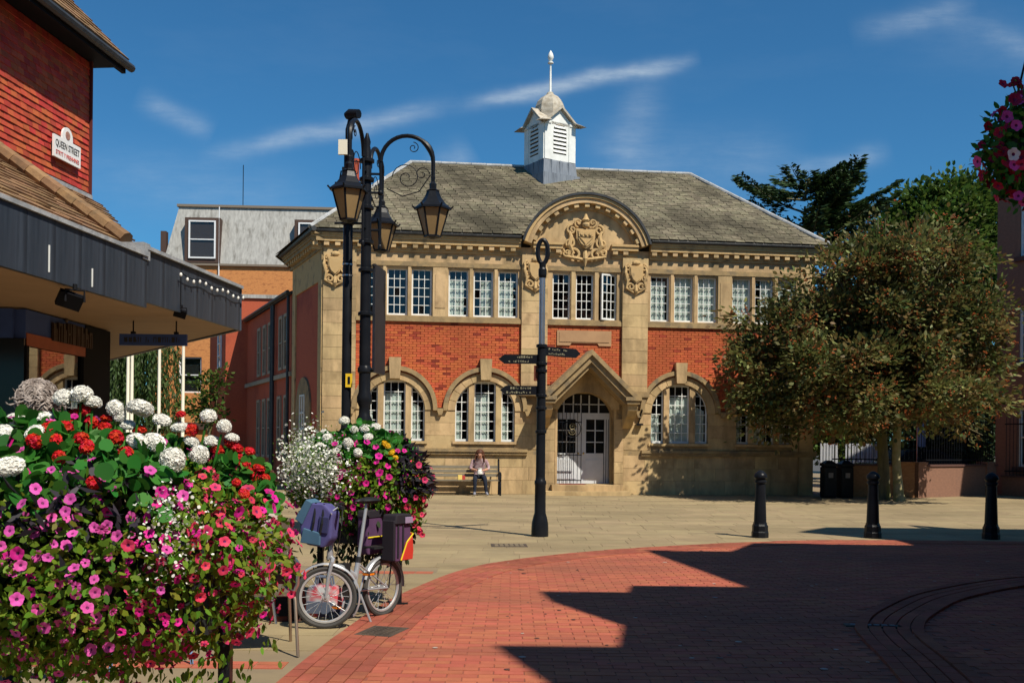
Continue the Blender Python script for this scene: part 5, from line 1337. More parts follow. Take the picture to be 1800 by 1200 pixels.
def simple_tree(name, label, px, Y, lob, dy, mat, nclump, per, spread, llen, r0=.25, asp=.6):
    b = at(px, 780, Y); b.z = 0; T = thing(name, label, 'tree', b); L = lobes_px(lob, Y, dy)
    c0 = Vector(L[0][0]); MB().tube([b, b+Vector((.1, 0, c0.z*.45)), b.lerp(c0, .8)], [r0*1.3, r0, r0*.4], 8).build('trunk', BARK, T, smooth=True, W=True)
    lm = MB()
    for (c, r) in L:
        for k in range(3): p = Vector(c)+Vector([random.uniform(-.6, .6)*q for q in r]); h = b+Vector((.1, 0, c0.z*.45)); lm.tube([h, h.lerp(p, .5)+Vector((0, 0, .3)), p], [r0*.5, r0*.3, r0*.08], 5)
    lm.build('limbs', BARK, T, W=True)['kind'] = 'stuff'
    P, A, C = crown_points(L, nclump, per, spread); leaf_cloud('crown', P, A, rng.uniform(llen*.7, llen*1.25, len(P)), asp, mat, T, tmpl=OVAL)['kind'] = 'stuff'
simple_tree('broadleaf_tree', 'green broadleaf tree against the sky behind the berry tree', 1650, 54, [(1650, 420, 100, 90, 0), (1705, 375, 55, 60, 0), (1620, 380, 50, 45, 0), (1580, 420, 50, 60, 0), (1690, 500, 60, 120, 0), (1665, 350, 40, 35, 0), (1600, 560, 120, 140, 2), (1715, 430, 45, 100, 0), (1560, 440, 60, 70, 1), (1720, 560, 50, 130, 1)], 3.0, LF_BR, 800, 55, .42, .30)
simple_tree('street_tree', 'small thin-leaved tree before the orange brick wall', 362, 40.5, [(365, 690, 26, 30, 0), (345, 715, 28, 22, 0), (380, 660, 18, 20, 0), (375, 730, 22, 18, 0), (350, 665, 18, 14, 0)], .5, LF_BR, 60, 16, .16, .17, r0=.06)
def build_willow():
    b = at(222, 780, 47); b.z = 0; T = thing('willow', 'weeping green tree hanging behind the flagpoles under the canopy edge', 'tree', b)
    MB().tube([b, b+Vector((0, 0, 3)), b+Vector((0, 0, 6))], [.3, .25, .1], 8).build('trunk', BARK, T, W=True)
    P, A = [], []
    for k in range(330):
        a = random.uniform(0, 2*PI); r = random.uniform(.2, 2.6); x, y = b.x-.3+r*math.cos(a), b.y+r*math.sin(a)*.7; z = 6.6-.25*r*r*.5+random.uniform(-.4, .4); l = random.uniform(2.5, 5.5)
        for j in range(int(l*11)): P.append((x+random.gauss(0, .06), y+random.gauss(0, .06), max(.1, z-j/11))); A.append((random.gauss(0, .35), random.gauss(0, .35), -1))
    leaf_cloud('crown', np.array(P), np.array(A), rng.uniform(.18, .32, len(P)), .3, LF_WIL, T, face=np.array((0, -1.0, .2)))['kind'] = 'stuff'
build_willow()
def bush(label, c, r, mat, n, per, llen, name='hedge'):
    T = thing(name, label, 'hedge', (c[0], c[1], 0))
    L = [(np.array(c)+rng.normal(size=3)*np.array(r)*.35*np.array((1, .5, .4)), np.array(r)*rng.uniform(.5, .8)) for k in range(7)]
    P, A, C = crown_points(L, n, per, .3); P[:, 2] = np.abs(P[:, 2]); leaf_cloud('foliage', P, A, rng.uniform(llen*.7, llen*1.3, len(P)), .6, mat, T, tmpl=OVAL)['kind'] = 'stuff'
    st = MB()
    for k in range(5): q = Vector((c[0]+random.uniform(-.5, .5)*r[0], c[1], 0)); st.tube([q, q+Vector((random.uniform(-.2, .2), 0, c[2]))], [.05, .02], 5)
    st.build('stems', BARK, T, W=True)['kind'] = 'stuff'
bush('tall dark shrub mass beside the right-hand building', (20.2, 45.5, 3.2), (3.2, 1.2, 3.0), LF_DK, 220, 50, .26, 'shrub')
bush('dark hedge filling the gap behind the railings at right', (17.6, 42.5, 1.6), (3.0, 1.0, 1.7), LF_DK, 160, 45, .22)
bush('sunlit green shrub behind the buff wall by the library', (12.9, 43.5, 2.3), (1.5, .8, 1.6), LF_BR, 90, 45, .20, 'shrub')
bush('dark shrub behind the parked car', (15.6, 47.0, 2.6), (3.0, 1.0, 2.2), LF_DK, 140, 45, .24, 'shrub')

# ---- flowers
LF_P = leaf_m('petunia_leaf', (.10, .23, .018), (.19, .29, .025), .45, .03, .5)
LF_G = leaf_m('geranium_leaf', (.03, .15, .02), (.055, .20, .026), .35, .015, .35)
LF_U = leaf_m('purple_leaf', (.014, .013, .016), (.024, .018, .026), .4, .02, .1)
LF_Y = leaf_m('yellow_leaf', (.26, .26, .03), (.20, .24, .03), .3, .03, .45)
def petal(name, c, c2=None): return M_(name, c, c2 or tuple(v*.8 for v in c), scale=30, isl=.22, hue=.010, rough=.55, transl=.28, spec=.2)
VIO, MAG, COR, RED, WHT, YLW, DRD = petal('violet_petal', (.74, .10, .42)), petal('magenta_petal', (.74, .02, .30)), petal('coral_petal', (.74, .055, .14)), petal('red_petal', (.62, .018, .012)), petal('white_petal', (.86, .84, .78), (.80, .78, .70)), petal('yellow_petal', (.75, .42, .01)), petal('crimson_petal', (.34, .012, .05))
THR = M_('dark_throat', (.13, .005, .07), rough=.6); THW = M_('pale_throat', (.35, .25, .10), rough=.6)
def petunia_mesh(name, mat, throat):
    mb = MB(); n = 20; V = [(0, 0, -.55)]
    for i in range(n): a = 2*PI*i/n; V.append((.26*math.cos(a), .26*math.sin(a), -.12))
    for i in range(n): a = 2*PI*i/n; r = (.86, .98, 1.02, .98)[i % 4]; V.append((r*math.cos(a), r*math.sin(a), .10*math.sin(i*2.1)-.02))
    mb.add(V, [(0, 1+i, 1+(i+1) % n) for i in range(n)], 1); b = 0
    mb.f += [(1+i, 1+n+i, 1+n+(i+1) % n, 1+(i+1) % n) for i in range(n)]; mb.m += [0]*n
    return mb.mesh(name, [mat, throat], smooth=True, ang=60)
PET = {'v': petunia_mesh('petunia', VIO, THR), 'm': petunia_mesh('petunia', MAG, THR), 'c': petunia_mesh('petunia', COR, THR), 'd': petunia_mesh('petunia', DRD, THR), 'w': petunia_mesh('petunia', WHT, THR), 'y': petunia_mesh('petunia', YLW, THW)}
def head_mesh(name, mat, n=95, fl=.30, core=True):
    mb = MB(); g = PI*(3-math.sqrt(5))
    for i in range(n):
        z = 1-1.55*(i+.5)/n; r = math.sqrt(max(0, 1-z*z)); d = Vector((r*math.cos(g*i), r*math.sin(g*i), z)); d = (d+Vector([random.gauss(0, .05) for _ in range(3)])).normalized()
        c = d*random.uniform(.88, 1.04); u = d.orthogonal().normalized(); v = d.cross(u); V = [c-d*.10]
        for k in range(10): a = 2*PI*k/10+i; rr = fl*(1 if k % 2 else .6); V.append(c+(u*math.cos(a)+v*math.sin(a))*rr+d*random.uniform(-.06, .06))
        mb.add(V, [(0, 1+k, 1+(k+1) % 10) for k in range(10)])
    if core: mb.sphere((0, 0, .08), .80, 12, 8)
    for i, p in enumerate(mb.v): mb.v[i] = (p[0], p[1], p[2]*.8)
    return mb.mesh(name, mat)
HEADW = [head_mesh('geranium_head', WHT) for _ in range(2)]; HEADR = [head_mesh('red_flower_head', RED, 26, .5) for _ in range(2)]; HEADY = head_mesh('yellow_flower_head', YLW, 20, .5); HEADV = head_mesh('verbena_head', MAG, 26, .4)

class Mound:
    def __init__(s, C, r): s.C = Vector(C); s.r = Vector(r)
    def hit(s, px, py):
        u, v = un(px, py); d = Vector((u/FPX, 1, -(v-175)/FPX)); o = Vector((0, 0, EYE))-s.C
        D = Vector((d.x/s.r.x, d.y/s.r.y, d.z/s.r.z)); O = Vector((o.x/s.r.x, o.y/s.r.y, o.z/s.r.z))
        a = D.dot(D); b = 2*O.dot(D); c = O.dot(O)-1; q = b*b-4*a*c
        t = (-b-math.sqrt(q))/(2*a) if q > 0 else -b/(2*a)
        p = Vector((0, 0, EYE))+d*t; n = Vector(((p-s.C).x/s.r.x**2, (p-s.C).y/s.r.y**2, (p-s.C).z/s.r.z**2)).normalized(); return p, n
    def pts(s, n, lo=.75, hi=1.05, front=True):
        d = unit(rng.normal(size=(n*3, 3)))
        if front: d = d[(d[:, 1] < .35)]
        d = d[:n]; k = rng.uniform(lo, hi, (len(d), 1)); R = np.array(s.r); bump = 1+.06*np.sin(d[:, :1]*9+1)*np.sin(d[:, 2:]*8)
        p = np.array(s.C)+d*R*k*bump; nn = unit(d/R); return p, nn
def proj(p): 
    return 900+1800*p[0]/p[1], 775-1800*(p[2]-EYE)/p[1]
def put(parent, me, p, n, size, name=None, jit=.35):
    n = (Vector(n)+Vector([random.gauss(0, jit) for _ in range(3)])).normalized()
    o = link(name or me.name.split('.')[0], me, parent); o.matrix_basis = MW[parent.name].inverted() @ Matrix.Translation(p) @ n.to_track_quat('Z', 'Y').to_matrix().to_4x4() @ Matrix.Rotation(random.uniform(0, 6.28), 4, 'Z') @ Matrix.Diagonal((size*random.uniform(.78, 1.08), size*random.uniform(.78, 1.08), size*random.uniform(.65, 1.25), 1))
    return o
BOXP = M_('planter_black', (.02, .02, .022), rough=.6)

def trough(T, C, hw, hd, z0, z1, legs):
    MB().box(C.x-hw, C.x+hw, C.y-hd, C.y+hd, z0, z1).build('trough', BOXP, T, W=True)
    for (x, y) in legs: MB().box(x-.028, x+.028, y-.028, y+.028, 0, z0+.02).box(x-.09, x+.09, y-.02, y+.02, 0, .03).build('leg', IRON, T, W=True)

def build_planterA():
    M = Mound((-2.30, 4.9, 1.06), (1.19, .82, .57)); C = M.C
    T = thing('flower_planter', 'large raised planter overflowing with white, red, violet and coral flowers at left', 'planter', (C.x, C.y, 0), 0, 'raised flower planters')
    trough(T, C, .95, .32, .72, 1.1, ((-1.36, 4.9), (-3.1, 4.9)))
    P, N = M.pts(16000); px, py = 900+1800*P[:, 0]/P[:, 1], 775-1800*(P[:, 2]-EYE)/P[:, 1]
    rnd = rng.random(len(P))
    edge = 870+25*np.sin(px*.03)+rng.normal(size=len(P))*22-60*(px > 300)
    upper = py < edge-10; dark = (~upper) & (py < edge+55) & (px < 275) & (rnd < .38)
    low = ~upper & ~dark
    def cloud(name, m, l, asp, mat, tm, tilt=.6):
        if m.sum(): leaf_cloud(name, P[m], rng.normal(size=(m.sum(), 3))*.6+N[m]*.5+np.array((0, 0, -.25)), rng.uniform(l*.7, l*1.3, m.sum()), asp, mat, T, tmpl=tm, face=N[m], tilt=tilt)['kind'] = 'stuff'
    up2 = upper & (rnd < .5)
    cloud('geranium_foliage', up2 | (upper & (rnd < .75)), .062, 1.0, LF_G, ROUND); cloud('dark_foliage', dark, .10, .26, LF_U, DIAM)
    cloud('trailing_foliage', low & (rnd < .82), .045, .5, LF_P, OVAL); cloud('yellow_foliage', low & (rnd >= .82), .045, .45, LF_Y, OVAL)
    for (qx, qy, r3, nn_) in ((385, 838, (.24, .15, .12), 520), (432, 872, (.15, .13, .10), 330), (300, 806, (.22, .15, .08), 300)):      # shoulders of the mound
        S = Mound(at(qx, qy, 5.12), r3); sp, sn = S.pts(nn_, .6, 1.05)
        leaf_cloud('shoulder_foliage', sp, rng.normal(size=(len(sp), 3))*.6+sn*.5, rng.uniform(.035, .06, len(sp)), 1.0, LF_G, T, tmpl=ROUND, face=sn)['kind'] = 'stuff'
    # trailing shoots below and inside
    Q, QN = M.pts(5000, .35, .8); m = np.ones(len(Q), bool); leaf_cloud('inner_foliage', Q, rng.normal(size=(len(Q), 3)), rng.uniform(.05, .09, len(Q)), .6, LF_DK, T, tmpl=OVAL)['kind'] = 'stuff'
    k = 700; x = rng.uniform(-3.3, -1.15, k); y = rng.uniform(4.2, 5.3, k); z = .62-rng.random(k)**2*.30; z += .12*np.sin(x*9)
    leaf_cloud('trailing_tips', np.stack((x, y, z), 1), np.stack((rng.normal(size=k)*.4, rng.normal(size=k)*.4, -np.ones(k)), 1), rng.uniform(.035, .06, k), .45, LF_P, T, tmpl=OVAL)['kind'] = 'stuff'
    for (a, b, r) in [(310, 765, .055), (330, 790, .05), (160, 722, .055), (60, 775, .055), (400, 782, .045), (27, 757, .07), (74, 750, .07), (18, 833, .068), (140, 709, .062), (108, 714, .055), (198, 732, .06), (241, 732, .07), (279, 752, .058), (220, 761, .052), (360, 745, .05), (387, 763, .045), (265, 793, .062), (236, 790, .055), (297, 822, .075), (342, 813, .06), (364, 788, .055), (5, 775, .06), (205, 745, .05)]:
        p, n = M.hit(a, b); p = p+n*.04; put(T, random.choice(HEADW), p, n+Vector((0, -.2, .5)), r*random.uniform(.78, .92), jit=.3)
        MB().tube([p-n*.22+Vector((0, 0, -.12)), p-n*.04], .006, 5).build('stem', LF_G, T, W=True)
    for (a, b, r) in [(200, 785, .04), (60, 790, .035), (240, 770, .035), (330, 770, .035), (375, 805, .035), (455, 850, .03), (410, 815, .035), (140, 785, .035), (185, 750, .035), (150, 800, .035), (430, 840, .035), (130, 743, .04), (112, 768, .04), (81, 772, .035), (97, 790, .035), (157, 757, .04), (180, 766, .035), (218, 811, .035), (162, 860, .03), (421, 829, .035), (396, 790, .03), (445, 835, .035), (103, 817, .03), (418, 878, .03), (430, 805, .03), (145, 735, .035), (408, 800, .035), (437, 848, .03), (120, 755, .035), (90, 765, .03), (312, 742, .028), (405, 860, .025)]:
        p, n = M.hit(a, b); put(T, random.choice(HEADR), p+n*.04, n+Vector((0, -.2, .3)), r, jit=.3)
    cnt = 0
    taken = []
    for i in rng.permutation(len(P)):
        if cnt >= 300: break
        a, b = px[i], py[i]
        if a < -25 or a > 535 or b > 1195: continue
        if b < edge[i]-10:
            if a > 380 and b > 790 and random.random() < .75: kind = random.choice('ccm')
            elif random.random() < .10: kind = random.choice('mv')
            else: continue
        elif a < 215: kind = 'v' if random.random() < .95 else 'm'
        elif a < 330: kind = random.choice('vmmmmc')
        else: kind = random.choice('ccccm')
        if dark[i] and random.random() < .6: continue
        if any((a-q[0])**2+(b-q[1])**2 < (14 if a > 300 else 17)**2 for q in taken): continue
        taken.append((a, b)); nn = Vector(N[i])+Vector((0, -.35, .1)); put(T, PET[kind], Vector(P[i])+Vector(N[i])*.065, nn, random.uniform(.021, .031), jit=.42); cnt += 1
    # the crowd of further, half-hidden blooms, joined per colour
    extra = {'v': [], 'm': [], 'c': []}
    for i in rng.permutation(len(P))[:2600]:
        a, b = px[i], py[i]
        if a < -25 or a > 540 or b > 1190 or b < edge[i]-5 and not (a > 390 and b > 800) or dark[i]: continue
        kind = 'v' if a < 205 else (random.choice('vmmc') if a < 320 else random.choice('cccmm'))
        if len(extra[kind]) < 150: extra[kind].append(i)
    for kind, ids in extra.items():
        src = PET[kind]; co = [Vector(v.co) for v in src.vertices]; fc = [tuple(f.vertices) for f in src.polygons]; mi = [f.material_index for f in src.polygons]; mb = MB()
        for i in ids:
            n = (Vector(N[i])+Vector((random.gauss(0, .7), random.gauss(-.2, .6), random.gauss(0, .6)))).normalized(); S = Matrix.Translation(Vector(P[i])+Vector(N[i])*random.uniform(.0, .045)) @ n.to_track_quat('Z', 'Y').to_matrix().to_4x4() @ Matrix.Diagonal((random.uniform(.015, .028), random.uniform(.012, .028), .026, 1))
            b0 = len(mb.v); mb.v += [tuple(S @ c) for c in co]; mb.f += [tuple(q+b0 for q in f) for f in fc]; mb.m += mi
        mb.build('petunias', [src.materials[0], src.materials[1]], T, W=True)['kind'] = 'stuff'
    # fine white sprays
    k = 260; Q = []
    while len(Q) < k:
        a, b = random.gauss(295, 26), random.gauss(935, 45); p, n = M.hit(a, b); Q.append(p+n*random.uniform(.02, .07))
    leaf_cloud('white_spray', np.array([tuple(q) for q in Q]), rng.normal(size=(k, 3)), rng.uniform(.010, .018, k), .9, WHT, T, tmpl=HEX)['kind'] = 'stuff'
build_planterA()

def build_planterB():
    c = at(632, 848, 9.9); M = Mound(c, (.64, .48, .51)); C = M.C
    T = thing('flower_planter', 'smaller raised planter of magenta and white flowers behind the bicycle', 'planter', (C.x, C.y, 0), 0, 'raised flower planters')
    trough(T, C, .42, .25, .62, .95, ((C.x-.38, C.y), (C.x+.38, C.y)))
    P, N = M.pts(9500); px, py = 900+1800*P[:, 0]/P[:, 1], 772-1800*(P[:, 2]-EYE)/P[:, 1]; rnd = rng.random(len(P))
    def cloud(name, m, l, asp, mat, tm): leaf_cloud(name, P[m], rng.normal(size=(m.sum(), 3))*.6+N[m]*.5+np.array((0, 0, -.25)), rng.uniform(l*.7, l*1.3, m.sum()), asp, mat, T, tmpl=tm, face=N[m])['kind'] = 'stuff'
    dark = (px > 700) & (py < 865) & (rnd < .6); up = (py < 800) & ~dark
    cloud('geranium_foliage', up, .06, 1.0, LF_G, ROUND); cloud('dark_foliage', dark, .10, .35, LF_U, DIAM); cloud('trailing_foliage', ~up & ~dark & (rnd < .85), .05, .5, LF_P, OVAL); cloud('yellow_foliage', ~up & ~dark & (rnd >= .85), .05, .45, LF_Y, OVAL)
    Q, QN = M.pts(2500, .3, .8); leaf_cloud('inner_foliage', Q, rng.normal(size=(len(Q), 3)), rng.uniform(.05, .09, len(Q)), .6, LF_DK, T, tmpl=OVAL)['kind'] = 'stuff'
    k = 900; x = np.clip(rng.normal(C.x+.02, .24, k), C.x-.5, C.x+.5); y = rng.normal(C.y-.1, .2, k); z = .9-rng.random(k)**1.5*.45
    leaf_cloud('trailing_tips', np.stack((x, y, z), 1), np.stack((rng.normal(size=k)*.4, rng.normal(size=k)*.4, -np.ones(k)), 1), rng.uniform(.04, .08, k), .5, LF_DK, T, tmpl=OVAL)['kind'] = 'stuff'
    for (a, b, r) in [(605, 749, .07), (640, 762, .06), (657, 759, .06), (578, 778, .07), (622, 764, .05), (612, 785, .065), (590, 797, .06), (572, 768, .05), (628, 800, .05), (645, 775, .05)]:
        p, n = M.hit(a, b); put(T, random.choice(HEADW), p+n*.05, n+Vector((0, -.2, .5)), r*.85, jit=.15)
    for (a, b) in [(678, 790), (684, 800), (690, 808), (672, 786)]: p, n = M.hit(a, b); put(T, HEADY, p+n*.05, n, .035)
    k = 2300; Q = []
    while len(Q) < k:
        a, b = random.gauss(553, 24), random.gauss(822, 24); p, n = M.hit(max(505, a), b); Q.append(p+n*random.uniform(.0, .12))
    leaf_cloud('white_spray', np.array([tuple(q) for q in Q]), rng.normal(size=(k, 3)), rng.uniform(.018, .034, k), .9, WHT, T, tmpl=HEX)['kind'] = 'stuff'
    leaf_cloud('spray_foliage', np.array([tuple(q) for q in Q])+rng.normal(size=(k, 3))*.03, rng.normal(size=(k, 3)), rng.uniform(.02, .04, k), .35, LF_P, T)['kind'] = 'stuff'
    taken = []
    for i in rng.permutation(len(P)):
        if len(taken) >= 230: break
        a, b = px[i], py[i]
        if b < 770 and a < 660: continue
        if a < 585 and b < 850: continue
        kind = 'c' if a > 712 else random.choice('mmmmmc' if a > 690 else 'mmmmmm')
        if dark[i] and random.random() < .75: continue
        if any((a-q[0])**2+(b-q[1])**2 < 7.5**2 for q in taken): continue
        taken.append((a, b)); put(T, PET[kind], Vector(P[i])+Vector(N[i])*.05, Vector(N[i])+Vector((0, -.3, .1)), random.uniform(.028, .040), jit=.35)
    for k in range(16):                               # coral trail down the right side
        b = 850+k*6; a = 728+random.gauss(0, 9)-(4 if k < 4 else 0); p = at(a, b, 9.85); put(T, PET['c'], p, Vector((.4, -1, .1)), random.uniform(.028, .038))
    q = np.array([tuple(at(726+random.gauss(0, 6), random.uniform(850, 935), 9.9)) for _ in range(420)]); leaf_cloud('trailing_shoot', q, rng.normal(size=(420, 3))+np.array((0, 0, -.5)), rng.uniform(.03, .06, 420), .5, LF_P, T, tmpl=OVAL)['kind'] = 'stuff'
build_planterB()

def build_basket():
    c = at(1822, 262, 5.3); M = Mound(c, (.265, .26, .28)); C = M.C
    T = thing('hanging_basket', 'hanging basket of crimson and violet petunias at the top right', 'hanging basket', (C.x, C.y, C.z-.3))
    MB().lathe([(.05, C.z-.2), (.16, C.z-.12), (.2, C.z+.02)], C.x, C.y, 14).build('bowl', BOXP, T, W=True)
    for k in range(3): a = k*2.1; MB().tube([(C.x+.2*math.cos(a), C.y+.2*math.sin(a), C.z), (C.x, C.y, C.z+.75)], .006, 5).build('chain', IRON, T, W=True)
    P, N = M.pts(2600, .6, 1.08, False); leaf_cloud('foliage', P, rng.normal(size=(len(P), 3))+N*.4, rng.uniform(.03, .06, len(P)), .5, LF_G, T, tmpl=OVAL, face=N)['kind'] = 'stuff'
    taken = []
    for i in rng.permutation(len(P)):
        if len(taken) > 120: break
        if any((Vector(P[i])-q).length < .043 for q in taken): continue
        taken.append(Vector(P[i])); put(T, PET[random.choice('ddddddvvc')], Vector(P[i])+Vector(N[i])*.035, Vector(N[i])+Vector((0, -.25, 0)), random.uniform(.026, .036), jit=.3)
    for (a, b, kind) in ((1779, 215, 'v'), (1792, 228, 'v'), (1788, 270, 'w'), (1789, 285, 'v'), (1790, 190, 'd'), (1772, 165, 'd'), (1795, 330, 'v')):
        p, n = M.hit(a, b); put(T, PET[kind], p+n*.06, Vector((0, -1, .1)), .033, jit=.1)
    for (a, b, kind) in ((1785, 145, 'd'), (1778, 148, 'd'), (1792, 150, 'd'), (1724, 255, 'd'), (1735, 222, 'd'), (1760, 195, 'd'), (1783, 140, 'd')):
        p = at(a, b, 5.25); put(T, PET[kind], p, Vector((-.3, -1, .2)), .026); MB().tube([p, p.lerp(C, .45)], .005, 4).build('stem', LF_G, T, W=True)
    X = C.x+.95
    ps = thing('basket_post', 'black iron post with a bracket arm holding the hanging basket', 'post', (X, C.y, 0))
    MB().lathe([(.12, 0), (.12, .6), (.06, .75), (.05, 4.2), (.001, 4.3)], n=12).build('column', IRON, ps, smooth=True)
    MB().tube([(0, 0, C.z+.55), (-.3, 0, C.z+.72), (-.7, 0, C.z+.80), (-.95, 0, C.z+.77)], .02, 6).build('arm', IRON, ps)
build_basket()
# ------------------------------------------------------------------ people
def skin_body(name, J, E, mats, mat_fn, parent, root='pelvis', sub=2):
    names = list(J); idx = {n: i for i, n in enumerate(names)}
    me = bpy.data.meshes.new(name); me.from_pydata([J[n][0] for n in names], [(idx[a], idx[b]) for a, b in E], [])
    o = bpy.data.objects.new(name, me); col.objects.link(o)
    md = o.modifiers.new('skin', 'SKIN'); md.use_smooth_shade = True; md.branch_smoothing = .3
    ly = me.skin_vertices[0] if me.skin_vertices else None
    for n in names:
        r = J[n][1]; ly.data[idx[n]].radius = r if isinstance(r, tuple) else (r, r)
        ly.data[idx[n]].use_root = (n == root)
    s = o.modifiers.new('sub', 'SUBSURF'); s.levels = sub; s.render_levels = sub
    dg = bpy.context.evaluated_depsgraph_get(); m2 = bpy.data.meshes.new_from_object(o.evaluated_get(dg)); bpy.data.objects.remove(o)
    m2.materials.clear()
    for m in mats: m2.materials.append(m)
    for p in m2.polygons: p.material_index = mat_fn(p.center); p.use_smooth = True
    return link(name, m2, parent)
SKIN = M_('skin', (.50, .26, .17), (.45, .22, .14), scale=6, rough=.6)
def hand(J, E, side, wrist, d, up, s=1.0):
    """palm and five separate, slightly curled fingers growing from a wrist joint"""
    d = Vector(d).normalized(); up = Vector(up).normalized(); lat = d.cross(up).normalized(); w = Vector(J[wrist][0])
    pn = wrist+'_palm'; J[pn] = (tuple(w+d*.055*s), (.034*s, .018*s)); E.append((wrist, pn))
    for i, (off, ln) in enumerate(((-.032, .065), (-.011, .078), (.011, .074), (.032, .058))):
        a = w+d*.095*s+lat*off*s; b = a+d*ln*.5*s-up*.012*s; c = b+d*ln*.35*s-up*.03*s
        n1, n2, n3 = [wrist+'_f%d%d' % (i, k) for k in range(3)]
        J[n1] = (tuple(a), .0095*s); J[n2] = (tuple(b), .0085*s); J[n3] = (tuple(c), .007*s); E += [(pn, n1), (n1, n2), (n2, n3)]
    a = w+d*.045*s-lat*.045*s*side; b = a+d*.035*s-lat*.018*s*side-up*.01*s
    J[wrist+'_t0'] = (tuple(a), .011*s); J[wrist+'_t1'] = (tuple(b), .009*s); E += [(pn, wrist+'_t0'), (wrist+'_t0', wrist+'_t1')]
def face(parent, c, r, yaw, mats=None):
    """nose, eyes, mouth and ears on a head of radius r centred at c that looks along yaw"""
    R = Matrix.Translation(c) @ Matrix.Rotation(yaw, 4, 'Z')
    m = MB(); m.tube([(0, -r*.92, r*.1), (0, -r*1.2, -r*.22), (0, -r*.95, -r*.3)], [r*.1, r*.16, r*.08], 6, M if False else 0); m.xf(R)
    m.build('nose', SKIN, parent, smooth=True)
    for s in (-1, 1):
        MB().sphere((s*r*.36, -r*.86, r*.05), r*.12, 8, 5).xf(R).build('eye', MATS['sign_black'], parent, smooth=True)
        MB().sphere((s*r*.98, 0, -r*.05), (r*.1, r*.2, r*.3), 8, 5).xf(R).build('ear', SKIN, parent, smooth=True)
    MB().tube([(-r*.28, -r*.86, -r*.55), (0, -r*.96, -r*.56), (r*.28, -r*.86, -r*.55)], r*.06, 5).xf(R).build('mouth', M_('lips', (.35, .08, .07), rough=.5) if 'lips' not in MATS else MATS['lips'], parent)

def woman():
    T = thing('person', 'person with brown hair in a pink top and dark trousers sitting on the bench', 'person', BN.matrix_basis @ Vector((0, 0, 0)) if False else Vector((-.95, 30.18, 0)), math.radians(4))
    TOP = M_('pink_check_top', (.28, .17, .18), (.42, .31, .32), scale=16, rough=.9, detail=1); TRO = M_('navy_trousers', (.012, .016, .03), rough=.9); SHO = M_('grey_trainers', (.22, .22, .26), rough=.7)
    J = {'pelvis': ((0, .06, .56), (.17, .13)), 'waist': ((0, .05, .74), (.16, .12)), 'chest': ((0, -.04, .93), (.17, .12)), 'neck': ((0, -.11, 1.09), .055), 'head': ((0, -.17, 1.18), (.085, .095)), 'crown': ((0, -.15, 1.28), (.07, .08))}
    E = [('pelvis', 'waist'), ('waist', 'chest'), ('chest', 'neck'), ('neck', 'head'), ('head', 'crown')]
    for s, n in ((-1, 'l'), (1, 'r')):
        J['sh'+n] = ((s*.19, -.05, 1.02), .068); J['el'+n] = ((s*.27, -.10, .78), .052); J['wr'+n] = ((s*.12, -.32, .74), .032)
        J['hip'+n] = ((s*.1, -.02, .54), .095); J['kn'+n] = ((s*.14, -.42, .52), .07); J['an'+n] = ((s*.17+.02, -.44, .10), .045); J['toe'+n] = ((s*.19+.03, -.62, .045), .04)
        E += [('chest', 'sh'+n), ('sh'+n, 'el'+n), ('el'+n, 'wr'+n), ('pelvis', 'hip'+n), ('hip'+n, 'kn'+n), ('kn'+n, 'an'+n), ('an'+n, 'toe'+n)]
        hand(J, E, s, 'wr'+n, (-s*.8, -.6, .1), (0, -.1, 1), .95)
    def mf(c):
        if c.z < .10 or (c.z < .13 and c.y < -.5): return 3
        if c.z > 1.08: return 0
        if c.y < -.20 and .66 < c.z < .86: return 0
        if c.z < .62 : return 2
        return 1
    skin_body('body', J, E, [SKIN, TOP, TRO, SHO], mf, T)
    face(T, Vector((0, -.17, 1.19)), .095, .0)
    h = MB(); h.sphere((0, -.12, 1.255), (.118, .12, .105), 12, 8)
    for k in range(46):
        a = random.uniform(-.3, PI+.3); x, y = .112*math.cos(a), -.12+.11*math.sin(a); h.tube([(x*.8, y, 1.30), (x*1.08, y+.01, 1.18), (x*1.15+random.gauss(0, .02), y+random.gauss(0, .02), random.uniform(.96, 1.06))], [.022, .026, .008], 5)
    h.build('hair', M_('brown_hair', (.10, .035, .015), (.06, .02, .01), scale=20, rough=.6), T, smooth=True)
    q = thing('white_bag', 'crumpled white paper bag held on the lap of the person on the bench', 'bag', T.location+Vector((.02, -.36, .62)))
    MB().lathe([(.06, 0), (.085, .02), (.08, .10), (.06, .15), (.075, .19)], n=9).build('paper', WHITE, q)
    q = thing('snack_box', 'small yellow and red snack carton on the bench seat', 'carton', Vector((-1.52, 30.08, .456)), .2)
    MB().box(-.06, .06, -.05, .05, 0, .14).build('carton', M_('carton_yellow', (.75, .55, .15), rough=.6), q); MB().box(.062, .15, -.045, .045, 0, .12).build('cup', M_('carton_red', (.45, .05, .04), rough=.6), q)
woman()

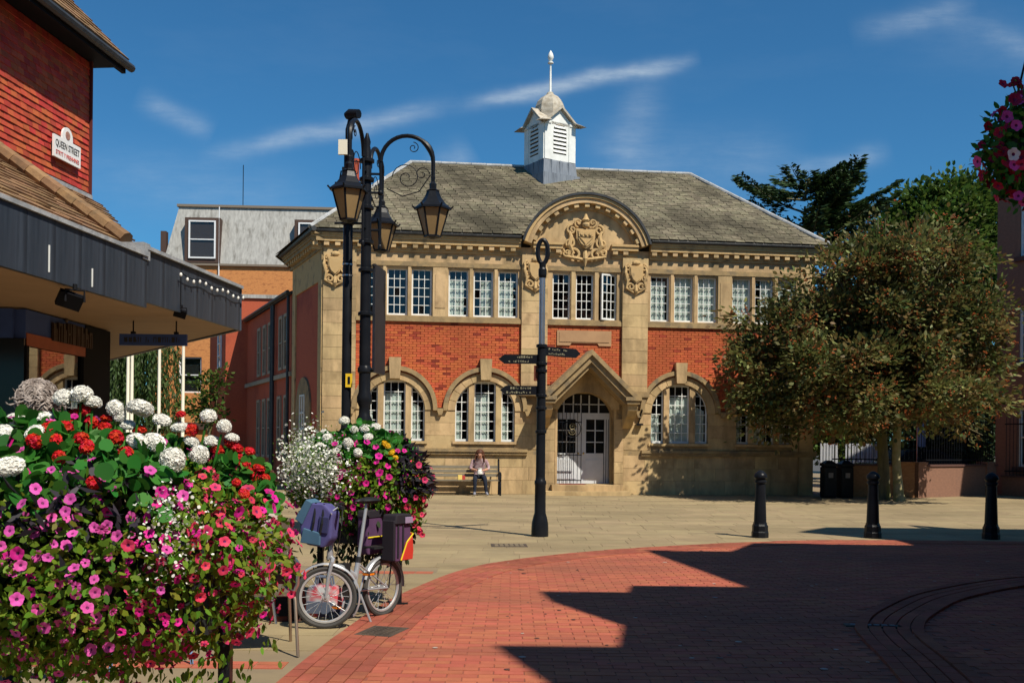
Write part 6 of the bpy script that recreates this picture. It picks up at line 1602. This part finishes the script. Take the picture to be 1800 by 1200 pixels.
def curly(T, c, r, mat, n=750, name='hair', zlo=-.5):
    h = MB(); h.sphere(c, (r*.93, r*.95, r*.9), 14, 10); c = Vector(c)
    for k in range(n):
        d = Vector([random.gauss(0, 1) for _ in range(3)]).normalized()
        if d.z < zlo: continue
        u = d.orthogonal().normalized(); v = d.cross(u); a = random.uniform(0, 6.28); p = c+d*r*.9; t1 = (u*math.cos(a)+v*math.sin(a)); t1 = (t1+Vector((0, 0, -.9))).normalized(); L_ = r*random.uniform(.4, .9)
        h.tube([p, p+d*r*.13+t1*L_*.3, p+d*r*.12+t1*L_*.7+Vector((0, 0, -.01)), p+d*r*.02+t1*L_], [r*.035, r*.045, r*.035, r*.008], 4)
    return h.build(name, mat, T, smooth=True)
GREYH = M_('grey_hair', (.36, .30, .26), (.15, .115, .095), scale=22, rough=.55, detail=2)
def man():
    T = thing('person', 'person with bushy grey hair standing behind the large flower planter', 'person', (-2.78, 6.0, 0), .25)
    SHI = M_('pale_shirt', (.62, .60, .58), rough=.9); TRO = M_('dark_trousers', (.03, .03, .035), rough=.9); SHO = M_('black_shoes', (.02, .02, .02), rough=.5)
    J = {'pelvis': ((0, 0, .98), (.16, .12)), 'waist': ((0, 0, 1.18), (.15, .11)), 'chest': ((0, .01, 1.42), (.18, .12)), 'neck': ((0, 0, 1.64), .058), 'head': ((0, .02, 1.76), (.085, .10)), 'crown': ((0, .01, 1.88), (.07, .085))}
    E = [('pelvis', 'waist'), ('waist', 'chest'), ('chest', 'neck'), ('neck', 'head'), ('head', 'crown')]
    for s, n in ((-1, 'l'), (1, 'r')):
        J['sh'+n] = ((s*.21, 0, 1.52), .07); J['el'+n] = ((s*.29, .02, 1.22), .05); J['wr'+n] = ((s*.24, .2, 1.02), .033)
        J['hip'+n] = ((s*.1, 0, .94), .09); J['kn'+n] = ((s*.12, .02, .5), .065); J['an'+n] = ((s*.13, 0, .10), .045); J['toe'+n] = ((s*.15, .18, .045), .04)
        E += [('chest', 'sh'+n), ('sh'+n, 'el'+n), ('el'+n, 'wr'+n), ('pelvis', 'hip'+n), ('hip'+n, 'kn'+n), ('kn'+n, 'an'+n), ('an'+n, 'toe'+n)]
        hand(J, E, s, 'wr'+n, (0, .8, -.5), (s*.3, .5, .8))
    def mf(c):
        if c.z < .11: return 3
        if c.z > 1.62 or (abs(c.x) > .2 and c.z < 1.06 and c.y > .12): return 0
        return 2 if c.z < 1.02 else 1
    skin_body('body', J, E, [SKIN, SHI, TRO, SHO], mf, T)
    face(T, Vector((0, .02, 1.78)), .098, PI)
    MB().tube([(.075*math.cos(t*.5236), .0+.075*math.sin(t*.5236), 1.605) for t in range(12)], .022, 6, closed=True).build('collar', WHITE, T, smooth=True)
    curly(T, (0, -.005, 1.83), .118, GREYH)
man()

# ------------------------------------------------------------------ cafe chairs, seated guest, bags
ALU = M_('aluminium_tube', (.60, .61, .63), (.52, .53, .55), rough=.28, metal=.95); CANE = M_('woven_seat', (.10, .07, .05), (.16, .12, .09), scale=40, rough=.8)
def chair(label, p, rz, legm=None):
    t = thing('cafe_chair', label, 'chair', p, rz, 'metal cafe chairs behind the planters'); legm = legm or ALU
    MB().box(-.22, .22, -.22, .22, .44, .465).build('seat', CANE, t)
    MB().plate([(-.21, .62), (.21, .62), (.19, .86), (-.19, .86)], (), .20, .225).build('backrest', CANE, t)
    for sx in (-1, 1):
        MB().tube([(sx*.27, -.30, 0), (sx*.25, -.22, .40), (sx*.24, -.20, .455)], .0125, 7).build('leg', legm, t, smooth=True)
        MB().tube([(sx*.24, .30, 0), (sx*.22, .22, .455), (sx*.205, .225, .62), (sx*.195, .24, .88)], .0125, 7).build('leg', legm, t, smooth=True)
        MB().tube([(sx*.24, -.20, .455), (sx*.265, -.23, .52), (sx*.27, -.22, .64), (sx*.27, -.17, .67), (sx*.26, .05, .675), (sx*.20, .24, .70)], .0135, 8).build('arm', ALU, t, smooth=True)
    MB().tube([(-.24, -.2, .445), (.24, -.2, .445), (.22, .22, .445), (-.22, .22, .445)], .012, 6, closed=True).build('seat_rail', ALU, t)
    return t
p = gr(484, 1158)
BRN = M_('bronzed_tube', (.35, .26, .19), rough=.35, metal=.8)
chair('silver tube cafe chair with its front leg on the flags beside the large planter', (p.x-.20, p.y+.32, 0), .25, BRN)
chair('cafe chair carrying the seated guest behind the bicycle', (-2.28, 9.15, 0), math.radians(-100))
chair('cafe chair with pale blue legs seen low under the large planter', gr(268, 1172)+Vector((-.15, .25, 0)), .5, M_('pale_blue_tube', (.20, .32, .55), rough=.4, metal=.3))
def guest():
    T = thing('person', 'seated person in a pale top with bare forearm, mostly hidden by flowers and bicycle', 'person', (-2.28, 9.15, 0), math.radians(-100))
    TOP = M_('pale_pink_top', (.62, .45, .42), (.70, .60, .56), scale=8, rough=.9); TRO = MATS['navy_trousers']; SHO = MATS['black_shoes']
    J = {'pelvis': ((0, .06, .57), (.16, .12)), 'waist': ((0, .08, .74), (.15, .11)), 'chest': ((0, .07, .94), (.17, .12)), 'neck': ((0, .05, 1.11), .055), 'head': ((0, .02, 1.22), (.085, .1)), 'crown': ((0, .03, 1.33), (.07, .08))}
    E = [('pelvis', 'waist'), ('waist', 'chest'), ('chest', 'neck'), ('neck', 'head'), ('head', 'crown')]
    for s, n in ((-1, 'l'), (1, 'r')):
        J['sh'+n] = ((s*.2, .06, 1.03), .066); J['el'+n] = ((s*.27, -.10, .82), .05); J['wr'+n] = ((s*.18, -.32, .93), .033)
        J['hip'+n] = ((s*.1, 0, .55), .09); J['kn'+n] = ((s*.12, -.42, .52), .068); J['an'+n] = ((s*.13, -.42, .10), .045); J['toe'+n] = ((s*.15, -.6, .045), .04)
        E += [('chest', 'sh'+n), ('sh'+n, 'el'+n), ('el'+n, 'wr'+n), ('pelvis', 'hip'+n), ('hip'+n, 'kn'+n), ('kn'+n, 'an'+n), ('an'+n, 'toe'+n)]
        hand(J, E, s, 'wr'+n, (-s*.3, -.8, .4), (0, .4, .9))
    def mf(c):
        if c.z < .11: return 3
        if c.z > 1.09 or (c.y < -.06 and c.z > .70): return 0
        return 2 if c.z < .64 else 1
    skin_body('body', J, E, [SKIN, TOP, TRO, SHO], mf, T); face(T, Vector((0, .02, 1.23)), .095, 0.0)
    curly(T, (0, .045, 1.285), .106, MATS['brown_hair'], 400)
guest()
def bag(name, label, p, s, mat, trim, rz=0.0, handles=True):
    t = thing(name, label, 'bag', p, rz)
    prof = [(1.0, 0), (1.06, .08), (1.08, .4), (.98, .75), (.82, .95), (.5, 1.0)]
    vs = []; n = 16; mb = MB()
    for (k, z) in prof:
        for j in range(n):
            a = 2*PI*j/n; q = (abs(math.cos(a))**.6*math.copysign(1, math.cos(a)), abs(math.sin(a))**.6*math.copysign(1, math.sin(a))); vs.append((q[0]*k*s[0]/2*(1+.06*math.sin(5*a+z*7)), q[1]*k*s[1]/2*(1+.06*math.sin(3*a+z*9)), z*s[2]))
    m = len(prof); mb.add(vs, [(i*n+j, i*n+(j+1) % n, (i+1)*n+(j+1) % n, (i+1)*n+j) for i in range(m-1) for j in range(n)]+[tuple(range(n-1, -1, -1)), tuple((m-1)*n+j for j in range(n))])
    mb.build('body', mat, t, smooth=True)
    MB().box(-s[0]*.36, s[0]*.36, -s[1]*.62, -s[1]*.44, s[2]*.12, s[2]*.5).build('pocket', trim, t)
    if handles:
        for y in (-.15, .15): MB().tube([(-s[0]*.25, y*s[1], s[2]*.9), (-s[0]*.2, y*s[1], s[2]*1.25), (s[0]*.2, y*s[1], s[2]*1.25), (s[0]*.25, y*s[1], s[2]*.9)], .012, 6).build('strap', trim, t, smooth=True)
    return t
p = gr(497, 1092); bag('backpack', 'red and black backpack on the flags left of the bicycle wheel', p+Vector((0, .12, 0)), (.30, .22, .42), M_('red_black_fabric', (.30, .05, .03), (.03, .02, .02), scale=5, rough=.85, detail=1), MATS['black_pier'], .3)
p = gr(560, 1088); bag('shopping_bag', 'patterned red, white and grey bag behind the front bicycle wheel', p+Vector((0, .22, 0)), (.34, .2, .28), M_('patterned_fabric', (.45, .05, .07), (.40, .40, .40), scale=14, rough=.8, detail=0, c3=(.04, .06, .12), s3=7), M_('grey_fabric', (.10, .12, .17), rough=.85), -.2)

# ------------------------------------------------------------------ folding bicycle
FW = gr(570, 1104); RW = Vector((-1.16, 9.30, 0)); fd = (FW-RW).normalized(); WBL = (FW-RW).length
BK = thing('folding_bicycle', 'silver folding bicycle with small wheels leaning by the planter', 'bicycle', RW, math.atan2(fd.y, fd.x))
TYRE = M_('tyre_dark', (.045, .043, .04), (.07, .065, .06), rough=.85); BSIL = M_('silver_frame', (.46, .47, .49), (.40, .41, .43), rough=.3, metal=.45); RIMM = M_('alloy_rim', (.52, .52, .52), rough=.3, metal=.5); BPL = M_('black_plastic', (.015, .015, .016), rough=.5)
def wheel(M, r=.265):
    """wheel in the x-z plane of M centred at its origin"""
    w = MB().tube([(r*.92*math.cos(t*PI/18), 0, r*.92*math.sin(t*PI/18)) for t in range(36)], r*.082, 8, closed=True).xf(M).build('wheel', TYRE, BK, smooth=True)
    MB().tube([(r*.80*math.cos(t*PI/18), 0, r*.80*math.sin(t*PI/18)) for t in range(36)], .014, 6, closed=True).xf(M).build('rim', RIMM, w, smooth=True)
    MB().tube([(0, -.05, 0), (0, .05, 0)], .022, 10).tube([(0, -.035, 0), (0, -.028, 0)], .036, 10).tube([(0, .028, 0), (0, .035, 0)], .036, 10).xf(M).build('hub', RIMM, w)
    for k in range(20):
        a = k*PI/10; s = .028 if k % 2 else -.028; a2 = a+(.5 if k % 4 < 2 else -.5)
        MB().tube([(.03*math.cos(a2), s, .03*math.sin(a2)), (r*.79*math.cos(a), 0, r*.79*math.sin(a))], .0022, 4).xf(M).build('spoke', RIMM, w)
def build_bike():
    R_ = .265; L_ = WBL; st = math.radians(-48)
    Mr = Matrix.Translation((0, 0, R_)); wheel(Mr)
    Mf = Matrix.Translation((L_, 0, R_)) @ Matrix.Rotation(st, 4, 'Z'); wheel(Mf)
    def guard(M, a0, a1):
        m = MB(); n = 16; vs = []
        for i in range(n+1):
            a = math.radians(a0+(a1-a0)*i/n)
            for (y, rr) in ((-.03, .278), (-.018, .292), (.018, .292), (.03, .278)): vs.append((rr*math.cos(a), y, rr*math.sin(a)))
        m.add(vs, [(i*4+j, i*4+j+1, i*4+j+5, i*4+j+4) for i in range(n) for j in range(3)]).xf(M).build('mudguard', BSIL, BK, smooth=True)
    guard(Mr, 20, 185); guard(Mf, 45, 215)
    hx = L_-.10
    # steerer, fork, stem (turned with the wheel)
    f = MB()
    for s in (-1, 1): f.tube([(0, s*.05, 0), (-.02, s*.05, .17), (-.05, s*.045, .30), (-.06, 0, .325)], [.012, .015, .017, .017], 8)
    f.xf(Mf).build('fork', BSIL, BK, smooth=True)
    ft = Mf @ Vector((-.06, 0, .32)); hd = Vector((ft.x-.01, 0, .60)); top = Vector((ft.x-.07, 0, 1.0))
    MB().tube([ft, hd], .022, 10).build('head_tube', BSIL, BK, smooth=True)
    MB().tube([hd, top], .017, 10).tube([hd+Vector((0, 0, -.02)), hd+Vector((0, 0, .05))], .028, 10).build('stem', BSIL, BK, smooth=True)
    hb = Matrix.Translation(top) @ Matrix.Rotation(st, 4, 'Z')
    MB().tube([(-.06, -.27, .03), (-.02, -.12, .04), (0, 0, 0), (-.02, .12, .04), (-.06, .27, .03)], .012, 8).xf(hb).build('handlebar', BPL, BK, smooth=True)
    for s in (-1, 1):
        MB().tube([(-.04, s*.19, .035), (-.065, s*.29, .03)], .017, 8).xf(hb).build('grip', BPL, BK); MB().tube([(-.02, s*.16, .03), (.04, s*.22, -.01), (.03, s*.27, -.02)], .006, 5).xf(hb).build('brake_lever', BSIL, BK)
    MB().tube([top+Vector((.02, .1, .02)), top+Vector((.10, .16, -.12)), top+Vector((.06, .08, -.38)), ft+Vector((0, .03, .05))], .005, 5).build('cable', BPL, BK)
    # main beam with hinge, seat tube, stays
    bb = Vector((.40, 0, .28)); sc = Vector((.36, 0, .46)); stp = Vector((.235, 0, 1.04))
    MB().tube([hd+Vector((-.01, 0, -.08)), Vector((.53, 0, .48)), sc+Vector((.03, 0, -.06))], [.032, .036, .034], 10).build('main_beam', BSIL, BK, smooth=True)
    MB().box(.49, .55, -.042, .042, .44, .53).build('hinge', BPL, BK)
    MB().tube([bb, sc, Vector((.335, 0, .56))], .024, 10).build('seat_tube', BSIL, BK, smooth=True)
    MB().tube([Vector((.34, 0, .54)), stp], .0165, 10).build('seat_post', BSIL, BK, smooth=True); MB().tube([Vector((.345, 0, .52)), Vector((.335, 0, .57))], .026, 10).build('seat_clamp', BPL, BK)
    for s in (-1, 1): MB().tube([(0, s*.06, R_), (bb.x-.02, s*.03, bb.z)], .010, 7).build('chain_stay', BSIL, BK, smooth=True); MB().tube([(0, s*.06, R_), (.34, s*.02, .50)], .008, 7).build('seat_stay', BSIL, BK, smooth=True)
    MB().sphere((.20, 0, 1.06), (.13, .075, .03), 12, 6).sphere((.31, 0, 1.06), (.08, .03, .022), 10, 6).build('saddle', BPL, BK, smooth=True)
    # crank, pedals, chain, kickstand, rack
    MB().tube([bb+Vector((0, -.06, 0)), bb+Vector((0, -.052, 0))], .085, 20).tube([bb+Vector((0, -.07, 0)), bb+Vector((0, .07, 0))], .016, 8).build('chainring', BPL, BK)
    for s, a in ((-1, 1.2), (1, 1.2+PI)):
        e = bb+Vector((.16*math.cos(a), s*.075, -.16*math.sin(a)))
        MB().tube([bb+Vector((0, s*.075, 0)), e], .010, 7).build('crank', BSIL, BK); pd = MB().box(e.x-.045, e.x+.045, e.y+s*.05-.035, e.y+s*.05+.035, e.z-.012, e.z+.012).build('pedal', BPL, BK)
        MB().box(e.x-.03, e.x+.03, e.y+s*.05-.037, e.y+s*.05+.037, e.z-.008, e.z+.008).box(e.x+.0452, e.x+.05, e.y+s*.05-.03, e.y+s*.05+.03, e.z-.008, e.z+.008).build('reflector', M_('amber_reflector', (.75, .20, .01), rough=.3) if 'amber_reflector' not in MATS else MATS['amber_reflector'], pd)
    MB().tube([bb+Vector((-.02, .06, -.03)), bb+Vector((-.06, .16, -.29))], .010, 6).build('kickstand', BSIL, BK)
    for s in (-1, 1): MB().tube([(0, s*.07, R_), (-.05, s*.07, .62), (-.25, s*.06, .63), (.2, s*.06, .63)], .007, 6).build('rack_stay', BPL, BK)
    MB().box(-.26, .2, -.06, .06, .632, .645).build('rack', BPL, BK)
    MB().box(-.30, -.285, -.03, .03, .55, .60).build('rear_reflector', MATS['carton_red'], BK)
build_bike()
MBK = MW[BK.name]
def pannier():
    # hangs on the near flank of the rack
    c = MBK @ Vector((-.10, .15, .60)); t = thing('pannier_bag', 'purple, red and black pannier bag with yellow piping hung on the bicycle rack', 'bag', (c.x, c.y, .46), math.atan2(fd.y, fd.x))
    PUR = M_('purple_fabric', (.095, .04, .10), (.07, .03, .075), rough=.75); REDF = M_('red_fabric', (.50, .035, .02), rough=.65); YEL2 = M_('yellow_piping', (.70, .55, .02), rough=.6); BLF = M_('black_fabric', (.018, .014, .02), rough=.8); LIL = M_('lilac_fabric', (.27, .20, .30), rough=.7)
    body = [(-.17, .02), (.15, .02), (.18, .12), (.17, .46), (-.16, .46), (-.19, .12)]
    MB().plate(body, (), -.08, .09).build('body', PUR, t)
    MB().plate([(-.165, .03), (.06, .03), (-.05, .20), (-.16, .27), (-.18, .12)], (), .085, .125).build('red_panel', REDF, t); MB().box(-.198, -.17, -.085, .10, .06, .30).build('red_panel', REDF, t)
    MB().tube([(.07, .115, .03), (-.045, .12, .215), (-.18, .115, .29), (-.205, 0, .31), (-.2, -.08, .30)], .008, 6).build('piping', YEL2, t)
    MB().plate([(-.175, .40), (.19, .40), (.16, .50), (-.15, .50)], (), -.09, .115).build('lid', BLF, t); MB().plate([(-.16, .405), (.0, .405), (.0, .47), (-.15, .47)], (), .1152, .13).build('lid_patch', LIL, t)
    MB().box(.155, .20, -.07, .10, .03, .44).build('front_panel', BLF, t)
    for x in (.0, .1): MB().box(x-.015, x+.015, .09, .10, .06, .42).build('strap', BLF, t)
    c2 = MBK @ Vector((-.10, -.15, .60)); t2 = thing('pannier_bag', 'dark far-side pannier bag behind the bicycle rack', 'bag', (c2.x, c2.y, .50), math.atan2(fd.y, fd.x))
    MB().plate(body, (), -.08, .07).build('body', PUR, t2); MB().plate([(-.175, .40), (.19, .40), (.16, .48), (-.15, .48)], (), -.09, .08).build('lid', BLF, t2); MB().tube([(-.18, .075, .2), (.16, .075, .2)], .008, 6).build('piping', YEL2, t2)
pannier()
for o in list(col.objects):
    if o.name.split('.')[0] == 'pannier_bag': o.scale = (.70, .8, .88); o.location.x -= .06; o.location.z += .03
def barbag():
    L_ = WBL; c = MBK @ Vector((L_-.10, 0, 0)); cc = at(556, 918, c.y-.12)
    t = thing('handlebar_bag', 'blue and violet handlebar bag hung on the front of the bicycle', 'bag', (cc.x, cc.y, cc.z-.19), -.25)
    BLU = M_('violet_fabric', (.085, .075, .22), (.065, .06, .17), rough=.75); TEA = M_('teal_fabric', (.06, .13, .20), (.05, .11, .17), rough=.7)
    R = Matrix.Rotation(.12, 4, 'Y')
    MB().plate([(-.13, .06), (-.06, .0), (.10, .0), (.15, .08), (.14, .30), (.06, .36), (-.10, .35), (-.16, .24)], (), -.08, .08).xf(R).build('body', BLU, t)
    MB().plate([(-.11, .015), (.07, .015), (.06, .12), (-.10, .14)], (), -.105, -.078).xf(R).build('front_pocket', TEA, t); MB().plate([(-.19, .20), (-.12, .16), (-.05, .36), (-.11, .38)], (), -.09, .085).xf(R).build('flap', TEA, t)
    MB().box(.03, .12, -.095, -.08, .12, .26, 0, R).build('side_pocket', M_('indigo_fabric', (.03, .03, .09), rough=.8), t)
    for x in (-.03, .045): MB().tube([(x, -.09, .02), (x+.02, -.10, .2), (x, -.06, .36)], .010, 6).xf(R).build('strap', BPL, t)
barbag()

for o in list(col.objects):
    if o.parent is not None and o.type == 'MESH' and o.parent.name.split('.')[0] in ('pannier_bag', 'handlebar_bag') and o.name.split('.')[0] in ('body', 'lid', 'red_panel', 'front_pocket', 'flap', 'front_panel', 'side_pocket', 'lid_patch'):
        b = o.modifiers.new('soft', 'BEVEL'); b.width = .022 if o.name.split('.')[0] in ('body', 'lid') else .008; b.segments = 3; b.limit_method = 'ANGLE'
